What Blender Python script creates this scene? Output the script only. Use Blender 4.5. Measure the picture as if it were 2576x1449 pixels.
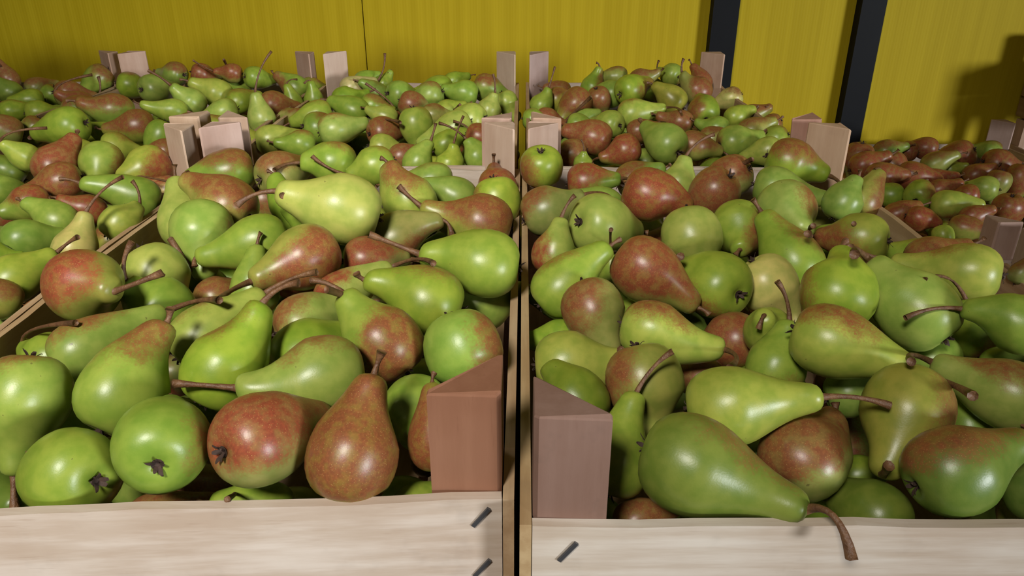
import bpy, math, random
from mathutils import Vector, Quaternion, Matrix

for o in list(bpy.data.objects): bpy.data.objects.remove(o)
SC = bpy.context.scene
COL = SC.collection
RIM = .335                     # height of the crate rims above the floor (m)

# ------------------------------------------------------------------ camera
cam_d = bpy.data.cameras.new('camera'); cam = bpy.data.objects.new('camera', cam_d); COL.objects.link(cam)
cam_d.sensor_width = 36.0; cam_d.lens = 1900.0/2576*36; cam_d.clip_start = .02
cam.location = (0, 0, RIM+.277)
cam.rotation_euler = (math.radians(90-25.1), 0, math.radians(.81))
SC.camera = cam
# ------------------------------------------------------------------ world and lights
w = bpy.data.worlds.new('world'); SC.world = w; w.use_nodes = True
bg = w.node_tree.nodes['Background']; bg.inputs[0].default_value = (1.0, .9, .75, 1); bg.inputs[1].default_value = .02
def area(name, loc, target, size, watts, col, shape='DISK'):
    l = bpy.data.lights.new(name, 'AREA'); l.shape = shape; l.size = size; l.energy = watts; l.color = col
    o = bpy.data.objects.new(name, l); COL.objects.link(o); o.location = loc
    o.rotation_euler = (Vector(target)-Vector(loc)).to_track_quat('-Z', 'Y').to_euler()
    return o
key = area('ceiling_lamp_light', (-.45, -.72, RIM+1.25), (-.24, 1.0, RIM), .34, 3.95, (1.0, .95, .86)); key.data.spread = math.radians(61)   # unseen lamp; beam narrowed on purpose to darken the front right corner
area('doorway_light', (5.6, -4.9, RIM+.85), (-.2, 1.6, RIM+.1), 1.6, 330, (.93, .97, 1.0))
SC.view_settings.view_transform = 'Standard'; SC.view_settings.look = 'None'
SC.view_settings.exposure = 0.52; SC.view_settings.gamma = 1.0; SC.view_settings.use_curve_mapping = False

# ------------------------------------------------------------------ materials
def nodes(name):
    m = bpy.data.materials.new(name); m.use_nodes = True
    nt = m.node_tree; b = nt.nodes['Principled BSDF']
    return m, nt, b
def N(nt, kind, **kw):
    n = nt.nodes.new(kind)
    for k, v in kw.items(): setattr(n, k, v)
    return n
def mathn(nt, op, a, b=None, c=None, clamp=False):
    n = N(nt, 'ShaderNodeMath', operation=op, use_clamp=clamp)
    for i, v in enumerate((a, b, c)):
        if v is None: continue
        if isinstance(v, (int, float)): n.inputs[i].default_value = v
        else: nt.links.new(v, n.inputs[i])
    return n.outputs[0]
def mix(nt, fac, a, b, blend='MIX'):
    n = N(nt, 'ShaderNodeMix', data_type='RGBA', blend_type=blend)
    for sock, v in ((n.inputs[0], fac), (n.inputs[6], a), (n.inputs[7], b)):
        if isinstance(v, (int, float)): sock.default_value = v
        elif isinstance(v, tuple): sock.default_value = v if len(v) == 4 else (*v, 1)
        else: nt.links.new(v, sock)
    return n.outputs[2]
def smooth(nt, x, lo, hi):
    n = N(nt, 'ShaderNodeMapRange', interpolation_type='SMOOTHSTEP')
    nt.links.new(x, n.inputs[0])
    for i, v in ((1, lo), (2, hi)):
        if isinstance(v, (int, float)): n.inputs[i].default_value = v
        else: nt.links.new(v, n.inputs[i])
    return n.outputs[0]
def attr(nt, name):
    return N(nt, 'ShaderNodeAttribute', attribute_type='OBJECT', attribute_name=name)
def noise(nt, vec, scale, detail=3, rough=.5):
    n = N(nt, 'ShaderNodeTexNoise'); n.inputs['Scale'].default_value = scale; n.inputs['Detail'].default_value = detail; n.inputs['Roughness'].default_value = rough
    nt.links.new(vec, n.inputs['Vector']); return n.outputs[0]

def pear_skin(name='pear_skin', kind='OBJECT'):
    m, nt, b = nodes(name)
    def attr(nt, nm): return N(nt, 'ShaderNodeAttribute', attribute_type=kind, attribute_name=nm)
    tc = N(nt, 'ShaderNodeTexCoord').outputs['Object'] if kind == 'OBJECT' else attr(nt, 'local').outputs['Vector']
    seed = attr(nt, 'seed').outputs['Fac']
    off = N(nt, 'ShaderNodeVectorMath', operation='ADD'); nt.links.new(tc, off.inputs[0])
    cmb = N(nt, 'ShaderNodeCombineXYZ'); nt.links.new(seed, cmb.inputs[0]); nt.links.new(seed, cmb.inputs[1]); nt.links.new(cmb.outputs[0], off.inputs[1])
    v = off.outputs[0]
    sq = N(nt, 'ShaderNodeVectorMath', operation='MULTIPLY'); nt.links.new(tc, sq.inputs[0]); sq.inputs[1].default_value = (1, 1, .55)
    nrm = N(nt, 'ShaderNodeVectorMath', operation='NORMALIZE'); nt.links.new(sq.outputs[0], nrm.inputs[0])
    dot = N(nt, 'ShaderNodeVectorMath', operation='DOT_PRODUCT'); nt.links.new(nrm.outputs[0], dot.inputs[0]); nt.links.new(attr(nt, 'blush_dir').outputs['Vector'], dot.inputs[1])
    bl = attr(nt, 'blush').outputs['Fac']
    n1 = noise(nt, v, 1.6, 3); n2 = noise(nt, v, 16, 3, .6)
    d = mathn(nt, 'ADD', dot.outputs['Value'], mathn(nt, 'MULTIPLY', mathn(nt, 'SUBTRACT', n1, .5), .7))
    d = mathn(nt, 'ADD', d, mathn(nt, 'MULTIPLY', mathn(nt, 'SUBTRACT', n2, .5), .60))
    thr = mathn(nt, 'SUBTRACT', mathn(nt, 'SUBTRACT', 1.05, mathn(nt, 'MULTIPLY', bl, .85)), mathn(nt, 'MULTIPLY', mathn(nt, 'POWER', bl, 3.0), 1.15))
    mask = smooth(nt, d, mathn(nt, 'SUBTRACT', thr, .27), mathn(nt, 'ADD', thr, .27))
    mask = mathn(nt, 'MULTIPLY', mask, smooth(nt, bl, 0.0, .12))
    mask = mathn(nt, 'MULTIPLY', mask, mathn(nt, 'ADD', .66, mathn(nt, 'MULTIPLY', smooth(nt, noise(nt, v, 4.2, 3), .3, .62), .28)))
    base = attr(nt, 'skin').outputs['Color']
    # mottled green
    n3 = noise(nt, v, 2.3, 4)
    green = mix(nt, smooth(nt, n3, .3, .7), mix(nt, 1.0, base, (.80, .88, .75), 'MULTIPLY'), mix(nt, 1.0, base, (1.13, 1.07, 1.1), 'MULTIPLY'))
    hue = attr(nt, 'hue').outputs['Fac']
    red = mix(nt, hue, (.172, .058, .024), (.220, .034, .022))
    red = mix(nt, smooth(nt, n2, .35, .72), red, mix(nt, 1.0, red, (1.35, 1.45, 1.25), 'MULTIPLY'))
    col = mix(nt, mask, green, red)
    vo = N(nt, 'ShaderNodeTexVoronoi'); vo.inputs['Scale'].default_value = 19; nt.links.new(v, vo.inputs['Vector'])
    dots = mathn(nt, 'SUBTRACT', 1.0, smooth(nt, vo.outputs['Distance'], .08, .22))
    col = mix(nt, mathn(nt, 'MULTIPLY', dots, mathn(nt, 'MULTIPLY', mask, .85)), col, (.44, .28, .09))
    col = mix(nt, mathn(nt, 'MULTIPLY', dots, .10), col, (.10, .17, .02))
    # small dark blemishes
    n5 = noise(nt, v, 4.6, 4, .6)
    col = mix(nt, mathn(nt, 'MULTIPLY', smooth(nt, n5, .715, .75), .6), col, (.07, .05, .02))
    nt.links.new(col, b.inputs['Base Color'])
    b.inputs['Roughness'].default_value = .35
    b.inputs['Specular IOR Level'].default_value = .42
    bp = N(nt, 'ShaderNodeBump'); bp.inputs['Strength'].default_value = .035; bp.inputs['Distance'].default_value = .002
    nt.links.new(noise(nt, v, 26, 3), bp.inputs['Height']); nt.links.new(bp.outputs[0], b.inputs['Normal'])
    return m
def stem_mat():
    m, nt, b = nodes('stem_bark')
    tc = N(nt, 'ShaderNodeTexCoord').outputs['Object']
    c = mix(nt, smooth(nt, noise(nt, tc, 3.5, 4), .3, .7), (.10, .043, .019), (.17, .082, .034))
    nt.links.new(c, b.inputs['Base Color']); b.inputs['Roughness'].default_value = .55
    bp = N(nt, 'ShaderNodeBump'); bp.inputs['Strength'].default_value = .4; bp.inputs['Distance'].default_value = .002
    nt.links.new(noise(nt, tc, 14, 3), bp.inputs['Height']); nt.links.new(bp.outputs[0], b.inputs['Normal'])
    return m
def calyx_mat():
    m, nt, b = nodes('dry_calyx')
    tc = N(nt, 'ShaderNodeTexCoord').outputs['Object']
    c = mix(nt, noise(nt, tc, 9, 3), (.012, .007, .005), (.07, .035, .022))
    nt.links.new(c, b.inputs['Base Color']); b.inputs['Roughness'].default_value = .8
    return m
def wood(axis):
    m, nt, b = nodes('poplar_'+axis)
    tc = N(nt, 'ShaderNodeTexCoord').outputs['Object']
    rnd = N(nt, 'ShaderNodeObjectInfo').outputs['Random']
    add = N(nt, 'ShaderNodeVectorMath', operation='ADD'); nt.links.new(tc, add.inputs[0]); nt.links.new(rnd, add.inputs[1])
    sc = N(nt, 'ShaderNodeVectorMath', operation='MULTIPLY'); nt.links.new(add.outputs[0], sc.inputs[0])
    s = {'x': (7, 90, 90), 'y': (90, 7, 90), 'z': (90, 90, 9)}[axis]; sc.inputs[1].default_value = s
    g = noise(nt, sc.outputs[0], 1.0, 5, .62)
    big = noise(nt, add.outputs[0], 16, 3)
    fine = noise(nt, sc.outputs[0], 4.5, 3)
    tint = attr(nt, 'tint').outputs['Color']
    c = mix(nt, smooth(nt, g, .35, .70), mix(nt, 1.0, tint, (.80, .74, .68) if axis != 'z' else (.91, .88, .86), 'MULTIPLY'), tint)
    c = mix(nt, smooth(nt, big, .35, .7), mix(nt, 1.0, c, (.90, .86, .83), 'MULTIPLY'), c)
    c = mix(nt, mathn(nt, 'MULTIPLY', smooth(nt, fine, .62, .78), .25), c, mix(nt, 1.0, c, (.6, .5, .42), 'MULTIPLY'))
    dirt = attr(nt, 'dirt').outputs['Fac']
    spots = smooth(nt, noise(nt, add.outputs[0], 26, 4, .6), .54, .70)
    c = mix(nt, mathn(nt, 'MULTIPLY', spots, dirt), c, (.10, .07, .055))
    nt.links.new(c, b.inputs['Base Color']); b.inputs['Roughness'].default_value = .75; b.inputs['Specular IOR Level'].default_value = .2
    bp = N(nt, 'ShaderNodeBump'); bp.inputs['Strength'].default_value = .18; bp.inputs['Distance'].default_value = .0010
    nt.links.new(g, bp.inputs['Height']); nt.links.new(bp.outputs[0], b.inputs['Normal'])
    return m
def yellow_mat():
    m, nt, b = nodes('yellow_twinwall_sheet')
    tc = N(nt, 'ShaderNodeTexCoord').outputs['Object']
    wv = N(nt, 'ShaderNodeTexWave', wave_type='BANDS', bands_direction='X'); wv.inputs['Scale'].default_value = 46; wv.inputs['Distortion'].default_value = .15
    nt.links.new(tc, wv.inputs['Vector'])
    sc = N(nt, 'ShaderNodeVectorMath', operation='MULTIPLY'); nt.links.new(tc, sc.inputs[0]); sc.inputs[1].default_value = (60, 1, 1.6)
    streak = noise(nt, sc.outputs[0], 1.0, 3)
    c = mix(nt, smooth(nt, streak, .3, .75), (.385, .280, .006), (.44, .325, .010))
    c = mix(nt, mathn(nt, 'MULTIPLY', wv.outputs[0], .05), c, (.52, .40, .03))
    nt.links.new(c, b.inputs['Base Color']); b.inputs['Roughness'].default_value = .6; b.inputs['Specular IOR Level'].default_value = .12
    bp = N(nt, 'ShaderNodeBump'); bp.inputs['Strength'].default_value = .10; bp.inputs['Distance'].default_value = .001
    nt.links.new(wv.outputs[0], bp.inputs['Height']); nt.links.new(bp.outputs[0], b.inputs['Normal'])
    return m
def plain(name, col, rough=.6, metal=0, grain=30):
    m, nt, b = nodes(name)
    tc = N(nt, 'ShaderNodeTexCoord').outputs['Object']
    c = mix(nt, noise(nt, tc, grain, 3), tuple(x*.8 for x in col), tuple(x*1.15 for x in col))
    nt.links.new(c, b.inputs['Base Color']); b.inputs['Roughness'].default_value = rough; b.inputs['Metallic'].default_value = metal
    return m
M_PEAR = pear_skin(); M_DEEP = pear_skin('pear_skin_deep', 'GEOMETRY'); M_STEM = stem_mat(); M_CALYX = calyx_mat()
M_WOOD = {a: wood(a) for a in 'xyz'}
M_YEL = yellow_mat(); M_BLACK = plain('black_painted_steel', (.005, .0055, .007), .55)
M_BLACK.node_tree.nodes['Principled BSDF'].inputs['Specular IOR Level'].default_value = .12
M_STAPLE = plain('steel_staple', (.16, .16, .17), .45, .8); M_FLOOR = plain('concrete', (.16, .15, .14), .85, 0, 9)

# ------------------------------------------------------------------ helpers
def mesh_obj(name, verts, faces, mat, parent=None, smooth_sh=False, me=None):
    if me is None:
        me = bpy.data.meshes.new(name); me.from_pydata([tuple(v) for v in verts], [], faces); me.materials.append(mat)
        if smooth_sh: me.polygons.foreach_set('use_smooth', [True]*len(me.polygons))
        me.update()
    o = bpy.data.objects.new(name, me); COL.objects.link(o)
    if parent: o.parent = parent
    return o
def box_data(x0, x1, y0, y1, z0, z1):
    v = [(x0,y0,z0),(x1,y0,z0),(x1,y1,z0),(x0,y1,z0),(x0,y0,z1),(x1,y0,z1),(x1,y1,z1),(x0,y1,z1)]
    return v, [(0,3,2,1),(4,5,6,7),(0,1,5,4),(1,2,6,5),(2,3,7,6),(3,0,4,7)]
def box(name, mat, parent, *b):
    v, f = box_data(*b); return mesh_obj(name, v, f, mat, parent)
def empty(name, loc):
    o = bpy.data.objects.new(name, None); COL.objects.link(o); o.location = loc; o.empty_display_size = .05; return o
def tag(o, label, cat, group=None):
    o['label'] = label; o['category'] = cat
    if group: o['group'] = group

# ------------------------------------------------------------------ the setting
fl = box('floor', M_FLOOR, None, -3.2, 3.4, -3.2, 2.2, -.06, 0.0); fl['kind'] = 'structure'
WY = 1.95
wall = box('wall_back', M_YEL, None, -3.2, 3.4, WY+.012, WY+.05, 0.0, 2.6); wall['kind'] = 'structure'
seams = [-3.2, -1.45, -.392, .483, .833, 1.95, 3.4]
for a, b_ in zip(seams[:-1], seams[1:]):
    box('panel', M_YEL, wall, a+.0012, b_-.0012, WY, WY+.011, 0.0, 2.6)
for i, (x, hw) in enumerate(((.483, .031), (.831, .029))):
    t = box('trim_%d' % (i+1), M_BLACK, None, x-hw, x+hw, WY-.035, WY-.0005, 0.0, 2.6); t['kind'] = 'structure'

# ------------------------------------------------------------------ crates
rng = random.Random(11)
H_RIM, H_TOP, TH, LEG = .135, .198, .0062, .041
def board(name, parent, p, q, z0, z1, th, out, tint, mat, wav=.0010):
    """plank between plan points p, q; th thick towards 'out'; slightly wavy sawn top edge"""
    p = Vector(p); q = Vector(q); n = 14; vs = []; fs = []
    o = Vector(out)*th
    ph = rng.uniform(0, 6)
    for i in range(n+1):
        c = p.lerp(q, i/n)
        zt = z1 + wav*(math.sin(i*.9+ph)+.6*math.sin(i*2.3+ph*2)) + rng.uniform(-.4, .4)*wav
        zb = z0 + wav*.6*math.sin(i*1.1+ph)
        c2 = c+o
        vs += [(c.x, c.y, zb), (c2.x, c2.y, zb), (c2.x, c2.y, zt), (c.x, c.y, zt)]
    for i in range(n):
        a = 4*i; b_ = a+4
        for k in range(4):
            fs.append((a+k, a+(k+1) % 4, b_+(k+1) % 4, b_+k))
    fs += [(3, 2, 1, 0), (4*n, 4*n+1, 4*n+2, 4*n+3)]
    ob = mesh_obj(name, vs, fs, mat, parent); ob['tint'] = tint; ob['dirt'] = .12
    return ob
def post(parent, c, ex, ey, z0, z1, tint, dirt=.2, lean=0.0):
    """three-sided corner post, right angle at plan point c, legs along ex and ey, softened edges"""
    c = Vector(c); a = c+Vector(ex)*LEG; b_ = c+Vector(ey)*LEG
    tri = [c, a, b_]
    if (a-c).cross(b_-c) < 0: tri = [c, b_, a]
    k = .06; ring = []
    for i in range(3):
        P, Q, R_ = tri[i-1], tri[i], tri[(i+1) % 3]
        ring += [Q+(P-Q)*k, Q+(R_-Q)*k]
    cen = sum(ring, Vector((0, 0)))/6
    vs = []; fs = []
    tz = [rng.uniform(-.0012, .0012) for _ in range(6)]
    for z, s in ((z0, 1), (z1-.0012, 1), (z1, .965)):
        for j, r in enumerate(ring):
            rr = cen+(r-cen)*s; vs.append((rr.x+lean*(z-z0), rr.y, z+(tz[j] if z > z0+.01 else 0)))
    for l in range(2):
        for j in range(6):
            fs.append((l*6+j, l*6+(j+1) % 6, l*6+6+(j+1) % 6, l*6+6+j))
    fs += [tuple(range(5, -1, -1)), tuple(range(12, 18))]
    ob = mesh_obj('corner_post', vs, fs, M_WOOD['z'], parent); ob['tint'] = tint; ob['dirt'] = dirt
    return ob
CREAM = (.63, .55, .49); TAN = (.47, .335, .195); PINK = (.48, .335, .25); ROSY = (.44, .27, .20)
def vary(c, a=.06):
    k = 1+rng.uniform(-a, a); return (c[0]*k, c[1]*k*(1+rng.uniform(-.03, .03)), c[2]*k*(1+rng.uniform(-.05, .05)))
def crate(label, FL, FR, BR, BL, zb, posts=None, skip=(), staples=(), end_tint=CREAM, side_tint=TAN, group=None):
    cx = (FL[0]+FR[0]+BR[0]+BL[0])/4; cy = (FL[1]+FR[1]+BR[1]+BL[1])/4
    root = empty('crate', (cx, cy, zb)); tag(root, label, 'crate', group)
    P = [Vector((p[0]-cx, p[1]-cy)) for p in (FL, FR, BR, BL)]
    fl_, fr_, br_, bl_ = P
    def out(p, q): d = (q-p).normalized(); return Vector((d.y, -d.x))
    rows = ((.052, H_RIM), (.004, .046))
    # side boards run the full length, end boards sit between them
    for (p, q) in ((fr_, br_), (bl_, fl_)):
        o = out(p, q)
        for z0, z1 in rows:
            board('side_board', root, p-o*TH, q-o*TH, z0, z1, TH, o, vary(side_tint), M_WOOD['y'])
    dx = Vector((TH+.0004, 0))
    for e, (p, q) in enumerate(((fl_+dx, fr_-dx), (br_-dx, bl_+dx))):
        o = out(p, q)
        for r_, (z0, z1) in enumerate(rows):
            bo = board('end_board', root, p-o*TH, q-o*TH, z0, z1, TH, o, vary(end_tint, .03), M_WOOD['x'], .0008)
            if e == 0 and r_ == 0:
                for (sx, sz) in staples:
                    c = Vector((sx-cx, 0)); f = (sx-cx-p.x)/(q.x-p.x); y = p.y+(q.y-p.y)*f-.0004
                    st = []
                    d = Vector((.0062, 0, .0085)).normalized(); nrm = Vector((-d.z, 0, d.x))
                    for s in (-1, 1):
                        for t_ in (-1, 1):
                            v = d*(s*.0076)+nrm*(t_*.0011); st.append((sx-cx+v.x, y-.0010, sz+v.z)); 
                    back = [(a[0], y+.0006, a[2]) for a in st]
                    mesh_obj('staple', st+back, [(0,2,3,1),(4,5,7,6),(0,1,5,4),(2,6,7,3),(0,4,6,2),(1,3,7,5)], M_STAPLE, bo)
    nsl = 6; W = fr_.x-fl_.x
    for i in range(nsl):
        x0 = max(fl_.x, bl_.x)+TH+.002+i*(W-2*TH-.004)/nsl; x1 = x0+(W-2*TH-.004)/nsl-.008
        s = box('bottom_slat', M_WOOD['y'], root, x0, x1, max(fl_.y, fr_.y)+TH+.001, min(bl_.y, br_.y)-TH-.001, .006, .011); s['tint'] = vary(TAN); s['dirt'] = .2
    pt = posts or {}
    cs = (fl_, fr_, br_, bl_); g = TH+.0006
    sgn = ((1, 1), (-1, 1), (-1, -1), (1, -1))
    for i, nm in enumerate(('fl', 'fr', 'br', 'bl')):
        if nm in skip: continue
        c = cs[i]+Vector((sgn[i][0]*g, sgn[i][1]*g))
        t_, dirt, lean = pt.get(nm, (vary(PINK, .08), .15, rng.uniform(-.01, .01)))
        post(root, c, (sgn[i][0], 0), (0, sgn[i][1]), 0.0, H_TOP, t_, dirt, lean)
    return root
def rect(x0, x1, y0, y1): return (x0, y0), (x1, y0), (x1, y1), (x0, y1)
TIER = .200
Y1, Y2 = .956, 1.586
crate('open wooden crate of pears nearest on the left, reddish front corner post', (-.402, .298), (-.0034, .3215), (-.0028, Y1), (-.402, Y1), TIER,
      posts={'fr': ((.255, .122, .072), .05, 0), 'br': ((.56, .42, .33), .15, 0), 'bl': ((.50, .36, .31), .08, .0)},
      staples=((-.0215, .1235), (-.0215, .0865)))
crate('open wooden crate of pears nearest on the right, grey-smudged pinkish corner post', (-.0003, .301), (.404, .306), (.404, Y1+.002), (-.0003, Y1+.002), TIER,
      posts={'fl': ((.225, .140, .110), .45, 0), 'bl': ((.47, .34, .27), .1, 0), 'br': ((.55, .38, .26), .1, 0)},
      staples=((.0250, .1185), (.0245, .080)), end_tint=(.61, .535, .485))
crate('wooden crate of pears at the left frame edge beside the near left crate', *rect(-.806, -.4035, .325, Y1-.012), TIER, posts={'br': ((.56, .42, .32), .05, 0)})
crate('wooden pear crate in the back row, left of the middle', *rect(-.806, -.412, Y1+.008, Y2-.006), TIER)
crate('wooden pear crate at the far left of the back row', *rect(-1.212, -.814, Y1+.008, Y2), TIER, side_tint=(.45, .33, .2))
crate('wooden pear crate in the middle of the back row', *rect(-.402, -.008, Y1+.008, Y2), TIER, posts={'bl': ((.58, .45, .37), .1, 0), 'br': ((.55, .43, .33), .05, 0)})
crate('wooden pear crate at the right of the back row by the black post', *rect(.006, .402, Y1+.008, Y2), TIER, posts={'fr': ((.46, .27, .21), .1, -.06), 'bl': ((.40, .29, .26), .1, 0)})
# the lower tier under them, unfilled
for (x0, x1, nm) in ((-1.212, -.814, 'far left'), (-.806, -.410, 'left-edge'), (-.402, -.006, 'left'), (.004, .402, 'right')):
    for (ya, yb, dn) in ((.318, Y1-.006, 'near'), (Y1+.008, Y2, 'back row')):
        if x0 < -1 and ya < .9: continue
        crate('wooden crate of the lower tier underneath the %s %s pear crate' % (dn, nm), *rect(x0, x1, ya, yb), 0.0, group='crates of the lower tier')
# lower crates to the right
low = crate('low wide crate of red and green pears by the yellow wall at right', *rect(.47, 1.20, 1.13, 1.885), 0.0, skip=('fl', 'fr'), posts={'bl': ((.36, .28, .23), .1, 0), 'br': ((.50, .36, .31), .05, 0)})
post(low, (.757-.835, 1.140-1.5075), (1, 0), (0, 1), 0.0, H_TOP, (.44, .31, .26), .1)
nxt = crate('low wooden crate at the right frame edge with a weathered grey-brown post', *rect(.770, 1.19, .50, 1.122), 0.0, posts={'bl': ((.40, .31, .24), .3, 0)})
crate('low wooden crate hidden beside the right wall of the near right crate', *rect(.412, .762, .50, 1.122), 0.0, skip=('br', 'bl'))
crate('weathered brown crate stacked at the far right frame edge', *rect(1.228, 1.63, 1.72, 1.905), TIER, skip=('fl', 'fr'), side_tint=(.30, .20, .09), end_tint=(.30, .2, .1))
crate('low wooden crate underneath the weathered brown crate', *rect(1.22, 1.62, 1.28, 1.905), 0.0)

# ------------------------------------------------------------------ pears
SKIN = {'g': (.220, .305, .040), 'y': (.300, .360, .058), 'Y': (.48, .42, .12), 'd': (.140, .195, .025), 'o': (.250, .255, .052)}
BODY = [(-.845, .0), (-.85, .075), (-.885, .15), (-.925, .27), (-.915, .42), (-.86, .575), (-.76, .715), (-.62, .835), (-.44, .93), (-.22, .985), (0, 1.0), (.2, .985), (.36, .955)]
NECK = [(.10, .905), (.20, .83), (.30, .745), (.40, .66), (.50, .58), (.60, .51), (.70, .455), (.80, .41), (.88, .37), (.945, .305), (.98, .215), (1.0, .10), (1.0, .0)]
def pear_mesh(L, seed, seg):
    r = random.Random(seed)
    nw = r.uniform(.92, 1.10); bend = r.uniform(.03, .16); bth = r.uniform(0, 6.28)
    p2, p3 = r.uniform(0, 6.28), r.uniform(0, 6.28); a2, a3 = r.uniform(.005, .028), r.uniform(.004, .018)
    flat = r.uniform(.97, 1.04)
    prof = [(s*flat, q, 0) for s, q in BODY]
    for u, q in NECK:
        k = .955 + (q-.955)*1.0
        prof.append((.36+(L-.36)*u, k*(1+(nw-1)*min(1, u*1.6)), u))
    vs = []; fs = []
    n = len(prof)
    for i, (s, q, u) in enumerate(prof):
        ox = bend*math.sin(math.pi*u)*math.cos(bth); oy = bend*math.sin(math.pi*u)*math.sin(bth)
        if q == 0: vs.append((ox, oy, s)); continue
        for j in range(seg):
            th = 2*math.pi*j/seg
            k = q*(1+a2*math.sin(2*th+p2+s)+a3*math.sin(3*th+p3-s))
            vs.append((ox+k*math.cos(th), oy+k*math.sin(th), s+.02*q*math.sin(th+p2)*(1 if u > 0 else 0)))
    # first vertex = calyx pole, last = neck pole
    for j in range(seg): fs.append((0, 1+(j+1) % seg, 1+j))
    rings = n-2
    for i in range(rings-1):
        a = 1+i*seg; b_ = a+seg
        for j in range(seg): fs.append((a+j, a+(j+1) % seg, b_+(j+1) % seg, b_+j))
    last = len(vs)-1; a = 1+(rings-1)*seg
    for j in range(seg): fs.append((a+j, a+(j+1) % seg, last))
    return vs, fs
def stem_mesh(P0, P1, P2, r0, seed, sides=8, n=8):
    r = random.Random(seed); vs = []; fs = []
    up = Vector((.3, .9, .2))
    for i in range(n+1):
        t = i/n
        c = P0*(1-t)**2+P1*2*t*(1-t)+P2*t*t
        d = ((P1-P0)*(1-t)+(P2-P1)*t).normalized()
        x = d.cross(up).normalized(); y = d.cross(x)
        rad = r0*(1.12-.45*math.sin(math.pi*min(1, t*1.05))+(.10*max(0, t-.8)/.2))*(1+r.uniform(-.06, .06))
        for j in range(sides):
            th = 2*math.pi*j/sides
            vs.append(c+x*(rad*math.cos(th))+y*(rad*math.sin(th))+d*(r.uniform(-.02, .02) if i == n else 0))
    for i in range(n):
        for j in range(sides):
            a = i*sides; fs.append((a+j, a+sides+j, a+sides+(j+1) % sides, a+(j+1) % sides))
    fs.append(tuple(range(n*sides, (n+1)*sides)))
    fs.append(tuple(range(sides-1, -1, -1)))
    return vs, fs
def calyx_data(seed):
    r = random.Random(seed); vs = []; fs = []
    # dark cup
    k = 10; vs.append((0, 0, -.862))
    for j in range(k): vs.append((.13*math.cos(j*.6283), .13*math.sin(j*.6283), -.893))
    for j in range(k): fs.append((0, 1+(j+1) % k, 1+j))
    for s in range(5):
        th = s*1.2566+r.uniform(-.2, .2); ln = r.uniform(.10, .20); wd = r.uniform(.035, .06); lift = r.uniform(.02, .14)
        c, sn = math.cos(th), math.sin(th); b0 = len(vs)
        for (q, w_, z) in ((.05, wd*.8, -.885), (.05+ln*.45, wd, -.945-lift*.6), (.05+ln*.8, wd*.55, -.965-lift), (.05+ln, .006, -.955-lift*r.uniform(.5, 1.6))):
            for sg in (-1, 1):
                for dz in (0, .014): vs.append((q*c-sg*w_*sn, q*sn+sg*w_*c, z+dz))
        for i in range(3):
            a = b0+i*4; e = a+4
            fs += [(a, a+2, e+2, e), (a+1, e+1, e+3, a+3), (a, e, e+1, a+1), (a+2, a+3, e+3, e+2)]
        fs.append((b0+12, b0+14, b0+15, b0+13))
    return vs, fs
CALYX = []
for k in range(6):
    v, f = calyx_data(k); me = bpy.data.meshes.new('calyx'); me.from_pydata(v, [], f); me.materials.append(M_CALYX); me.update(); CALYX.append(me)

CRATE_GROUP = {'A': 'pears in the near left crate', 'B': 'pears in the near right crate', 'C': 'pears in the crate at the left edge', 'D': 'pears in the back left crate',
               'G': 'pears in the far left crate', 'E': 'pears in the back middle crate', 'F': 'pears in the back right crate', 'K': 'pears in the lower right crate'}
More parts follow.
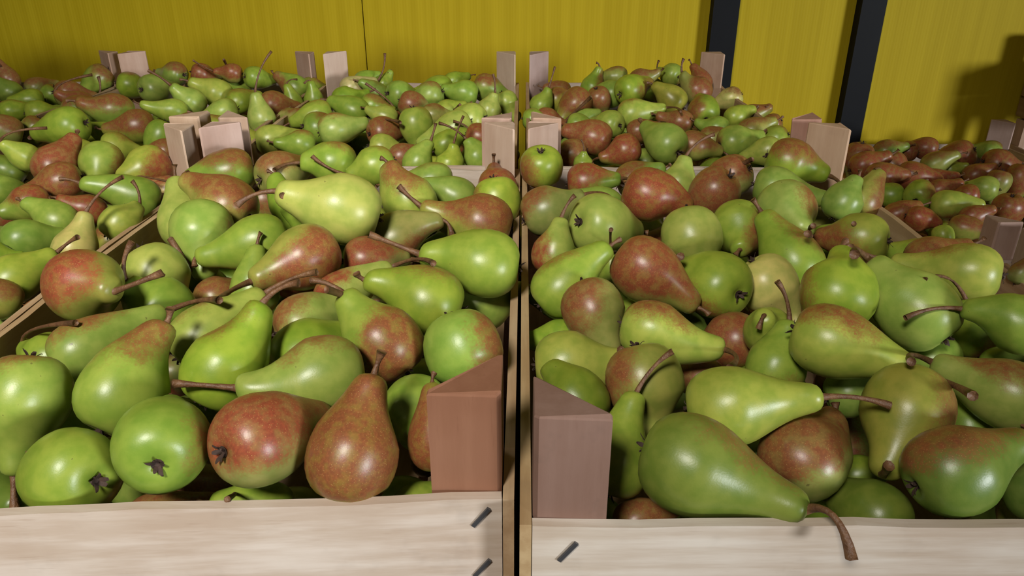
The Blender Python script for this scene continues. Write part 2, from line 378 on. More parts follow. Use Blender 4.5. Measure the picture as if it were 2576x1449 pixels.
# crate, centre of the belly (m), belly radius (m), orientation, length in radii, skin, blush, side of the blush, blush hue, stem course, label
PEARS = [
('A',(-0.3096,0.3951,0.3508),0.026,(0.2809,0.9161,0.2682,-0.0991),1.9,'g',0.35,(-0.2909,0.0995,-0.9516),0.1,((-0.0062,0.0841,2.1932),(0.1071,0.1025,2.6552)),"green pear hanging neck-down at the left frame edge, brownish on top"),
('A',(-0.2562,0.343,0.3326),0.0258,(-0.1258,-0.5887,0.4766,0.6406),1.45,'g',0,(-0.8943,0.4173,0.1614),0,None,"plain green pear with dark calyx low right, front left corner behind pale board"),
('A',(-0.2026,0.3462,0.3507),0.0262,(-0.2252,0.0142,0.7556,0.6149),2,'g',0.25,(-0.9159,0.3916,0.0878),0.1,None,"round green pear facing its star-shaped calyx to the viewer above the front board"),
('A',(-0.1477,0.347,0.354),0.0263,(-0.1312,0.5658,0.5545,0.596),2,'o',0.8,(0.8848,0.2023,-0.4197),0.8,None,"red-brown speckled pear with calyx on its left end, front of near left crate"),
('A',(-0.0945,0.3427,0.3463),0.0255,(-0.0639,0.1338,0.3062,0.9404),1.85,'o',0.86,(0.0795,0.3623,0.9287),0.25,None,"russet brown pear standing neck-up against the front board of the left crate"),
('A',(-0.0694,0.4155,0.3282),0.0228,(0.7331,0.6744,0.079,-0.039),1.7,'g',0,(-0.1385,0.9031,-0.4065),0,None,"green pear pointing its stubby neck at the viewer beside the reddish corner post"),
('A',(-0.0495,0.3667,0.339),0.0177,(-0.0708,-0.0347,0.2689,0.9599),2,'o',0.6,(0.9593,0.2613,0.1071),0.4,None,"brownish pear half hidden behind the left reddish corner post"),
('A',(-0.062,0.3549,0.298),0.0154,(0.1166,0.4687,0.3393,0.8072),2,'g',0,(0.8617,0.0995,0.4975),0,None,"green sliver of pear low at the front board beside the left corner post"),
('A',(-0.2182,0.3459,0.2979),0.0145,(0.0441,0.5999,0.4033,0.6896),2.6,'o',0.9,(0.8981,0.4104,0.1584),0.2,((0.1332,1.5266,3.5411),(-0.1011,4.6694,2.4981)),"orange-brown pear peeping over the front board under the round green pear"),
('A',(-0.1532,0.3546,0.2984),0.0165,(-0.3445,-0.5866,0.158,0.7157),2,'g',0,(-0.9799,0.0995,0.1728),0,None,"dark green pear low under the red speckled pear, just above the front board"),
('A',(-0.2512,0.3993,0.3495),0.0274,(-0.1757,0.2662,0.3688,0.8731),1.9,'g',0.35,(0.3403,0.1967,0.9195),0.2,None,"green pear with brown shoulder, neck up and away, second row left"),
('A',(-0.3134,0.4649,0.3429),0.0226,(-0.0895,0.5328,0.3438,0.768),2.75,'g',0.3,(0.9896,0.0995,0.104),0.6,((0.0097,0.8491,3.7469),(-0.3564,2.6392,3.9436)),"long green pear with reddish upper edge and stem pointing right, left side"),
('A',(-0.3593,0.4942,0.3194),0.0195,(-0.193,-0.5214,0.3551,0.7515),1.4,'g',0,(-0.8617,0.396,0.3172),0,((-0.5254,0.9759,1.3221),(-1.4198,2.8761,-2.4976)),"green pear behind the long pear with curved stem along the left wall"),
('A',(-0.1962,0.4253,0.3522),0.0265,(-0.1001,0.2704,0.2519,0.9238),1.9,'g',0.15,(0.751,0.0307,0.6596),0,((-0.0981,0.1812,2.4677),(-0.5348,0.4485,2.7486)),"dull green pear with tall neck leaning right, left of centre"),
('A',(-0.232,0.4813,0.3442),0.0246,(-0.0693,0.447,0.3042,0.8384),2.2,'y',0.1,(0.9463,0.0995,0.3075),0,((-0.0332,0.2966,3.0726),(-0.4332,0.8062,3.706)),"yellow-green pear tucked behind the tall dull green pear"),
('A',(-0.1269,0.4159,0.3541),0.0259,(0.3162,0.6899,-0.0557,-0.6488),2.1,'y',0.28,(-0.9854,0.0871,0.1466),0.3,((-0.1978,-0.0286,2.8093),(-0.3275,-0.2917,3.4528)),"bright green pear lying neck-left with long straight stem, near left crate"),
('A',(-0.1541,0.4703,0.3379),0.0258,(-0.0472,0.5304,0.3909,0.7507),2,'g',0,(0.9018,0.205,0.3804),0,((0.4932,0.6251,2.1782),(1.321,1.8757,0.6958)),"smooth green pear behind the bright pear, curved stem rising at its right"),
('A',(-0.0959,0.4623,0.3516),0.0268,(-0.1541,-0.3161,0.2473,0.9029),1.75,'g',0.75,(-0.3268,0.3346,-0.8839),0.3,((0.0782,0.0912,2.2359),(0.445,0.101,2.5015)),"pear half green half russet with thick orange-brown stem, upper neck left"),
('A',(-0.0711,0.5275,0.3533),0.0268,(-0.1806,-0.5638,0.1473,0.7924),2,'g',0.2,(-0.9854,0.0995,0.1385),0.1,None,"olive green pear with a scratch, neck left, right part of left crate"),
('A',(-0.0399,0.4511,0.3537),0.0272,(0.3119,0.9322,0.0709,0.1692),1.3,'g',0.5,(0.9049,0.2212,0.3637),0.3,None,"round pear split green and russet, above the reddish corner post"),
('A',(-0.1835,0.5938,0.3621),0.0277,(0.3739,0.7491,0.1033,-0.537),1.9,'o',0.75,(0.6448,0.6062,-0.4656),0.45,((-0.0563,0.559,2.785),(0.131,1.701,3.3393)),"speckled brown pear with pale neck pointing lower left, left crate middle"),
('A',(-0.1923,0.6437,0.309),0.0185,(-0.244,-0.666,0.0613,0.7023),2,'o',1,(-0.9119,0.4104,0),0.8,None,"dark red pear glimpsed under the speckled brown pear"),
('A',(-0.1519,0.5674,0.3377),0.021,(0.0101,0.5032,0.2495,0.8273),2.4,'y',0.5,(0.834,0.2696,-0.4815),0.9,((-0.0697,1.0249,3.504),(-0.6263,3.2151,3.4883)),"slim pear with red flank and yellow-green neck, stem pointing right"),
('A',(-0.1403,0.627,0.3449),0.0221,(0.0669,0.6921,0.212,0.6867),1.8,'o',0.7,(0.7186,0.4104,-0.5614),0.6,((-0.0495,0.9067,2.4883),(-0.5831,2.8484,2.0721)),"pinkish brown pear with neck right beneath crossed stems"),
('A',(-0.0286,0.5703,0.3665),0.0281,(-0.1497,-0.6406,0.1372,0.7406),2,'g',0,(-0.9854,0.0995,0.1385),0,((-0.2078,0.0655,2.7833),(-0.3691,0.0775,3.4868)),"vivid green pear lying neck-left with long thin stem beside the centre wall"),
('A',(-0.0353,0.589,0.3193),0.0235,(0.01,0.5707,0.3376,0.7484),2,'g',0,(0.935,0.2099,0.2858),0,None,"shadowed green pear below the vivid green one, touching the centre wall"),
('A',(-0.1256,0.6928,0.3404),0.0257,(0.0604,0.5602,0.164,0.8097),2,'o',0.5,(-0.9536,0.2569,0.157),0.2,((-0.1002,0.1111,2.2203),(-0.6799,0.2403,2.1004)),"brownish pear with neck right and short drooping stem, left crate middle"),
('A',(-0.0398,0.7252,0.3447),0.0299,(-0.1271,-0.5962,0.1238,0.783),2.2,'o',0.65,(-0.9085,0.4104,-0.0795),0.3,((-0.232,0.0492,2.695),(-0.4719,0.0485,3.07)),"tan-orange pear neck-left with brown stem, by the centre wall"),
('A',(-0.1639,0.6629,0.381),0.0327,(-0.1904,-0.5811,0.0628,0.7888),1.95,'y',0,(-0.9655,0.0995,0.2407),0,((0.1203,0.011,2.4901),(0.6744,-0.0616,2.8596)),"glossy light green pear neck-left with very long curved stem, left crate"),
('A',(-0.189,0.6942,0.3374),0.0271,(-0.1901,-0.4024,0.1146,0.8882),2.1,'g',0,(-0.7841,0.0995,0.6126),0,((-0.135,0.7289,2.6589),(-0.2024,2.2983,2.1083)),"green pear lying just under the glossy light green pear"),
('A',(-0.2586,0.8128,0.3258),0.0257,(-0.1395,-0.2458,0.2892,0.9146),2,'g',0,(-0.4975,0.3882,0.7757),0,None,"green pear, half buried, fourth from left in seventh row of near left crate"),
('A',(-0.3014,0.663,0.3591),0.0287,(0.4043,0.8926,0.1987,0.0181),1.8,'g',0.3,(0.9226,-0.0871,0.3758),-0.1,((-0.2972,0.1732,1.6772),(-0.9459,0.3235,0.447)),"green pear with brown freckled side, neck down, dark stem bent up left"),
('A',(-0.3532,0.7383,0.3383),0.0262,(-0.2089,-0.0707,0.322,0.9207),2,'y',0,(-0.1728,0.4287,0.8868),0,None,"light green pear, neck up, leftmost in seventh row of near left crate"),
('A',(-0.2384,0.6389,0.3578),0.0261,(0.2465,0.7504,0.0169,-0.613),2.2,'g',0,(-0.9565,0.0995,-0.2743),0,((-0.0304,0.0925,2.2769),(0.2544,0.1745,2.2815)),"mid green pear neck-left with short dark stem, left crate middle"),
('A',(-0.2325,0.591,0.3296),0.0209,(-0.1607,0.0587,0.2214,0.9601),2,'g',0,(0.0521,0.0995,0.9937),0,None,"blue-green pear neck rising between brown and green pears"),
('A',(-0.3212,0.6005,0.3411),0.0278,(0.2219,0.9166,0.2469,0.2228),1.3,'y',0,(0.4975,0.2476,-0.8314),0,((0.273,0.1639,1.1245),(0.8024,0.3604,-0.2346)),"yellow-green pear with a dark fleck right of the red-cheeked pear"),
('A',(-0.2963,0.5498,0.3333),0.0273,(-0.2927,-0.3623,0.1113,0.8779),1.25,'g',0,(-0.7622,0.0995,0.6396),0,((-0.3744,0.1301,1.7726),(-1.0387,0.2843,1.8632)),"green pear, half buried, leftmost in fourth row of near left crate"),
('A',(-0.2765,0.6133,0.3136),0.0195,(-0.1408,0.494,0.4201,0.7481),2,'o',0.6,(0.834,0.418,0.3602),0.1,None,"brown-green pear, half buried, third from left in fourth row of near left crate"),
('A',(-0.3055,0.658,0.3016),0.0204,(-0.281,-0.516,0.0641,0.8067),2,'g',0,(-0.935,0.0995,0.3403),0,None,"green pear, half buried, third from left in fifth row of near left crate"),
('A',(-0.3363,0.5213,0.3678),0.0281,(0.406,0.6614,0.0062,0.6306),1.55,'o',0.55,(0.2654,0.9439,-0.1965),0.85,((0.3163,-0.0793,2.203),(0.7591,-0.4586,2.6779)),"large red-cheeked pear on the left wall with stem pointing right"),
('A',(-0.2982,0.7243,0.3633),0.0295,(-0.1147,-0.4904,0.2744,0.8192),2,'o',0.6,(-0.9049,0.3982,0.1504),0.25,((-0.1568,0.0968,2.0545),(-0.2716,0.1321,1.805)),"tan and green pear behind the left wall post, stem curving up"),
('A',(-0.354,0.8881,0.3499),0.0293,(0.2223,0.7412,0.0516,-0.6313),1.9,'g',0.55,(-0.8727,0.2696,-0.407),0.2,None,"brown-topped pear in front of the pair of posts at the back left"),
('A',(-0.2935,0.8774,0.3508),0.027,(-0.192,0.5642,0.3991,0.6968),2,'o',0.5,(0.9049,0.3982,0.1504),0,None,"brown-green pear, neck right, second from left in back row of near left crate"),
('A',(-0.2255,0.8828,0.3618),0.0272,(-0.1806,-0.6718,0.0154,0.7182),1.5,'g',0.25,(-0.935,0.0995,-0.3403),0.1,((0.0007,0.279,2.0975),(0.3553,0.8326,2.5078)),"tan-cheeked green pear, neck left, fourth from left in back row of near left crate"),
('A',(-0.1724,0.8625,0.3654),0.0239,(0.2014,0.7849,0.0212,-0.5856),1.5,'g',0.2,(-0.6396,0.1656,-0.7507),0.1,((-0.5338,-0.0758,2.227),(-1.3917,-0.3742,2.7054)),"green pear neck-left with long reddish stem near the back rim"),
('A',(-0.3254,0.9161,0.3037),0.0256,(-0.2256,-0.6593,0.0034,0.7173),2,'o',0.8,(-0.9119,0.4104,0),0.1,None,"brown-green pear, half buried, second from left in eighth row of near left crate"),
('A',(-0.1189,0.7592,0.3567),0.0279,(-0.0899,-0.2469,0.2201,0.9394),1.7,'y',0.4,(-0.3294,0.4227,0.8443),0.2,None,"yellow-tan pear under the brown stem at the back of the left crate"),
('A',(-0.1029,0.849,0.3501),0.023,(0.1468,0.7067,-0.0619,-0.6893),2.6,'g',0.1,(-0.9937,0.0995,-0.0521),0,None,"green pear, neck left, sixth from left in back row of near left crate"),
('A',(-0.073,0.8105,0.3449),0.0222,(-0.1251,-0.5586,0.1058,0.8131),2,'g',0,(-0.935,0.0995,0.3403),0,None,"green pear, neck left, fifth from left in eighth row of near left crate"),
('A',(-0.0291,0.8611,0.3398),0.0235,(0.0131,-0.0885,0.5881,0.8038),2,'o',0.9,(-0.1584,0.971,0.179),0.7,((-0.0489,0.2829,2.2457),(-0.0959,0.541,2.2668)),"red pear, showing its calyx, rightmost in back row of near left crate"),
('A',(-0.0275,0.7847,0.3504),0.0258,(0.2008,0.9755,0.0268,0.0857),1.8,'y',0.35,(-0.9799,0.0841,0.1808),0.3,None,"yellow-green pear wedged neck-down at the centre wall"),
('A',(-0.0772,0.7429,0.3085),0.0211,(0.1777,0.7453,-0.0876,-0.6367),2,'g',0,(-0.9799,0.0995,-0.1728),0,None,"green pear, half buried, fifth from left in sixth row of near left crate"),
('A',(-0.168,0.5181,0.337),0.0243,(-0.0258,0.5711,0.34,0.7467),2,'y',0.45,(0.7377,0.158,-0.6564),0.2,None,"blushed lime pear, half buried, fourth from left in fourth row of near left crate"),
('B',(0.0934,0.3379,0.3468),0.0277,(0.358,0.7421,0.0749,0.5617),2.3,'d',0.25,(0.8943,0.0611,0.4432),0.1,((0.4269,0.6784,2.677),(-0.5003,0.3528,3.194)),"big dark green pear at the front, long stem drooping over the board"),
('B',(0.1234,0.3805,0.3568),0.0245,(0.2863,0.606,0.1306,0.7306),2.2,'y',0,(0.9854,0.0995,0.1385),0,((-0.0041,-0.0165,2.9757),(-0.3446,-0.2745,3.6383)),"lime green pear neck-right with thick brown stem, second row"),
('B',(0.17,0.3712,0.3265),0.0258,(0.1712,0.3086,0.5084,0.7855),1.6,'o',0.7,(0.6219,0.7187,0.3109),0.2,None,"shaded brown pear leaning up between two green pears at the front"),
('B',(0.2348,0.3881,0.3505),0.0266,(0.4695,0.8336,-0.2325,-0.1752),1.8,'o',0.3,(0.8786,0.3197,-0.3548),0,((0.007,0.3807,1.9983),(0.0512,0.9442,1.9748)),"olive pear hanging neck-down with broken brown stem end, front right"),
('B',(0.236,0.3348,0.3467),0.0246,(0.2694,0.5009,0.3102,0.7618),1.9,'d',0.5,(0.9049,0.3836,0.1845),0.2,None,"dark olive brown pear with maroon calyx on the front board, right corner"),
('B',(0.3082,0.4064,0.3491),0.0227,(0.0864,-0.5492,0.372,0.7433),2.1,'y',0.45,(-0.9616,0.2696,0.0504),0.3,((-0.0582,1.0545,2.8536),(0.1947,3.3129,2.2343)),"yellow-green pear with orange-brown back at the right frame edge"),
('B',(0.2103,0.3509,0.3011),0.0201,(0.1015,-0.4668,0.5277,0.7024),2,'d',0,(-0.8617,0.2637,0.4335),0,None,"green pear rump low against the front board between two brown pears"),
('B',(0.0577,0.3661,0.3238),0.0197,(0.1038,0.1137,0.3151,0.9365),2.3,'g',0,(0.2575,0.0995,0.9611),0,((-0.203,0.1954,3.2172),(-0.7518,0.339,3.7781)),"green pear beside the right corner post with tall neck and slanted stem"),
('B',(0.0805,0.422,0.3475),0.0256,(0.282,0.9502,-0.0472,0.124),1.4,'o',0.45,(-0.8076,0.2696,-0.5245),0.2,None,"tan-cheeked pear behind the slanted stem, front left of right crate"),
('B',(0.0317,0.4583,0.339),0.0233,(0.2019,0.6514,0.1746,0.7102),2,'y',0,(0.9926,0.0995,0.0694),0,None,"lime green pear lying against the centre wall, neck right"),
('B',(0.0357,0.4118,0.3391),0.0209,(-0.036,-0.3394,0.3599,0.8683),1.5,'d',0,(-0.6396,0.2304,0.7334),0,((-0.2714,-0.0874,1.3982),(-0.6351,-0.6021,-0.8178)),"green pear with dark scratch behind the right corner post"),
('B',(0.0546,0.5173,0.3521),0.0242,(0.3566,0.9093,-0.0245,0.2129),1.6,'o',0.6,(-0.4221,0.4845,-0.7662),0.2,((0.1241,0.8152,2.1764),(0.2468,2.4541,2.0379)),"brown pear neck-down with green side, near the centre wall"),
('B',(0.0935,0.4793,0.3543),0.0226,(0.275,0.7384,0.0577,0.613),2.3,'y',0.4,(0.9628,0.2671,0.0402),0.35,((-0.02,0.8709,2.9309),(-0.4532,2.6919,2.5285)),"lime pear with brown saddle, neck right over the russet pear"),
('B',(0.1721,0.5405,0.3131),0.0227,(-0.0152,0.8118,-0.338,-0.476),2,'o',1,(-0.8569,0.2789,-0.4334),0.45,None,"russet red pear behind the neck of the saddle-marked lime pear"),
('B',(0.1024,0.5787,0.359),0.0276,(0.2549,0.8533,0.002,0.4549),1.95,'o',0.85,(0.6219,0.4669,-0.6286),0.65,((0.1008,0.0651,2.0998),(0.0551,0.0589,2.3375)),"orange-red speckled pear pointing lower right, right crate middle"),
('B',(0.1664,0.5849,0.3419),0.0285,(0.1941,-0.5108,0.5277,0.6503),1.7,'g',0.35,(0.935,0.308,0.1757),0.6,((-0.1861,0.5302,1.7136),(-0.3154,1.596,0.2452)),"green pear showing a spiky star calyx, beside the orange-red pear"),
('B',(0.0325,0.5629,0.3484),0.0241,(0.1127,0.3968,0.1874,0.8915),2.2,'g',0.1,(0.9289,0.0995,0.3566),0.5,None,"slender green pear leaning up right along the centre wall"),
('B',(0.0866,0.64,0.3085),0.0178,(0.0491,-0.0584,0.2217,0.9721),2,'g',0,(-0.0867,0.0995,0.9913),0,((-0.057,1.0941,3.2015),(-0.114,3.4078,3.012)),"green pear, half buried, third from left in fifth row of near right crate"),
('B',(0.0744,0.6851,0.3585),0.0297,(-0.1305,0.7498,0.3169,0.566),1.9,'y',0,(0.9799,-0.0518,-0.1925),0,None,"yellow-green pear with dark calyx on the left, behind the slender pear"),
('B',(0.0294,0.6526,0.3412),0.0208,(0.0399,0.0946,0.1924,0.9759),1.7,'y',0.5,(0.8928,0.2696,-0.3607),1,((-0.0931,0.0906,2.3895),(-0.392,0.1176,2.7633)),"pear with crimson cheek and pale neck, stem curving up, by the centre wall"),
('B',(0.0242,0.7476,0.3509),0.026,(0.1054,0.5454,0.1307,0.8212),1.7,'o',0.45,(0.7588,0.2696,-0.5929),0.2,((-0.0812,0.7315,2.4787),(-0.6045,2.3118,2.4084)),"olive pear neck-right at the centre wall under the round calyx-up pear"),
('B',(0.0898,0.7996,0.3368),0.0228,(0.0482,-0.5794,0.3003,0.7562),2,'g',0,(-0.935,0.2099,0.2858),0,None,"green pear, neck left, second from left in eighth row of near right crate"),
('B',(0.0224,0.8686,0.363),0.0252,(-0.2076,0.9779,-0.0004,0.0257),1.3,'g',0.4,(-0.8502,0.4971,0.173),0.35,None,"round pear balanced calyx-up in front of the centre back post"),
('B',(0.0753,0.8758,0.3431),0.0227,(0.1301,0.663,0.0819,0.7327),1.9,'g',0.7,(0.7378,0.4104,-0.536),0.9,((0.0467,0.8487,2.5224),(-0.2627,2.7003,2.0263)),"crimson and green pear neck-right near the back rim"),
('B',(0.1345,0.7721,0.3607),0.0284,(0.174,0.7913,0.0255,0.5855),1.7,'o',0.95,(0.8569,0.4104,-0.3119),0.75,None,"deep red-orange speckled pear at the back centre of the right crate"),
('B',(0.2126,0.8045,0.3542),0.0271,(-0.0629,0.9227,-0.2257,-0.3061),1.7,'o',0.9,(-0.6448,0.1651,-0.7463),0.35,None,"pinkish brown pear right of the deep red-orange pear"),
('B',(0.1845,0.8682,0.3395),0.0224,(0.1153,0.0974,0.1384,0.9788),1.7,'y',0.1,(0.9611,0.0995,-0.2575),0.1,((-0.3224,-0.0433,2.626),(-1.1456,-0.2756,3.0896)),"yellowish pear neck upright with long stem at the back rim"),
('B',(0.2518,0.8856,0.3482),0.0252,(-0.0981,0.822,-0.2774,-0.4876),2,'o',0.7,(-0.7897,0.2297,-0.5688),0.4,((-0.2109,0.1298,1.6471),(-0.3634,0.3894,-1.3516)),"brown-green pear, neck left, fifth from left in back row of near right crate"),
('B',(0.1367,0.9056,0.3367),0.0224,(0.1411,0.5464,0.0813,0.8215),1.9,'g',0.6,(0.834,0.2696,-0.4815),0.2,None,"brown-green pear, neck right, third from left in back row of near right crate"),
('B',(0.1576,0.6589,0.3568),0.0284,(0.3103,0.9375,-0.1014,0.1208),1.35,'y',0.2,(-0.8345,-0.0346,0.5499),0.3,None,"round lime green pear above the calyx-showing pear"),
('B',(0.2139,0.705,0.3493),0.0269,(0.6439,0.751,-0.1461,-0.0011),1.6,'g',0.4,(0.9344,-0.0669,0.35),0.2,((-0.0282,0.1,1.7251),(-0.1635,-0.0267,1.8629)),"green pear nose-on to the viewer with stub stem, right crate"),
('B',(0.2662,0.7259,0.3613),0.0294,(0.5845,0.7201,-0.2459,0.2816),1.7,'y',0.35,(0.9463,-0.181,0.2677),0.4,((0.0721,0.5003,2.6473),(0.0045,1.4283,3.3721)),"yellow-green pear with orange patch and brown stub, nose to viewer"),
('B',(0.3244,0.9026,0.3604),0.0289,(0.2044,0.78,-0.0554,0.5889),1.7,'g',0.55,(0.9419,0.2696,-0.2002),0.3,((-0.0218,0.6958,2.2889),(-0.3986,2.2315,2.1257)),"brown-topped pear in front of the right back post"),
('B',(0.2909,0.8433,0.3469),0.0249,(0.2151,0.7393,-0.0259,0.6376),2.6,'g',0,(0.9655,0.0995,-0.2407),0,None,"long green pear lying under the brown-topped pear at the back right"),
('B',(0.3518,0.7959,0.3449),0.0208,(0.2082,0.2151,0.1902,0.935),1.6,'g',0,(0.4975,0.2476,0.8314),0,None,"green pear, neck up, sixth from left in eighth row of near right crate"),
('B',(0.3849,0.8226,0.337),0.0214,(0.1986,0.231,0.2678,0.9141),2,'o',0.4,(-0.834,0.418,0.3602),0.1,((0.1299,0.1666,2.1286),(0.2853,0.2833,1.7445)),"olive pear, neck up, rightmost in eighth row of near right crate"),
('B',(0.3167,0.6643,0.3532),0.0255,(-0.0838,0.6841,-0.3289,-0.6456),1.6,'o',0.55,(0.407,0.4171,0.8127),0.35,((-0.2278,0.5678,1.8709),(-0.3909,1.7711,1.2726)),"tan-cheeked pear below the tall single stem at the right wall"),
('B',(0.3844,0.6774,0.3267),0.0208,(0.0728,-0.6064,0.2939,0.7352),1.9,'g',0.1,(-0.9463,0.0995,0.3075),0.2,((-0.3725,1.1403,3.0317),(-0.7932,3.6359,2.9262)),"green pear, neck left, fifth from left in sixth row of near right crate"),
('B',(0.38,0.5919,0.352),0.0255,(0.0638,-0.6602,0.3182,0.6773),2.4,'y',0.15,(-0.8703,0.0995,0.4824),0.6,((-0.2051,1.0188,3.3801),(-0.3171,3.2601,3.3155)),"large pale green pear lying on the right wall with stem pointing left"),
('B',(0.3714,0.6422,0.3427),0.0204,(0.2134,0.5417,0.1648,0.7962),2,'o',0.9,(0.8569,0.4923,0.1527),0.3,None,"russet pear, neck right, sixth from left in sixth row of near right crate"),
('B',(0.2389,0.5184,0.3663),0.0281,(0.1925,0.0487,0.4871,0.8505),1.5,'g',0.25,(0.9565,0.2388,0.1676),0.3,None,"big green pear with white highlight standing neck-away, right crate centre"),
('B',(0.2998,0.5143,0.3541),0.0292,(0.1559,-0.3728,0.3277,0.854),1.75,'y',0,(-0.6528,0.1646,0.7394),0,((-0.035,0.7782,2.2965),(0.1359,2.4423,1.6852)),"big yellow-green pear with neck up left, below the pale green one"),
('B',(0.3483,0.471,0.3651),0.0211,(0.0163,-0.608,0.2589,0.7504),1.8,'g',0,(-0.9516,0.0262,0.3064),0,((0.1087,0.3195,2.7381),(0.7991,0.8901,3.4439)),"green pear at the right edge with long horizontal stem"),
('B',(0.2053,0.4441,0.3664),0.0249,(0.3069,0.7569,-0.0138,0.5768),2.15,'y',0.4,(0.9483,0.2696,-0.1672),0.4,((0.0864,0.7116,2.9563),(-0.0665,2.1914,3.1961)),"russet-capped green pear with neck sloping right, right crate front"),
('B',(0.3239,0.5231,0.3064),0.0229,(-0.1336,0.624,-0.4589,-0.6182),2,'g',0,(-0.9799,0.1526,0.1283),0,None,"deep green pear shadowed by the horizontal stem"),
('B',(0.3649,0.5389,0.3169),0.0162,(0.2382,-0.1343,0.2573,0.9268),2,'g',0.4,(-0.3294,0.2696,-0.9049),0.2,((0.3678,1.6844,3.5998),(1.4555,5.3596,2.8827)),"tan-cheeked green pear, half buried, rightmost in fourth row of near right crate"),
('B',(0.3638,0.4986,0.3166),0.0143,(0.3654,0.4902,0.0465,0.7899),2,'g',0,(0.935,0.0995,0.3403),0,None,"green pear, half buried, sixth from left in third row of near right crate"),
('B',(0.1882,0.5074,0.3378),0.0193,(0.0157,-0.1979,-0.2974,0.9339),1.7,'y',0,(-0.2575,-0.8376,0.4818),0,((0.0438,0.0702,1.961),(0.3324,0.5245,1.7488)),"pale pear pointing its neck tip and bent stem straight at the viewer"),
('B',(0.2156,0.606,0.3329),0.0265,(0.1627,0.9401,-0.0659,0.2923),1.8,'Y',0,(0.4975,-0.0516,-0.8659),0,None,"butter yellow pear behind the calyx-showing pear"),
('B',(0.1815,0.4666,0.3319),0.0209,(0.1928,0.1027,0.2369,0.9466),1.7,'g',0.45,(-0.2654,0.2696,-0.9257),0.3,((0.2408,0.2134,2.4575),(0.7534,0.4775,2.812)),"green pear with upright neck and tall straight stem, front centre"),
('B',(0.2503,0.6448,0.3369),0.0284,(0.1333,-0.2803,0.3142,0.8972),2,'g',0.25,(-0.8617,0.1844,0.4727),0.1,None,"matt green pear left of the big highlighted green pear"),
('B',(0.3197,0.75,0.3152),0.0194,(0.2506,0.44,0.0707,0.8594),2,'g',0,(0.8617,0.0995,0.4975),0,None,"green pear, half buried, sixth from left in seventh row of near right crate"),
('B',(0.0317,0.5367,0.3145),0.0167,(0.1596,0.6898,-0.1945,-0.6789),2,'g',0,(-0.995,0.0995,0),0,None,"green pear, half buried, leftmost in fourth row of near right crate"),
('B',(0.2329,0.4568,0.3177),0.0177,(0.2735,0.5374,0.1768,0.7779),2,'g',0,(0.935,0.1571,0.3179),0,None,"green pear, half buried, fifth from left in third row of near right crate"),
('B',(0.1359,0.4832,0.3122),0.016,(0.11,0.691,-0.2733,-0.6601),2,'o',0.8,(-0.9119,0.4104,0),0.1,None,"brown-green pear, half buried, third from left in third row of near right crate"),
('B',(0.0694,0.3521,0.2929),0.0139,(0.2661,0.5271,0.2502,0.7673),2,'o',1,(0.8569,0.4104,0.3119),0.1,None,"russet pear, half buried, leftmost in front row of near right crate"),
('B',(0.1575,0.4082,0.2981),0.0157,(0.1166,0.677,-0.3277,-0.6486),2,'g',0,(-0.995,0.0995,0),0,None,"green pear, half buried, fourth from left in second row of near right crate"),
('B',(0.2217,0.4024,0.2887),0.0128,(0.3489,0.5105,0.1418,0.773),2,'d',0,(0.935,0.0995,0.3403),0,None,"dark green pear, half buried, third from left in front row of near right crate"),
('B',(0.3018,0.4248,0.3116),0.0171,(0.2342,-0.12,0.3033,0.9158),2,'g',0,(-0.1728,0.0995,0.9799),0,None,"green pear, half buried, rightmost in second row of near right crate"),
('B',(0.2997,0.3523,0.3173),0.0169,(0.262,-0.1135,0.3319,0.899),2,'d',0,(-0.1728,0.0995,0.9799),0,None,"dark green pear, half buried, rightmost in front row of near right crate"),
('B',(0.105,0.5943,0.3082),0.0174,(0.1115,0.6985,-0.2186,-0.6723),2,'g',0,(-0.995,0.0995,0),0,None,"green pear, half buried, fourth from left in fifth row of near right crate"),
('C',(-0.4493,0.5793,0.3273),0.0174,(-0.3628,-0.4838,0.0069,0.7964),2,'o',0.6,(-0.9049,0.2696,0.3294),0.1,None,"dark brown-green pear at the left frame edge by the slanting wall"),
('C',(-0.4103,0.5691,0.3197),0.0125,(0.3357,0.758,0.1135,-0.5476),1.8,'o',0.8,(-0.5231,0.4104,-0.747),0.3,((-0.1316,0.0734,2.2203),(0.2891,-0.0641,2.6868)),"brown pear with small pale neck beside the slanting left wall"),
('C',(-0.4614,0.6176,0.3286),0.0223,(-0.1632,0.4796,0.3121,0.8037),1.9,'y',0,(0.805,0.0995,0.5849),0,((0.1506,0.2488,2.4784),(0.1107,0.6745,2.8525)),"yellow-green pear neck-up right with slim stem, far left"),
('C',(-0.5165,0.6778,0.3275),0.0127,(0.0514,0.7106,0.2312,0.6626),2,'g',0,(0.995,0.0935,0.034),0,((-0.2198,1.6394,3.3926),(-1.456,5.1655,2.9222)),"green pear at the frame edge with hooked stem"),
('C',(-0.4422,0.6854,0.329),0.0211,(-0.2337,0.1752,0.2201,0.9307),1.9,'Y',0,(0.2407,0.0995,0.9655),0,((-0.2577,0.3529,3.1213),(-1.0623,1.0211,3.8574)),"knobbly yellow pear with long arched stem, left crate"),
('C',(-0.51,0.7143,0.3273),0.0223,(-0.0967,0.6554,0.3218,0.6764),2.1,'g',0,(0.9799,0.0995,0.1728),0,None,"smooth green pear lying at the left edge below the red one"),
('C',(-0.506,0.7703,0.3285),0.0208,(-0.2397,-0.464,0.166,0.8365),2,'g',0.35,(-0.4975,-0.2012,-0.8438),0.1,None,"tan-cheeked green pear, neck left, second from left in second row of left-edge crate"),
('C',(-0.5631,0.8169,0.3334),0.0212,(0.2887,0.7522,0.1426,-0.575),1.6,'g',0.6,(-0.7983,0.2696,-0.5385),0.9,None,"red-topped pear with pale green nose at the left edge"),
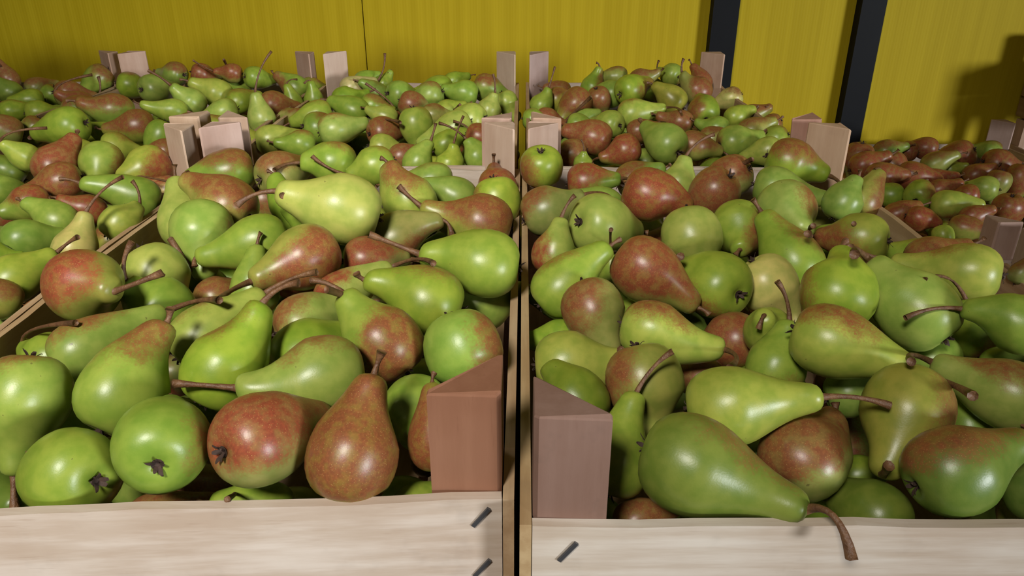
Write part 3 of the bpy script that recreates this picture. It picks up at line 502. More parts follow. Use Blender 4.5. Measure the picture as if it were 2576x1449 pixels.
('C',(-0.5038,0.829,0.3209),0.0181,(-0.3012,-0.4928,-0.0058,0.8164),2,'o',0.95,(-0.8569,0.4104,0.3119),0.8,None,"red pear, neck left, third from left in second row of left-edge crate"),
('C',(-0.4263,0.7474,0.3346),0.0198,(-0.1577,0.397,0.2485,0.8694),1.5,'y',0,(0.6658,0.0995,0.7395),0,((0.4474,0.0244,2.0354),(1.1022,-0.074,2.1154)),"pale green pear with upright stem left of the slanting wall"),
('C',(-0.4485,0.7665,0.3061),0.0205,(-0.1004,0.707,0.3548,0.6035),2,'o',0.5,(0.963,0.2655,-0.0468),0,None,"brown-green pear, half buried, fourth from left in second row of left-edge crate"),
('C',(-0.4372,0.8191,0.3399),0.0235,(-0.2764,-0.5569,-0.017,0.7831),2.6,'g',0.1,(0.1385,0.0995,-0.9854),0,((-0.1022,-0.0307,3.0692),(0.034,-0.2219,3.4127)),"long green pear with drawn-out neck pointing left"),
('C',(-0.5816,0.9062,0.3508),0.0254,(-0.2702,0.276,0.3614,0.8487),2,'o',0.9,(0.456,0.6557,0.6018),0.6,None,"dark red-brown pear behind the red-topped one"),
('C',(-0.5514,0.8661,0.3428),0.0241,(0.2104,0.7583,0.0734,-0.6127),2,'o',0.95,(-0.8569,0.35,-0.3784),0.45,None,"russet pear, neck left, fourth from left in back row of left-edge crate"),
('C',(-0.5303,0.922,0.3516),0.0261,(0.5153,0.809,0.2741,-0.0699),1.6,'g',0.35,(0.9733,0.2166,-0.0759),0.2,None,"green-brown pear nose-down beside the red-cheeked one"),
('C',(-0.4711,0.9218,0.3447),0.0275,(0.371,0.7251,0.2051,-0.5427),1.5,'y',0.6,(0.407,0.5519,-0.7279),0.85,None,"pear with bright red right cheek left of the wooden posts"),
('C',(-0.4375,0.891,0.3235),0.0196,(-0.2626,-0.506,0.0081,0.8216),2,'Y',0.5,(-0.619,0.2696,0.7377),0.7,((-0.3334,1.4945,2.3726),(-0.6896,4.8395,-1.0339)),"red-green pear, neck left, rightmost in third row of left-edge crate"),
('C',(-0.4339,0.8538,0.3146),0.0181,(-0.0808,0.5967,0.2603,0.7548),2,'o',0.7,(0.8569,0.4104,0.3119),0,None,"brown-green pear, half buried, fourth from left in third row of left-edge crate"),
('C',(-0.6364,0.878,0.3277),0.0202,(-0.2378,0.7116,0.4375,0.4956),2,'g',0,(0.9913,0.0535,-0.1207),0,None,"green pear, neck right, leftmost in third row of left-edge crate"),
('C',(-0.6522,0.924,0.3382),0.0201,(-0.3206,-0.4029,-0.0135,0.8571),2,'d',0,(-0.8617,0.0995,0.4975),0,None,"dark green pear, neck left, leftmost in back row of left-edge crate"),
('C',(-0.6219,0.9183,0.3585),0.0172,(-0.3756,-0.3444,-0.1654,0.8444),2,'y',0,(-0.8617,-0.0767,0.5015),0,((-0.8687,0.7354,2.5707),(-2.4856,2.4633,0.9291)),"light green pear, neck left, second from left in back row of left-edge crate"),
('D',(-0.6374,1.04,0.3332),0.0217,(-0.0843,0.7277,0.278,0.6214),2.2,'y',0.5,(0.619,0.2696,-0.7377),0.8,None,"red-green pear, neck right, leftmost in front row of back left crate"),
('D',(-0.6007,1.0891,0.3274),0.0219,(-0.0608,0.7552,0.2636,0.5971),1.8,'y',0.2,(0.9611,0.0995,0.2575),0.6,None,"light green pear, neck right, third from left in front row of back left crate"),
('D',(-0.6012,1.1682,0.3397),0.0262,(0.1752,0.7123,0.0342,-0.6788),2,'o',0.75,(-0.8981,0.3766,-0.2272),0.3,None,"brown-green pear, neck left, fourth from left in second row of back left crate"),
('D',(-0.55,1.1314,0.3339),0.024,(0.1608,0.941,0.1872,-0.2317),2,'g',0.4,(0.9049,0.2696,-0.3294),0.1,None,"tan-cheeked green pear, neck down, fourth from left in front row of back left crate"),
('D',(-0.5127,1.0565,0.3281),0.0205,(0.0626,0.788,-0.038,-0.6113),2,'o',0.8,(-0.8569,0.2401,-0.4561),0.2,None,"brown-green pear, neck left, fifth from left in front row of back left crate"),
('D',(-0.6807,1.1189,0.3508),0.0295,(0.0356,0.777,-0.0351,-0.6275),2,'g',0,(-0.935,-0.096,-0.3413),0,None,"broad bright green pear at the front of the back left crate"),
('D',(-0.7821,1.1944,0.3286),0.0209,(0.0787,0.9419,0.2339,-0.2277),2,'o',0.5,(-0.2492,0.104,-0.9628),0.1,None,"brown-green pear, neck down, leftmost in second row of back left crate"),
('D',(-0.6674,1.1956,0.3217),0.019,(-0.2679,-0.4909,-0.0336,0.8283),2,'g',0,(-0.935,0.0995,0.3403),0,None,"green pear, neck left, second from left in front row of back left crate"),
('D',(-0.7502,1.2724,0.3408),0.0265,(-0.2443,0.5812,0.3631,0.686),2,'g',0.4,(0.9483,0.3106,0.0649),0.5,None,"tan-cheeked green pear, neck right, leftmost in third row of back left crate"),
('D',(-0.6675,1.2347,0.349),0.029,(-0.2524,-0.5615,-0.0632,0.7855),2,'g',0.55,(-0.7377,0.2696,0.619),0.4,None,"brown-green pear, neck left, third from left in third row of back left crate"),
('D',(-0.8522,1.3216,0.3287),0.0209,(-0.1015,0.6823,0.2335,0.6853),2,'g',0,(0.9799,0.0841,0.1808),0,None,"green pear, neck right, second from left in second row of back left crate"),
('D',(-0.6085,1.3197,0.3312),0.0217,(-0.2274,-0.5871,-0.0499,0.7753),2.6,'y',0,(-0.9854,0.0995,0.1385),0,None,"light green pear, neck left, fourth from left in third row of back left crate"),
('D',(-0.7062,1.4599,0.3444),0.0277,(-0.2992,0.6164,0.4137,0.5995),2,'g',0,(0.9799,0.1806,0.0845),0,None,"green pear showing its star calyx below the left far posts"),
('D',(-0.7859,1.5284,0.3388),0.0258,(-0.0463,0.7664,0.2072,0.6063),2,'g',0.2,(0.9913,0.1067,-0.0777),0.3,None,"green pear, neck right, second from left in back row of back left crate"),
('D',(-0.5751,1.4357,0.3396),0.0271,(-0.2059,-0.5107,-0.0221,0.8345),2,'y',0,(-0.935,0.0995,0.3403),0,None,"light green pear, neck left, third from left in fourth row of back left crate"),
('D',(-0.5189,1.3153,0.331),0.0238,(0.1923,0.7669,0.0825,-0.6067),2,'y',0,(-0.935,0.0995,-0.3403),0,None,"light green pear, neck left, sixth from left in second row of back left crate"),
('D',(-0.5967,1.3662,0.3371),0.0258,(-0.2533,-0.3484,-0.069,0.8998),1.7,'y',0.1,(-0.6126,0.2341,-0.7549),0.2,((-0.0191,-0.2624,2.5989),(0.1933,-0.8951,3.1848)),"green pear with yellow neck and dark stem arching up left, back left crate"),
('D',(-0.4327,1.2497,0.3321),0.0229,(-0.1711,-0.0787,0.0921,0.9778),2,'y',0,(-0.2575,0.0995,0.9611),0,((-0.5722,0.0126,3.5492),(-1.8541,-0.0483,4.5394)),"bent green pear with the tallest stem of the back left crate"),
('D',(-0.4429,1.3476,0.3371),0.0252,(-0.1589,0.7121,0.2923,0.6182),2,'o',0.9,(0.9119,0.3856,-0.1404),0.3,None,"russet pear, neck right, sixth from left in third row of back left crate"),
('D',(-0.6939,1.5373,0.3592),0.0238,(0.0526,-0.6691,0.209,0.7113),2,'g',0.5,(-0.963,0.1907,-0.1907),0.2,None,"brown-green pear, showing its calyx, third from left in back row of back left crate"),
('D',(-0.6416,1.538,0.3593),0.021,(-0.06,0.7688,0.2004,0.6043),2,'o',0.8,(0.8196,0.4104,-0.3998),0.6,((0.6376,0.8356,2.5539),(1.6711,2.7137,1.7326)),"red-green pear, neck right, fourth from left in back row of back left crate"),
('D',(-0.5668,1.5073,0.366),0.0185,(-0.1264,-0.6639,0.0044,0.7371),2,'o',0.8,(-0.9119,0.4041,-0.0713),0.6,((-0.4351,-0.0925,3.1154),(-0.9212,-0.4028,4.0534)),"red-green pear, neck left, fifth from left in back row of back left crate"),
('D',(-0.5656,1.5384,0.3407),0.0221,(0.1796,0.7137,0.0691,-0.6735),2,'g',0,(-0.9799,0.0995,-0.1728),0,None,"green pear, neck left, sixth from left in back row of back left crate"),
('D',(-0.5218,1.5004,0.3589),0.0222,(-0.1768,0.713,0.2874,0.6146),2,'g',0,(0.995,0.0935,-0.034),0,None,"green pear, neck right, rightmost in back row of back left crate"),
('D',(-0.8481,1.5367,0.3512),0.0271,(0.173,0.8766,0.1925,-0.4058),2,'g',0.6,(-0.1672,0.2696,-0.9483),0.1,None,"brown-green pear, neck down, leftmost in back row of back left crate"),
('D',(-0.8613,1.4408,0.3379),0.0255,(-0.1689,0.7242,0.3086,0.5931),2,'o',0.7,(0.9119,0.4041,-0.0713),0.4,((0.5775,-0.0383,2.2996),(1.5472,-0.1754,2.0027)),"brown-green pear, neck right, leftmost in fourth row of back left crate"),
('D',(-0.7998,1.3715,0.3326),0.0232,(-0.2682,-0.4839,-0.0519,0.8314),2,'o',0.8,(-0.8569,0.4104,0.3119),0.5,((-0.8225,0.4282,2.2062),(-2.3829,1.3527,0.1439)),"brown-green pear, neck left, second from left in third row of back left crate"),
('D',(-0.4423,1.494,0.3397),0.0247,(-0.126,-0.4653,0.0888,0.8716),2,'g',0.4,(0.4815,0.4103,0.7745),0.2,None,"tan-cheeked green pear, neck left, fifth from left in fourth row of back left crate"),
('D',(-0.4257,1.5387,0.3332),0.0208,(-0.1516,0.7125,0.2704,0.6295),2,'g',0.3,(0.8617,0.2637,0.4335),0.1,None,"tan-cheeked green pear, neck right, sixth from left in fourth row of back left crate"),
('D',(-0.4252,1.4068,0.3266),0.0192,(-0.1658,-0.1122,-0.0079,0.9797),2,'g',0,(-0.3403,-0.0644,0.9381),0,((-0.3723,0.1246,2.4487),(-1.1252,0.4039,2.1457)),"green pear, neck up, rightmost in third row of back left crate"),
('D',(-0.392,1.4275,0.3269),0.0195,(-0.1393,-0.0326,0.0035,0.9897),2,'g',0,(-0.1728,-0.0722,0.9823),0,((0.1752,0.0535,2.2395),(0.6166,0.17,1.8234)),"green pear, neck up, rightmost in fourth row of back left crate"),
('D',(-0.531,1.1966,0.3321),0.0229,(-0.1102,0.7506,0.2784,0.589),2,'o',0.7,(0.9085,0.3903,-0.1495),0.2,None,"brown-green pear, neck right, fifth from left in second row of back left crate"),
('D',(-0.4711,1.1725,0.3317),0.0227,(-0.2164,-0.4393,0.0152,0.8718),2,'g',0.2,(-0.8617,0.0995,0.4975),0.2,None,"green pear, neck left, sixth from left in front row of back left crate"),
('D',(-0.4205,1.1301,0.3236),0.0222,(-0.046,0.666,0.2053,0.7157),2,'y',0,(0.9799,0.0995,0.1728),0,None,"light green pear, neck right, rightmost in front row of back left crate"),
('D',(-0.5281,1.4108,0.3306),0.0233,(-0.1326,0.5976,0.2488,0.7506),2,'g',0.2,(0.935,0.1571,0.3179),0.2,None,"green pear, neck right, fourth from left in fourth row of back left crate"),
('G',(-1.0334,1.5384,0.3474),0.0208,(-0.2974,-0.1554,0.026,0.9417),2,'o',0.7,(-0.456,0.4104,0.7897),0.1,((-0.0378,0.2099,2.1203),(0.0076,0.6315,1.2648)),"brown-green pear, neck up, leftmost in back row of far left crate"),
('G',(-0.9784,1.5333,0.3312),0.0224,(-0.2135,0.6032,0.3031,0.7062),2,'o',0.45,(0.9049,0.3227,0.2775),0.1,None,"olive pear, neck right, third from left in back row of far left crate"),
('G',(-0.9927,1.4716,0.3332),0.0235,(-0.3002,-0.3183,-0.02,0.899),2,'d',0,(-0.7622,0.0995,0.6396),0,None,"dark green pear, neck left, second from left in back row of far left crate"),
('G',(-0.923,1.4254,0.3288),0.021,(-0.2597,-0.6729,-0.1363,0.6791),2,'g',0,(-0.9799,0.0995,-0.1728),0,None,"green pear, neck left, rightmost in front row of far left crate"),
('G',(-0.9034,1.3279,0.3286),0.0209,(-0.1626,0.6165,0.2578,0.7259),2,'g',0.1,(0.935,0.0995,0.3403),0.1,None,"green pear, neck right, second from left in front row of far left crate"),
('G',(-0.7964,1.1436,0.3374),0.0253,(-0.3004,-0.542,-0.0848,0.7803),2,'o',0.6,(-0.9483,0.2696,0.1672),0.1,None,"brown-green pear, neck left, leftmost in front row of far left crate"),
('G',(-0.9296,1.4982,0.3238),0.0214,(-0.0644,0.944,0.1951,-0.2581),2,'g',0.3,(-0.2575,-0.316,-0.9131),0.3,None,"tan-cheeked green pear, neck down, rightmost in back row of far left crate"),
('E',(-0.2935,1.1699,0.3354),0.0261,(-0.022,0.6214,0.1638,0.7659),2.1,'y',0.2,(0.9926,0.0995,-0.0694),0.8,((-0.0239,0.8655,3.2648),(-0.4473,2.7994,3.6531)),"light green pear with pink shoulder, neck right, front of back middle crate"),
('E',(-0.3283,1.2071,0.3291),0.0262,(-0.0641,0.7491,0.2263,0.6193),2,'g',0.3,(0.9018,0.171,0.3969),0.5,None,"tan-cheeked green pear, neck right, second from left in second row of back middle crate"),
('E',(-0.2195,1.1722,0.3313),0.0245,(-0.1332,0.6417,0.3036,0.6916),2,'o',1,(0.8981,0.4388,-0.0299),0.25,None,"russet pear, neck right, fourth from left in second row of back middle crate"),
('E',(-0.1657,1.1668,0.3452),0.0267,(0.1064,0.9891,0.0765,0.0671),2,'g',0.1,(0.6396,0.0995,-0.7622),0.2,None,"green pear, neck down, fifth from left in second row of back middle crate"),
('E',(-0.1021,1.1434,0.3446),0.0269,(0.1193,0.8263,-0.027,-0.5498),2.4,'y',0,(-0.909,0.0995,-0.4047),0,None,"light green pear, neck left, sixth from left in second row of back middle crate"),
('E',(-0.082,1.2087,0.3423),0.0264,(-0.0613,0.7607,-0.1841,-0.6194),2,'y',0,(-0.9799,0.0172,-0.1986),0,None,"light green pear, neck left, rightmost in third row of back middle crate"),
('E',(-0.0631,1.0833,0.3455),0.0205,(0.113,0.7867,0.069,0.6029),2,'o',0.9,(0.8808,0.4294,-0.1994),0.6,None,"russet pear, neck right, rightmost in second row of back middle crate"),
('E',(-0.2059,1.0902,0.3274),0.0207,(0.039,0.7617,0.1502,0.6291),2.1,'y',0,(0.9854,0.0995,-0.1385),0,None,"light green pear, neck right, second from left in front row of back middle crate"),
('E',(-0.1434,1.0053,0.3299),0.0204,(-0.0262,0.2892,0.1496,0.9451),1.7,'g',0,(0.5273,0.0995,0.8438),0,((0.1859,0.0543,2.4031),(0.348,0.0499,2.8295)),"green pear, neck up, fourth from left in front row of back middle crate"),
('E',(-0.0999,1.0038,0.3272),0.0194,(-0.0319,0.1146,0.142,0.9827),1.5,'y',0,(0.2069,0.0995,0.9733),0,((-0.0461,0.0297,2.667),(-0.2746,-0.0411,3.4968)),"light green pear, neck up, sixth from left in front row of back middle crate"),
('E',(-0.0624,1.0334,0.3292),0.0199,(-0.0642,-0.2675,0.1201,0.9539),1.5,'g',0.35,(-0.8438,0.0995,-0.5273),0.3,((0.2457,0.0196,2.6633),(1.0684,-0.0673,3.4211)),"tan-cheeked green pear, neck up, rightmost in front row of back middle crate"),
('E',(-0.3749,1.1087,0.334),0.0229,(-0.0403,0.6521,0.1938,0.7319),2.2,'y',0,(0.9733,0.0995,0.2069),0,None,"light green pear, neck right, leftmost in second row of back middle crate"),
('E',(-0.3235,1.0896,0.3331),0.0204,(-0.1856,-0.6657,-0.0061,0.7227),2,'g',0.2,(-0.995,0.0995,0),0.3,None,"green pear, neck left, leftmost in front row of back middle crate"),
('E',(-0.2886,1.299,0.3365),0.0253,(-0.0983,-0.5509,0.0993,0.8228),2,'g',0,(-0.935,0.1571,0.3179),0,None,"green pear, neck left, fourth from left in third row of back middle crate"),
('E',(-0.3397,1.2529,0.3409),0.0244,(0.1612,0.7844,0.0405,-0.5976),2,'g',0.1,(-0.935,0.0995,-0.3403),0.1,None,"green pear, neck left, third from left in third row of back middle crate"),
('E',(-0.3269,1.4012,0.3367),0.0242,(-0.0846,0.5908,0.2121,0.7739),2,'g',0,(0.935,0.1571,0.3179),0,None,"green pear, neck right, leftmost in fourth row of back middle crate"),
('E',(-0.3345,1.4956,0.3396),0.0234,(-0.0311,0.6098,0.1364,0.7801),2.3,'Y',0,(0.9463,0.0995,0.3075),0,((0.7205,-0.0639,3.1857),(1.9913,-0.2879,3.5138)),"yellow pear at the back rim with a tall stem against the yellow wall"),
('E',(-0.3174,1.5392,0.3474),0.0193,(-0.0301,0.595,0.1272,0.793),2,'g',0,(0.935,0.0995,0.3403),0,None,"green pear, neck right, second from left in back row of back middle crate"),
('E',(-0.2716,1.3689,0.3318),0.0217,(0.0859,0.7727,0.0832,0.6234),2,'g',0.4,(0.9049,0.2083,0.3712),0.1,((0.6288,-0.0519,1.8073),(1.6592,-0.282,-0.8842)),"tan-cheeked green pear, neck right, second from left in fourth row of back middle crate"),
('E',(-0.2292,1.4253,0.341),0.0261,(-0.1439,0.7341,0.2587,0.6111),2,'g',0,(0.9913,0.0535,-0.1207),0,None,"green pear, neck right, third from left in fourth row of back middle crate"),
('E',(-0.1974,1.3529,0.3367),0.0243,(0.043,0.8249,0.1146,0.5519),1.9,'o',0.65,(0.456,0.4104,-0.7897),0.3,((0.4862,0.8024,2.8743),(1.2501,2.5935,3.1186)),"brown-green pear, neck right, fourth from left in fourth row of back middle crate"),
('E',(-0.1694,1.3972,0.3451),0.0257,(0.0403,0.8105,-0.0579,-0.5814),2,'g',0.3,(-0.8617,0.0116,-0.5072),0.3,None,"tan-cheeked green pear, neck left, fifth from left in fourth row of back middle crate"),
('E',(-0.1607,1.4815,0.3396),0.0279,(0.1359,0.7465,0.0095,-0.6513),2,'g',0.05,(-0.9799,0.1142,-0.1635),0,None,"green pear, neck left, fifth from left in back row of back middle crate"),
('E',(-0.1075,1.4464,0.3403),0.0243,(-0.0871,-0.6322,0.0482,0.7684),2,'g',0,(-0.9799,0.0995,0.1728),0,None,"green pear, neck left, seventh from left in back row of back middle crate"),
('E',(-0.0719,1.4888,0.3423),0.0272,(0.06,0.8187,0.0705,0.5668),2,'g',0.5,(0.834,0.2696,-0.4815),0.3,None,"brown-green pear, neck right, rightmost in back row of back middle crate"),
('E',(-0.0296,1.4133,0.3308),0.021,(0.1755,0.9497,0.0127,0.2592),2,'y',0,(0.4975,0.2476,-0.8314),0,((0.2907,0.056,1.7242),(0.7372,0.0253,-0.0859)),"light green pear, neck down, rightmost in fourth row of back middle crate"),
('E',(-0.0594,1.3339,0.3313),0.0214,(-0.0031,0.1769,0.1057,0.9785),1.5,'y',0,(0.3403,0.0995,0.935),0,((0.253,-0.0188,2.337),(0.6809,-0.159,2.8176)),"light green pear, neck up, sixth from left in fourth row of back middle crate"),
('E',(-0.1355,1.3393,0.3285),0.0201,(0.0204,0.5808,0.1131,0.8059),2,'y',0,(0.935,0.0995,0.3403),0,None,"light green pear, neck right, seventh from left in third row of back middle crate"),
('E',(-0.2777,1.5283,0.3417),0.0162,(-0.0603,0.284,0.1082,0.9508),2,'g',0,(0.4975,0.0995,0.8617),0,((0.1479,0.1218,2.1163),(0.1515,0.3001,1.407)),"green pear, neck up, fourth from left in back row of back middle crate"),
('E',(-0.2314,1.2817,0.331),0.0192,(-0.1319,-0.5468,0.0404,0.8259),2,'y',0,(-0.935,0.0995,0.3403),0,None,"light green pear, neck left, fifth from left in third row of back middle crate"),
('E',(-0.3782,1.2809,0.3253),0.0204,(-0.0425,-0.6235,0.1679,0.7624),2,'o',0.4,(-0.9483,0.315,0.0376),0,None,"olive pear, neck left, second from left in third row of back middle crate"),
('E',(-0.1538,1.3006,0.3298),0.0202,(0.036,0.7132,0.1153,0.6905),2,'o',0.3,(0.995,0.0995,0),0.2,None,"olive pear, neck right, sixth from left in third row of back middle crate"),
('E',(-0.1141,1.098,0.3299),0.0209,(0.0204,0.5064,0.1332,0.8517),2,'g',0,(0.8617,0.0995,0.4975),0,((0.4713,0.025,2.1419),(1.1611,-0.035,1.3118)),"green pear, neck right, fifth from left in front row of back middle crate"),
('E',(-0.1738,1.0605,0.322),0.0192,(0.0141,0.5837,0.1531,0.7973),2,'o',0.9,(0.8569,0.4104,0.3119),0.3,None,"russet pear, neck right, third from left in front row of back middle crate"),
('E',(-0.4067,1.3164,0.3187),0.0202,(-0.1718,0.7881,0.2984,0.5102),2,'g',0.3,(0.9611,-0.0187,-0.2755),0,None,"tan-cheeked green pear, neck right, leftmost in third row of back middle crate"),
('E',(-0.2801,1.475,0.3338),0.021,(-0.125,-0.4705,0.037,0.8727),2,'g',0.1,(-0.8617,0.0995,0.4975),0,None,"green pear, neck left, third from left in back row of back middle crate"),
('E',(-0.1392,1.539,0.3456),0.0187,(0.0136,0.5813,0.0953,0.8079),2,'g',0,(0.935,0.0995,0.3403),0,None,"green pear, neck right, sixth from left in back row of back middle crate"),
('F',(0.1058,1.1,0.3414),0.0265,(-0.0391,-0.6245,0.1227,0.7704),1.9,'o',1,(-0.8848,0.4104,0.2206),0.45,None,"glossy dark russet pear at the front of the back right crate"),
('F',(0.1475,1.0643,0.3331),0.0224,(0.1339,0.7957,-0.0778,-0.5856),1.8,'o',0.9,(-0.6335,0.518,-0.5748),0.9,((-0.0569,0.6611,2.4549),(0.2165,2.0679,2.558)),"deep crimson pear in front of the glossy russet one"),
('F',(0.2013,1.0421,0.3476),0.0277,(0.1716,-0.4129,0.43,0.7843),2,'g',0.15,(-0.1728,-0.5249,-0.8334),0.2,None,"bright green pear at the front centre of the back right crate"),
('F',(0.2483,1.0842,0.3342),0.022,(0.0978,0.771,0.0487,0.6273),2,'o',0.7,(0.8808,0.3631,-0.3037),0.1,None,"brown-green pear, neck right, fifth from left in front row of back right crate"),
('F',(0.3111,1.1039,0.3353),0.0244,(0.0453,0.6222,0.1821,0.76),2,'g',0.35,(0.1728,-0.324,-0.9302),0.2,((0.1849,0.0836,2.0936),(0.2361,0.1425,2.0505)),"green pear with dark stem pointing right in the back right crate"),
('F',(0.3516,1.0682,0.3306),0.0209,(0.0089,0.792,-0.198,-0.5775),2,'y',0,(-0.9733,0.0995,-0.2069),0,None,"light green pear, neck left, rightmost in front row of back right crate"),
('F',(0.1836,1.1927,0.3291),0.0192,(0.1302,0.6159,0.0438,0.7758),2,'o',0.95,(0.8981,0.4104,0.1584),0.4,((0.2432,1.0056,2.6418),(0.319,3.2331,1.7339)),"russet pear, neck right, third from left in second row of back right crate"),
('F',(0.1416,1.2164,0.3349),0.0227,(0.2221,-0.616,0.3974,0.6429),2,'y',0,(-0.9799,0.1925,0.0518),0,None,"light green pear, showing its calyx, second from left in second row of back right crate"),
('F',(0.1814,1.2611,0.342),0.0246,(0.1206,0.6307,0.036,0.7657),2.3,'y',0.15,(0.9733,0.0995,-0.2069),0.5,((0.0003,0.6563,3.0354),(-0.388,2.1035,3.0766)),"long green pear neck-right on top of the back right heap"),
('F',(0.0943,1.3428,0.3423),0.0282,(0.2439,0.911,-0.0074,-0.3325),2,'o',0.75,(-0.1584,0.6928,-0.7036),0.4,((0.0678,0.7707,1.9928),(0.4395,2.4097,-0.0065)),"brown-green pear, neck down, third from left in fourth row of back right crate"),
('F',(0.0623,1.4128,0.334),0.0239,(-0.1598,0.6827,0.294,0.6496),2,'o',0.5,(0.9483,0.0991,-0.3014),0.2,None,"brown-green pear, showing its calyx, leftmost in fifth row of back right crate"),
('F',(0.0322,1.3734,0.3318),0.0205,(0.0323,0.2085,0.0958,0.9728),1.7,'g',0,(0.4205,0.0995,0.9018),0,((0.1371,-0.0437,2.7643),(0.262,-0.2431,3.5157)),"green pear, neck up, leftmost in fourth row of back right crate"),
('F',(0.0776,1.5357,0.3288),0.0195,(-0.0687,-0.6465,0.0522,0.758),2,'o',0.8,(-0.8981,0.395,0.1935),0.3,None,"brown-green pear, neck left, second from left in fifth row of back right crate"),
('F',(0.1367,1.5159,0.3372),0.0238,(0.0577,0.1544,0.0813,0.983),1.8,'g',0.5,(-0.9483,0.2696,0.1672),0.3,((0.1516,0.0593,2.0727),(0.3818,0.1229,2.0005)),"brown-green pear, neck up, leftmost in back row of back right crate"),
('F',(0.1974,1.4129,0.3531),0.0285,(-0.111,0.5467,0.3517,0.7517),2,'g',0.3,(-0.3403,0.7315,0.5908),0.3,None,"tan-cheeked green pear, showing its calyx, third from left in back row of back right crate"),
('F',(0.1669,1.4603,0.3369),0.0259,(-0.1649,0.759,-0.2591,-0.5741),2,'g',0,(-0.9799,-0.0002,-0.1994),0,None,"green pear, neck left, fourth from left in fifth row of back right crate"),
('F',(0.1874,1.5388,0.3557),0.0208,(0.0181,0.7206,-0.1,-0.6858),2,'o',0.3,(-0.995,0.0995,0),0,None,"olive pear, neck left, second from left in back row of back right crate"),
('F',(0.1407,1.4199,0.3358),0.0224,(-0.1134,0.9817,-0.0006,0.1531),2,'o',0.85,(0.236,-0.0003,-0.9717),0.3,None,"russet pear, neck down, third from left in fifth row of back right crate"),
('F',(0.2701,1.3814,0.3408),0.0259,(0.0413,-0.4506,0.1283,0.8825),1.8,'o',0.35,(0.3403,0.0995,-0.935),0.2,None,"olive pear, neck left, fifth from left in fifth row of back right crate"),
('F',(0.2948,1.5384,0.3598),0.0222,(0.2535,-0.5432,0.414,0.6851),2,'g',0.1,(0.6396,-0.4686,-0.6093),0.2,((-0.3865,0.0431,2.2307),(-0.8579,0.0119,2.1312)),"green pear, showing its calyx, sixth from left in back row of back right crate"),
('F',(0.3304,1.4566,0.344),0.027,(0.0677,-0.3769,0.1244,0.9154),1.7,'o',0.7,(-0.6986,0.4104,-0.5862),0.4,((-0.2899,-0.0142,2.1522),(-0.7041,-0.1128,2.3006)),"brown-green pear, neck up, sixth from left in fifth row of back right crate"),
('F',(0.3559,1.5385,0.3461),0.0206,(0.1075,-0.2889,0.1956,0.931),2,'o',0.8,(-0.456,0.5413,0.7065),0.5,((-0.09,0.1144,2.3621),(-0.0192,0.2352,2.4714)),"brown-green pear, neck up, rightmost in back row of back right crate"),
('F',(0.3023,1.2727,0.3425),0.0265,(0.1838,-0.1384,0.5902,0.7738),2,'g',0.45,(0.619,0.7737,0.1353),0.3,None,"tan-cheeked green pear, showing its calyx, fifth from left in fourth row of back right crate"),
('F',(0.3948,1.4528,0.3308),0.0211,(0.009,0.8348,-0.1601,-0.5267),2,'Y',0.4,(-0.619,0.2696,-0.7377),0.2,None,"orange-flushed yellow pear, neck left, rightmost in fifth row of back right crate"),
('F',(0.3629,1.2963,0.3296),0.019,(0.0748,0.5477,0.161,0.8176),2,'y',0,(0.935,0.2099,0.2858),0,None,"light green pear, neck right, sixth from left in fourth row of back right crate"),
('F',(0.3977,1.3236,0.3266),0.0187,(0.1759,0.5231,0.011,0.8338),2,'o',0.6,(0.9049,0.2696,0.3294),0.2,((0.1886,0.1652,2.0528),(0.1638,0.4424,1.3989)),"brown-green pear, neck right, rightmost in fourth row of back right crate"),
('F',(0.3106,1.2031,0.3321),0.0191,(0.0304,-0.5998,0.1636,0.7826),2,'g',0,(-0.935,0.0995,0.3403),0,None,"green pear, neck left, fifth from left in second row of back right crate"),
('F',(0.36,1.1872,0.331),0.0212,(0.1353,0.5374,0.0909,0.8274),2,'o',0.4,(0.9049,0.3227,0.2775),0,None,"olive pear, neck right, sixth from left in second row of back right crate"),
('F',(0.3793,1.1273,0.332),0.0218,(-0.0572,0.8299,-0.2406,-0.5),2,'g',0.15,(-0.6396,-0.0344,-0.7679),0.2,None,"green pear, neck left, rightmost in second row of back right crate"),
('F',(0.4136,1.2563,0.3267),0.0171,(-0.0638,0.8311,-0.2334,-0.5008),2,'o',0.8,(-0.8569,0.35,-0.3784),0.2,None,"brown-green pear, neck left, rightmost in third row of back right crate"),
('F',(0.2569,1.2313,0.3345),0.0209,(0.0148,-0.5961,0.1477,0.7891),2,'o',0.8,(-0.8569,0.4104,0.3119),0.2,None,"brown-green pear, neck left, sixth from left in third row of back right crate"),
('F',(0.0838,1.0186,0.326),0.0131,(0.048,0.0203,-0.039,0.9979),1.3,'g',0,(0.0867,-0.2455,0.9655),0,((0.1339,-0.0916,2.1194),(0.4125,-0.2472,2.4169)),"green pear, neck up, second from left in front row of back right crate"),
('F',(0.0715,1.0616,0.3267),0.0214,(0.1139,0.7631,-0.0806,-0.6311),2,'o',1,(-0.8981,0.4226,-0.122),0.1,None,"russet pear, neck left, leftmost in front row of back right crate"),
('F',(0.0914,1.2641,0.3239),0.0184,(0.1434,0.7734,0.0146,0.6173),2,'g',0,(0.9611,0.1216,-0.2479),0,None,"green pear, neck right, second from left in third row of back right crate"),
('F',(0.1024,1.298,0.3244),0.0175,(0.0929,0.5568,0.0682,0.8226),2,'g',0,(0.935,0.0995,0.3403),0,None,"green pear, neck right, third from left in third row of back right crate"),
('F',(0.228,1.5079,0.3556),0.0211,(0.1078,0.5456,0.029,0.8306),2,'o',0.5,(0.9049,0.2696,0.3294),0,None,"brown-green pear, neck right, fourth from left in back row of back right crate"),
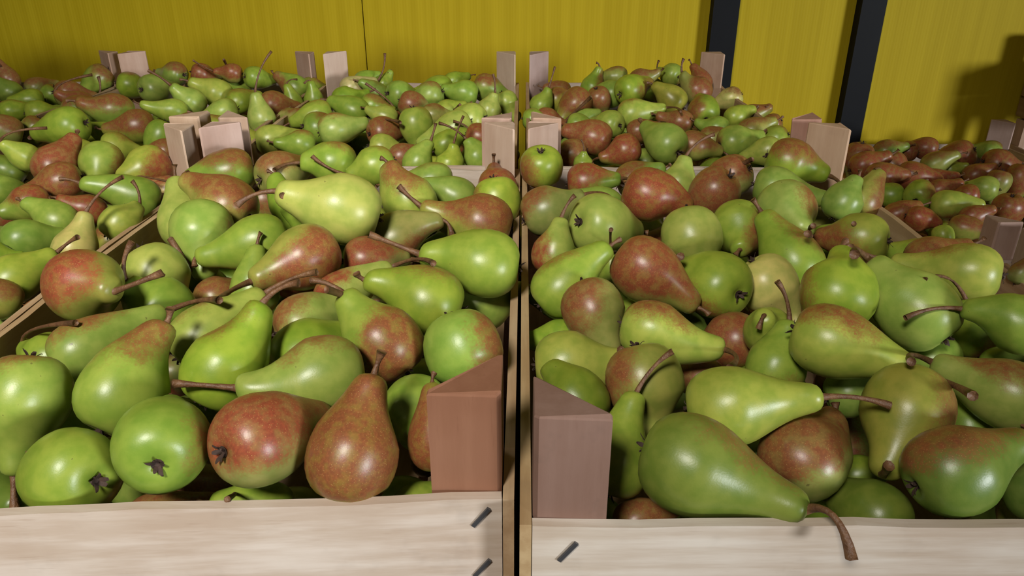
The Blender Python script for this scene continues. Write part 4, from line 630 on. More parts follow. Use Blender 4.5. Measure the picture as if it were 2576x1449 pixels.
('F',(0.2575,1.5368,0.3314),0.0232,(-0.0274,-0.6614,0.0888,0.7443),2,'g',0.2,(-0.9799,0.0841,0.1808),0.1,None,"green pear, neck left, fifth from left in back row of back right crate"),
('F',(0.0167,1.2675,0.3309),0.0184,(0.0843,0.7294,0.0692,0.6754),2,'g',0.1,(0.9913,0.0995,-0.0867),0,None,"green pear, neck right, leftmost in third row of back right crate"),
('F',(0.0411,1.3004,0.3237),0.0203,(0.0954,0.7836,0.0547,0.6115),2,'o',0.8,(0.8808,0.4104,-0.236),0.5,None,"brown-green pear, neck right, second from left in fourth row of back right crate"),
('F',(0.207,1.2894,0.3198),0.0186,(0.1347,0.7685,0.009,0.6254),2,'g',0,(0.9611,0.0995,-0.2575),0,None,"green pear, neck right, fourth from left in third row of back right crate"),
('F',(0.292,1.1589,0.3251),0.0203,(0.1689,0.6677,0.0055,0.725),2,'o',0.4,(0.963,0.2696,0),0.2,None,"olive pear, neck right, fourth from left in second row of back right crate"),
('K',(0.7469,1.6548,0.1642),0.0334,(0.0248,0.9746,-0.218,-0.0446),2,'o',0.8,(-0.236,0.2512,-0.9387),0.6,None,"red-green pear, neck down, leftmost in back row of lower right crate"),
('K',(0.847,1.7433,0.1538),0.027,(0.145,0.603,0.1038,0.7775),2,'g',0.5,(0.9483,0.3106,0.0649),0.2,None,"brown-green pear, neck right, second from left in back row of lower right crate"),
('K',(0.9628,1.7869,0.1494),0.0273,(0.0612,-0.6779,0.2199,0.6988),2,'o',1,(-0.8981,0.395,0.1935),0.8,None,"red pear, neck left, fourth from left in back row of lower right crate"),
('K',(0.9095,1.7645,0.1484),0.0236,(0.1045,-0.6108,0.2373,0.7481),2,'o',0.95,(-0.8569,0.4104,0.3119),0.6,None,"russet pear, neck left, third from left in back row of lower right crate"),
('K',(0.9756,1.6694,0.1629),0.0343,(-0.0998,0.8222,-0.3218,-0.4588),2,'o',1,(-0.8569,0.35,-0.3784),0.6,None,"russet pear, neck left, fifth from left in back row of lower right crate"),
('K',(1.1016,1.7625,0.1497),0.0255,(0.1114,-0.675,0.2715,0.6769),2,'g',0.25,(-0.935,0.0995,-0.3403),0.2,None,"tan-cheeked green pear, neck left, rightmost in back row of lower right crate"),
('K',(1.0272,1.6074,0.1624),0.0328,(0.1149,0.7474,0.0201,0.6541),2,'o',0.9,(0.8808,0.2722,-0.3873),0.6,None,"russet pear, neck right, rightmost in fourth row of lower right crate"),
('K',(0.7331,1.5934,0.1617),0.0299,(0.2002,0.5226,0.0735,0.8255),2,'o',0.95,(0.8569,0.4583,0.2359),0.8,None,"red pear, neck right, leftmost in fourth row of lower right crate"),
('K',(0.804,1.6097,0.1573),0.03,(0.1689,0.9469,-0.1944,0.1926),2,'o',1,(0.236,0.4104,-0.8808),0.6,None,"russet pear, neck down, second from left in fourth row of lower right crate"),
('K',(0.7323,1.5081,0.1626),0.0299,(0.1381,0.6708,0.084,0.7238),2,'o',1,(0.9119,0.3856,-0.1404),0.7,None,"red pear, neck right, leftmost in third row of lower right crate"),
('K',(0.8089,1.5344,0.1567),0.0301,(0.254,0.7205,-0.0877,0.6393),2,'o',0.95,(0.8808,0.4104,-0.236),0.7,None,"red pear, neck right, second from left in third row of lower right crate"),
('K',(0.8975,1.6188,0.1578),0.0265,(0.2738,0.4901,-0.0182,0.8274),2,'o',0.4,(0.9049,0.2696,0.3294),0.1,None,"olive pear, neck right, third from left in fourth row of lower right crate"),
('K',(0.8626,1.5566,0.1416),0.0242,(0.2739,0.5952,-0.0468,0.754),2.3,'o',1,(0.9085,0.4104,0.0795),1,None,"red pear, neck right, third from left in third row of lower right crate"),
('K',(0.9408,1.6322,0.1426),0.0194,(0.2788,0.5578,-0.0443,0.7805),2,'y',0,(0.9799,0.0995,0.1728),0,None,"light green pear, neck right, fourth from left in fourth row of lower right crate"),
('K',(0.9326,1.4748,0.1486),0.0249,(0.0985,-0.669,0.2861,0.6789),2,'y',0,(-0.9799,0.0995,0.1728),0,None,"light green pear neck-left in the lower crate at right"),
('K',(0.7673,1.4088,0.1552),0.0287,(0.1228,0.2954,0.5861,0.7444),2,'g',0.35,(-0.6396,0.7329,0.232),0.4,None,"green pear with dark calyx facing the viewer in the lower right crate"),
('K',(0.736,1.4538,0.1404),0.0246,(0.0628,-0.6666,0.2599,0.6958),2,'g',0.1,(-0.9799,0.0995,0.1728),0,None,"green pear, neck left, leftmost in second row of lower right crate"),
('K',(0.7904,1.3506,0.1558),0.0281,(0.2854,0.6503,-0.0652,0.701),2.2,'y',0.35,(-0.9926,0.0995,0.0694),0.7,None,"long lime pear with red underside in the lower right crate"),
('K',(0.8761,1.435,0.148),0.0208,(-0.006,0.7772,-0.2705,-0.5682),2,'o',1,(-0.8981,0.4226,-0.122),0.9,None,"red pear, neck left, fifth from left in second row of lower right crate"),
('K',(0.7171,1.2994,0.1465),0.0228,(0.2726,0.7463,-0.0895,0.6006),1.7,'o',1,(0.8569,0.4104,-0.3119),0.95,None,"maroon pear just beyond the right wall"),
('K',(0.8934,1.3316,0.1551),0.0285,(-0.0782,0.9527,-0.2931,0.0154),2,'o',0.95,(-0.236,-0.0003,-0.9717),0.6,None,"russet pear, neck down, rightmost in second row of lower right crate"),
('K',(0.9843,1.5218,0.1494),0.0247,(0.104,0.9482,-0.2871,-0.0874),2,'o',0.6,(-0.3294,0.2696,-0.9049),0.4,None,"brown-green pear, neck down, fifth from left in third row of lower right crate"),
('K',(1.0354,1.536,0.1538),0.0284,(0.1134,0.949,-0.291,-0.0427),2,'o',0.9,(-0.236,0.4104,-0.8808),0.6,None,"russet pear, neck down, rightmost in third row of lower right crate"),
('K',(0.7695,1.2499,0.147),0.0237,(0.3237,0.6985,-0.1186,0.6271),2,'o',0.6,(0.9302,0.2469,0.2718),0.4,None,"brown-green pear, neck right, fourth from left in front row of lower right crate"),
('K',(0.7275,1.232,0.1418),0.0179,(0.2511,0.9246,-0.224,0.1786),2,'y',0.1,(0.2575,0.1829,-0.9488),0.2,None,"light green pear, neck down, third from left in front row of lower right crate"),
('K',(0.8097,1.2984,0.1504),0.0204,(0.3062,0.4869,-0.0057,0.818),2,'o',0.9,(0.8569,0.4104,0.3119),0.6,None,"russet pear, neck right, fifth from left in front row of lower right crate"),
('K',(0.7619,1.0643,0.1417),0.0176,(0.3203,0.1778,0.1215,0.9225),2,'o',0.5,(0.4815,0.2696,0.834),0.1,None,"olive pear just past the right wall at the frame edge"),
('K',(0.9681,1.5835,0.1445),0.0234,(0.2929,0.4837,-0.0237,0.8244),2,'o',0.8,(0.8569,0.4104,0.3119),0.6,None,"red-green pear, neck right, fifth from left in fourth row of lower right crate"),
('K',(0.7001,1.3481,0.1367),0.0238,(0.2763,0.4996,0.0137,0.8209),2,'o',0.9,(0.8569,0.4104,0.3119),0.6,None,"russet pear, neck right, leftmost in front row of lower right crate"),
('K',(0.8409,1.4789,0.1419),0.0239,(0.2846,0.491,-0.008,0.8233),2,'o',0.8,(0.8569,0.4104,0.3119),0.6,None,"red-green pear, neck right, third from left in second row of lower right crate"),
('A',(-0.3329,0.4482,0.2903),0.0235,(0.5045,0.6191,0.1401,-0.5853),1.9,'g',0,(-0.855,0.5186,0.2),0.16,None,"shaded pear deep in gap just right of the green pear hanging neck-down at the left"),
('E',(-0.2624,1.2396,0.2896),0.0238,(0.1004,0.7563,0.1008,0.6385),1.9,'d',0,(-0.3387,-0.9409,0.2),0.8267,None,"shaded pear deep in gap just right of the light green pear with pink shoulder"),
('A',(-0.0781,0.5189,0.2796),0.0237,(-0.0727,0.5597,0.4993,0.6574),1.9,'g',0,(0.9832,0.1825,0.2),0.5834,None,"shaded pear deep in gap just behind the green pear pointing its stubby neck at"),
('A',(-0.2141,0.381,0.2789),0.0251,(0.1214,0.5523,0.2734,0.7781),1.9,'o',0.6,(0.1243,0.9923,0.2),0.1483,None,"shaded pear deep in gap just right of the orange-brown pear peeping over the front board"),
('A',(-0.2576,0.4466,0.2376),0.0244,(0.2792,0.7037,-0.1646,-0.6323),1.9,'g',0,(0.3939,0.9192,0.2),0.567,None,"shaded pear deep in gap just behind the orange-brown pear peeping over the front board"),
('B',(0.261,0.5197,0.2358),0.0269,(0.6133,0.7055,-0.1901,0.3),1.9,'y',0.6,(-0.4447,0.8957,0.2),0.6152,None,"shaded pear deep in gap just right of the shaded brown pear leaning up between two"),
]
# pears of the layer below, only glimpsed through the gaps
DEEP = [
('F',(0.2856,1.0856,0.291),0.0262,(-0.0816,0.7057,0.2742,0.6482),1.9,'d',0.3,(-0.5642,0.8257,0.2),0.0787,None,None),
('G',(-1.0416,1.0217,0.2909),0.0235,(-0.4857,0.1767,0.7152,0.4704),1.9,'o',0,(-0.3367,0.9416,0.2),0.7248,None,None),
('G',(-0.9369,1.2308,0.2908),0.0238,(0.1857,0.7653,0.1227,0.604),1.9,'g',0.9,(0.9991,-0.043,0.2),0.8281,None,None),
('G',(-1.0859,1.0925,0.2908),0.0247,(-0.3905,0.4266,0.5168,0.6312),1.9,'g',0.9,(0.7236,-0.6902,0.2),0.1051,None,None),
('E',(-0.0502,1.0928,0.2907),0.0262,(0.5531,0.688,0.192,-0.4288),1.9,'y',0,(-0.8035,-0.5953,0.2),0.8615,None,None),
('B',(0.332,0.8119,0.2907),0.023,(0.2512,0.7319,-0.0777,-0.6286),1.9,'o',0,(0.6943,0.7197,0.2),0.0043,None,None),
('D',(-0.4486,1.0938,0.2905),0.0233,(0.7578,0.5975,0.256,-0.0569),1.9,'d',0.6,(0.9943,-0.1062,0.2),0.9136,None,None),
('E',(-0.2215,1.4435,0.2905),0.0258,(0.4906,0.6513,0.2667,-0.5138),1.9,'y',0.9,(-0.2172,0.9761,0.2),0.8748,None,None),
('F',(0.2217,1.3749,0.2904),0.026,(0.2832,-0.5797,0.4669,0.6048),1.9,'o',0.6,(0.0478,0.9989,0.2),0.4057,None,None),
('F',(0.1134,1.0155,0.2904),0.0232,(0.0025,0.7332,-0.2083,-0.6473),1.9,'g',0.9,(-0.8689,-0.495,0.2),0.3791,None,None),
('F',(0.3551,1.5144,0.2904),0.0254,(-0.0894,0.6372,0.2902,0.7084),1.9,'y',0.6,(0.9858,-0.168,0.2),0.0421,None,None),
('A',(-0.1511,0.8205,0.2902),0.0259,(-0.0968,-0.6524,0.1852,0.7285),1.9,'d',0.9,(-0.8782,0.4783,0.2),0.3984,None,None),
('D',(-0.7539,1.0189,0.2902),0.0255,(-0.0992,0.6809,-0.3403,-0.6409),1.9,'g',0.3,(-0.6075,0.7944,0.2),0.2128,None,None),
('G',(-0.8548,1.231,0.2901),0.0249,(-0.1045,-0.6069,0.1975,0.7628),1.9,'g',0.3,(-0.8653,-0.5012,0.2),0.5134,None,None),
('E',(-0.2613,1.5179,0.2901),0.0256,(0.108,0.7995,-0.0127,-0.5908),1.9,'g',0,(-0.9974,-0.0723,0.2),0.3284,None,None),
('C',(-0.7497,0.3787,0.2901),0.0263,(-0.4519,0.2642,0.6546,0.5455),1.9,'o',0.3,(-0.0816,0.9967,0.2),0.9522,None,None),
('D',(-0.7168,1.5229,0.29),0.024,(0.5383,0.6411,-0.1548,0.5247),1.9,'g',0,(-0.7489,-0.6627,0.2),0.7349,None,None),
('E',(-0.3537,1.1605,0.29),0.0241,(0.1833,0.6824,0.0056,0.7076),1.9,'y',0,(0.8896,0.4568,0.2),0.4751,None,None),
('B',(0.1841,0.8128,0.29),0.0248,(0.0412,0.6944,-0.2199,-0.6839),1.9,'o',0.9,(-0.2663,0.9639,0.2),0.5761,None,None),
('C',(-0.6514,0.5988,0.2898),0.0239,(0.035,0.7497,-0.2106,-0.6264),1.9,'d',0,(-0.8348,-0.5506,0.2),0.6203,None,None),
('C',(-0.6546,0.8904,0.2898),0.0247,(-0.2356,-0.6839,-0.0115,0.6904),1.9,'d',0.9,(-0.292,0.9564,0.2),0.5613,None,None),
('B',(0.0451,0.6599,0.2898),0.0232,(-0.1491,-0.6078,0.155,0.7644),1.9,'g',0.3,(-0.7574,-0.6529,0.2),0.7378,None,None),
('D',(-0.5487,1.0174,0.2897),0.0249,(-0.0424,0.7269,-0.2247,-0.6476),1.9,'y',0.9,(-0.3956,-0.9184,0.2),0.7775,None,None),
('G',(-0.8965,1.4482,0.2897),0.0257,(0.1789,0.6778,-0.0352,0.7123),1.9,'g',0.9,(-0.8462,-0.5329,0.2),0.7779,None,None),
('C',(-0.655,0.4546,0.2897),0.0256,(0.4922,0.7166,0.3405,-0.3581),1.9,'g',0.6,(-0.6327,0.7744,0.2),0.756,None,None),
('G',(-1.1178,1.4477,0.2897),0.0264,(0.0121,0.6971,0.1288,0.7052),1.9,'g',0.9,(0.9942,0.1071,0.2),0.7272,None,None),
('G',(-1.0166,1.2391,0.2896),0.0259,(0.4235,0.6923,0.312,-0.494),1.9,'y',0.3,(-0.8195,-0.5731,0.2),0.1123,None,None),
('E',(-0.356,1.0169,0.2896),0.0242,(0.5322,0.7628,0.023,0.3665),1.9,'g',0.3,(0.2183,0.9759,0.2),0.6659,None,None),
('F',(0.2164,1.239,0.2895),0.0254,(0.0984,0.7759,-0.1037,-0.6145),1.9,'o',0.6,(0.2699,0.9629,0.2),0.1068,None,None),
('C',(-0.4756,0.5256,0.2895),0.0243,(0.4646,0.7268,0.2098,0.4604),1.9,'g',0.3,(0.6112,0.7915,0.2),0.3098,None,None),
('F',(0.333,1.4482,0.2894),0.0248,(0.3996,0.5682,-0.2708,0.6664),1.9,'y',0.9,(-0.9979,0.0643,0.2),0.3677,None,None),
('B',(0.1244,0.3662,0.2893),0.0252,(0.125,0.0108,0.8019,0.5841),1.9,'g',0.9,(-0.931,-0.365,0.2),0.8742,None,None),
('G',(-0.9317,1.0927,0.2893),0.0235,(0.4766,0.6572,0.3384,-0.4758),1.9,'g',0.6,(0.7264,-0.6873,0.2),0.6605,None,None),
('B',(0.2915,0.5941,0.2892),0.0236,(0.517,0.7288,-0.0924,-0.4393),1.9,'d',0,(0.9895,-0.1446,0.2),0.404,None,None),
('D',(-0.6604,1.0891,0.2892),0.0259,(0.6227,0.6694,0.038,0.4034),1.9,'y',0,(0.1624,-0.9867,0.2),0.9748,None,None),
('G',(-1.0107,1.0863,0.2892),0.0268,(-0.2284,0.6589,0.4035,0.5924),1.9,'g',0,(-0.77,0.638,0.2),0.3272,None,None),
('D',(-0.6763,1.3056,0.289),0.0243,(0.5853,0.5852,0.3804,-0.4127),1.9,'g',0,(0.1587,0.9873,0.2),0.7322,None,None),
('F',(0.2187,1.0944,0.289),0.0267,(-0.0227,0.269,0.614,0.7417),1.9,'d',0,(0.3072,0.9516,0.2),0.4349,None,None),
('F',(0.2912,1.5145,0.289),0.0265,(0.2745,0.7687,0.0384,-0.5764),1.9,'g',0.9,(-0.9784,-0.2067,0.2),0.9675,None,None),
('C',(-0.7559,0.8117,0.2889),0.0232,(-0.187,-0.6155,0.179,0.7444),1.9,'d',0.6,(0.3012,-0.9536,0.2),0.7489,None,None),
('B',(0.1421,0.5933,0.2888),0.0233,(0.2021,-0.5194,0.5861,0.5881),1.9,'d',0,(0.9268,-0.3755,0.2),0.849,None,None),
('G',(-1.0875,1.377,0.2888),0.026,(-0.4921,0.2537,0.6993,0.4522),1.9,'g',0.3,(-0.7115,-0.7027,0.2),0.3814,None,None),
('C',(-0.5132,0.5965,0.2887),0.0232,(0.1554,0.7795,-0.0556,-0.6043),1.9,'g',0,(0.8613,-0.5081,0.2),0.0958,None,None),
('G',(-1.0849,1.5163,0.2887),0.0243,(-0.1844,-0.6271,0.0206,0.7565),1.9,'g',0,(0.5908,-0.8068,0.2),0.5972,None,None),
('E',(-0.0463,1.5241,0.2887),0.0236,(0.1475,0.7716,0.0169,0.6186),1.9,'g',0.3,(-0.9457,0.3251,0.2),0.0856,None,None),
('A',(-0.3535,0.3779,0.2885),0.0267,(0.4322,0.6466,0.1688,0.6055),1.9,'d',0,(0.9943,0.1065,0.2),0.7958,None,None),
('G',(-0.8588,1.526,0.2885),0.0268,(0.009,-0.6965,0.1693,0.6973),1.9,'o',0.9,(-0.5963,-0.8028,0.2),0.0992,None,None),
('D',(-0.4755,1.0205,0.2885),0.0249,(0.5235,0.7756,0.085,0.3423),1.9,'d',0,(0.9772,0.2121,0.2),0.336,None,None),
('G',(-1.012,1.5203,0.2885),0.0253,(-0.2345,-0.6813,-0.1015,0.6859),1.9,'o',0,(0.7452,0.6668,0.2),0.483,None,None),
('A',(-0.1166,0.8861,0.2884),0.0247,(0.3023,0.6812,0.0541,-0.6646),1.9,'d',0,(-0.1273,0.9919,0.2),0.4803,None,None),
('G',(-0.8903,1.1599,0.2883),0.0268,(-0.3894,0.2679,0.5858,0.6583),1.9,'g',0.3,(-0.0205,-0.9998,0.2),0.6799,None,None),
('E',(-0.2823,1.4545,0.2883),0.0251,(-0.3154,-0.6448,-0.1667,0.676),1.9,'g',0,(-0.7483,0.6633,0.2),0.814,None,None),
('F',(0.1422,1.5186,0.2882),0.0243,(0.5945,0.787,-0.107,0.1253),1.9,'d',0.9,(-0.6219,0.7831,0.2),0.3368,None,None),
('C',(-0.5459,0.3752,0.2882),0.0233,(-0.089,0.5871,0.3969,0.6999),1.9,'g',0,(0.8075,0.5899,0.2),0.8688,None,None),
('A',(-0.3299,0.6007,0.2882),0.0236,(-0.1703,0.4692,0.4592,0.7348),1.9,'g',0.9,(-0.7297,0.6837,0.2),0.1702,None,None),
('E',(-0.2864,1.3018,0.2881),0.025,(-0.2433,-0.6426,-0.077,0.7225),1.9,'g',0,(0.0521,0.9986,0.2),0.9897,None,None),
('G',(-0.8901,1.3028,0.2881),0.0258,(-0.1499,-0.3298,0.5466,0.755),1.9,'y',0.6,(-0.0895,0.996,0.2),0.1603,None,None),
('C',(-0.6777,0.5212,0.2881),0.023,(-0.388,0.4114,0.6312,0.5308),1.9,'o',0.9,(-0.9275,0.3738,0.2),0.2765,None,None),
('D',(-0.5167,1.3719,0.2881),0.0251,(-0.3467,0.4441,0.5634,0.6043),1.9,'y',0.9,(-0.2711,-0.9626,0.2),0.3409,None,None),
('B',(0.3299,0.6599,0.288),0.0266,(0.7341,0.6156,-0.0942,-0.2707),1.9,'o',0,(0.9706,0.2405,0.2),0.1921,None,None),
('B',(0.2587,0.5133,0.288),0.024,(0.2504,-0.2411,0.7036,0.6198),1.9,'d',0.9,(0.9947,-0.1029,0.2),0.1751,None,None),
('F',(0.3277,1.3044,0.288),0.0263,(0.0457,0.6022,0.1866,0.7749),1.9,'g',0,(0.422,0.9066,0.2),0.7955,None,None),
('C',(-0.7254,0.602,0.2879),0.0255,(-0.3939,0.294,0.5795,0.6501),1.9,'d',0.3,(-0.4572,-0.8894,0.2),0.7634,None,None),
('B',(0.3573,0.7441,0.2879),0.0251,(0.4633,0.7643,-0.0892,-0.4397),1.9,'g',0.9,(-0.4914,0.8709,0.2),0.2295,None,None),
('A',(-0.1489,0.671,0.2879),0.0264,(0.5979,0.7438,0.0194,0.2982),1.9,'o',0,(0.9952,-0.098,0.2),0.2991,None,None),
('C',(-0.4754,0.6745,0.2877),0.0242,(0.1164,0.618,0.0974,0.7714),1.9,'d',0.9,(0.8528,0.5223,0.2),0.1455,None,None),
('F',(0.1186,1.3045,0.2877),0.024,(-0.2411,0.537,0.5171,0.6213),1.9,'o',0.3,(-0.9287,0.3708,0.2),0.5817,None,None),
('C',(-0.7217,0.8854,0.2877),0.0239,(0.3368,0.6787,0.1452,-0.6363),1.9,'g',0,(-0.3916,0.9201,0.2),0.2196,None,None),
('B',(0.356,0.5931,0.2876),0.0241,(0.2181,-0.3755,0.5042,0.7464),1.9,'g',0.6,(-0.6175,-0.7866,0.2),0.8642,None,None),
('D',(-0.5123,1.5179,0.2876),0.0261,(0.2004,0.7896,0.0444,0.5783),1.9,'d',0.9,(-0.2938,0.9559,0.2),0.265,None,None),
('C',(-0.4745,0.8172,0.2875),0.0236,(-0.3702,-0.6432,-0.1328,0.657),1.9,'y',0.6,(0.7141,-0.7,0.2),0.936,None,None),
('E',(-0.153,1.4462,0.2875),0.0246,(0.4714,0.7675,-0.1066,0.4212),1.9,'y',0.3,(0.9999,-0.0152,0.2),0.796,None,None),
('B',(0.2167,0.7361,0.2875),0.0262,(-0.0244,-0.5841,0.227,0.7789),1.9,'d',0.9,(0.4846,-0.8747,0.2),0.3312,None,None),
('E',(-0.0478,1.3762,0.2875),0.0238,(0.1745,-0.5214,0.4501,0.7036),1.9,'d',0.6,(0.6361,0.7716,0.2),0.6935,None,None),
('A',(-0.2602,0.4483,0.2875),0.0231,(0.0651,0.5596,0.2641,0.7828),1.9,'d',0.3,(-0.6309,0.7758,0.2),0.1912,None,None),
('G',(-1.1234,1.022,0.2874),0.0254,(-0.4565,0.537,0.599,0.38),1.9,'g',0.9,(0.5466,-0.8374,0.2),0.5035,None,None),
('C',(-0.5498,0.8136,0.2873),0.027,(0.5315,0.7269,0.3038,-0.3114),1.9,'g',0.9,(-0.9731,-0.2304,0.2),0.6248,None,None),
('A',(-0.3585,0.8217,0.2873),0.0242,(0.193,0.6357,0.0252,0.747),1.9,'g',0,(-0.998,-0.0638,0.2),0.5679,None,None),
('F',(0.3227,1.0217,0.2871),0.0236,(0.634,0.7568,-0.1086,-0.1165),1.9,'o',0,(-0.9892,0.1467,0.2),0.5812,None,None),
('E',(-0.0776,1.1592,0.287),0.0246,(0.1431,-0.2662,0.7213,0.6232),1.9,'g',0.6,(-0.9988,-0.0481,0.2),0.3248,None,None),
('D',(-0.5184,1.0872,0.287),0.0251,(0.5554,0.6462,0.3181,-0.4157),1.9,'y',0.9,(0.8308,0.5566,0.2),0.8611,None,None),
('B',(0.117,0.5144,0.2869),0.0242,(0.1002,0.0012,0.7855,0.6106),1.9,'g',0,(0.2131,-0.977,0.2),0.5808,None,None),
('D',(-0.4774,1.3056,0.2869),0.0268,(0.1836,0.7943,0.0619,-0.5758),1.9,'o',0,(-0.5868,0.8097,0.2),0.861,None,None),
('B',(0.3537,0.8861,0.2868),0.0255,(0.3436,0.6232,-0.1098,0.694),1.9,'o',0,(0.84,0.5426,0.2),0.9463,None,None),
('G',(-1.0882,1.2343,0.2868),0.0241,(0.3268,0.7005,0.217,-0.5962),1.9,'d',0.9,(-0.9822,0.1878,0.2),0.0122,None,None),
('C',(-0.6554,0.7457,0.2868),0.025,(-0.2565,0.6107,0.4879,0.5686),1.9,'g',0,(-0.975,-0.2224,0.2),0.6476,None,None),
('A',(-0.1495,0.5275,0.2868),0.0252,(0.3069,0.8024,-0.0288,-0.511),1.9,'g',0.3,(-0.7541,-0.6568,0.2),0.9619,None,None),
('E',(-0.1512,1.0238,0.2867),0.0241,(0.0903,-0.4418,0.5137,0.7299),1.9,'o',0.9,(0.2839,0.9588,0.2),0.4168,None,None),
('D',(-0.6558,1.3749,0.2866),0.0242,(0.449,0.6332,-0.1785,0.6047),1.9,'o',0,(-0.9995,-0.0331,0.2),0.7298,None,None),
('A',(-0.1859,0.6011,0.2866),0.0247,(0.6151,0.7769,0.1261,0.0465),1.9,'d',0.3,(-1,-0.0089,0.2),0.975,None,None),
('G',(-1.0171,1.3736,0.2866),0.0245,(-0.004,0.77,0.2334,0.5938),1.9,'y',0.3,(0.9794,-0.2019,0.2),0.3063,None,None),
('C',(-0.5817,0.45,0.2866),0.0235,(-0.4718,-0.6059,-0.1446,0.624),1.9,'d',0,(0.8701,0.4929,0.2),0.6651,None,None),
('F',(0.0826,1.0885,0.2865),0.0253,(0.2533,0.7962,-0.0077,-0.5494),1.9,'d',0,(-0.9937,0.1119,0.2),0.7266,None,None),
('F',(0.2828,1.3769,0.2864),0.0269,(-0.0652,0.2933,0.6438,0.7038),1.9,'o',0,(0.5545,-0.8322,0.2),0.9347,None,None),
('D',(-0.5422,1.1683,0.2864),0.0256,(-0.0086,0.6898,0.188,0.6992),1.9,'y',0,(0.3905,-0.9206,0.2),0.737,None,None),
('F',(0.3566,1.089,0.2863),0.0259,(0.5912,0.7753,-0.1951,0.1065),1.9,'g',0.3,(0.9614,0.2752,0.2),0.6928,None,None),
('E',(-0.2139,1.304,0.2862),0.0261,(-0.2157,0.5136,0.4532,0.696),1.9,'y',0,(-0.315,-0.9491,0.2),0.3385,None,None),
('A',(-0.1898,0.4454,0.2861),0.0247,(0.6608,0.7117,0.1349,0.1968),1.9,'y',0.9,(0.7061,0.7081,0.2),0.6416,None,None),
('D',(-0.686,1.4427,0.286),0.0242,(-0.41,0.6294,0.5002,0.4308),1.9,'d',0.3,(0.8856,-0.4645,0.2),0.9995,None,None),
('B',(0.1866,0.6591,0.286),0.0234,(0.5368,0.6447,-0.1859,0.5115),1.9,'d',0.6,(0.999,0.0446,0.2),0.5124,None,None),
('A',(-0.0772,0.8145,0.286),0.0247,(0.2294,0.6515,0.0276,0.7226),1.9,'o',0.9,(-0.6249,-0.7807,0.2),0.8779,None,None),
('F',(0.333,1.1617,0.2859),0.0239,(0.212,-0.4487,0.4552,0.7393),1.9,'y',0,(0.0189,0.9998,0.2),0.4686,None,None),
('E',(-0.1852,1.3779,0.2859),0.0246,(0.0759,0.7528,0.0984,0.6464),1.9,'o',0,(0.9705,-0.2411,0.2),0.8613,None,None),
('C',(-0.6796,0.8165,0.2859),0.0241,(0.4414,0.7601,0.1772,0.4426),1.9,'y',0.6,(-0.8749,-0.4844,0.2),0.4147,None,None),
('E',(-0.288,1.1615,0.2858),0.027,(-0.0421,-0.1554,0.7096,0.686),1.9,'o',0.6,(0.3141,0.9494,0.2),0.7228,None,None),
('F',(0.1201,1.1591,0.2857),0.0267,(0.0358,0.5999,0.1928,0.7757),1.9,'g',0,(-0.9982,-0.0592,0.2),0.7145,None,None),
('G',(-0.94,1.3738,0.2855),0.0236,(-0.0669,-0.5448,0.3282,0.7687),1.9,'y',0,(-0.9708,0.24,0.2),0.7609,None,None),
('A',(-0.3554,0.5191,0.2855),0.0239,(0.2581,0.8026,0.0121,-0.5376),1.9,'d',0,(-0.759,0.6511,0.2),0.2081,None,None),
('D',(-0.5403,1.3082,0.2855),0.0255,(0.5041,0.7109,0.2841,-0.3997),1.9,'o',0.3,(-0.9535,-0.3015,0.2),0.8443,None,None),
('F',(0.2891,1.2349,0.2855),0.0234,(0.2156,-0.222,0.6222,0.7191),1.9,'d',0.3,(0.9988,0.0488,0.2),0.7946,None,None),
('B',(0.3573,0.442,0.2854),0.0254,(0.5482,0.7062,-0.2268,0.3865),1.9,'g',0,(0.157,0.9876,0.2),0.2673,None,None),
('B',(0.2196,0.8952,0.2854),0.0234,(0.1897,0.6953,0.0516,0.6913),1.9,'o',0,(0.6415,0.7671,0.2),0.9778,None,None),
('C',(-0.5463,0.5222,0.2852),0.0255,(0.495,0.7037,0.2232,0.4583),1.9,'y',0.3,(-0.9925,-0.1225,0.2),0.1529,None,None),
('E',(-0.0782,1.3081,0.285),0.0241,(0.0994,-0.6279,0.3101,0.7069),1.9,'d',0,(0.4797,-0.8775,0.2),0.6623,None,None),
('D',(-0.7481,1.1598,0.285),0.0266,(0.2522,0.7085,0.098,-0.6518),1.9,'d',0.6,(-0.1313,0.9913,0.2),0.2714,None,None),
('C',(-0.7271,0.4511,0.2849),0.0248,(0.2279,0.7688,0.0364,-0.5963),1.9,'o',0.9,(0.7133,0.7009,0.2),0.8742,None,None),
('E',(-0.2104,1.0215,0.2849),0.0255,(-0.0301,-0.6554,0.217,0.7229),1.9,'g',0,(-0.6177,0.7864,0.2),0.2604,None,None),
('A',(-0.1829,0.7423,0.2849),0.0242,(0.6394,0.6941,0.1909,-0.27),1.9,'g',0,(0.7985,0.602,0.2),0.6996,None,None),
('G',(-0.9643,1.3044,0.2847),0.0254,(0.4345,0.6907,0.3122,-0.4864),1.9,'d',0.6,(0.9678,-0.2518,0.2),0.5516,None,None),
('D',(-0.4496,1.2363,0.2846),0.0269,(0.4375,0.6579,-0.1443,0.5958),1.9,'g',0.9,(-0.9982,-0.0602,0.2),0.1521,None,None),
('D',(-0.6159,1.3031,0.2846),0.0235,(0.2993,0.6727,0.1419,-0.6616),1.9,'o',0,(1,-0.004,0.2),0.173,None,None),
('G',(-0.9639,1.1654,0.2846),0.0267,(-0.4473,0.4184,0.6121,0.5002),1.9,'g',0.6,(0.5574,-0.8303,0.2),0.4186,None,None),
('D',(-0.5428,1.4518,0.2846),0.0253,(0.2381,0.7264,-0.0209,0.6443),1.9,'y',0.6,(0.5565,0.8309,0.2),0.6556,None,None),
('A',(-0.1223,0.5978,0.2846),0.0262,(0.6645,0.687,-0.0001,0.294),1.9,'y',0.3,(0.2056,0.9786,0.2),0.8661,None,None),
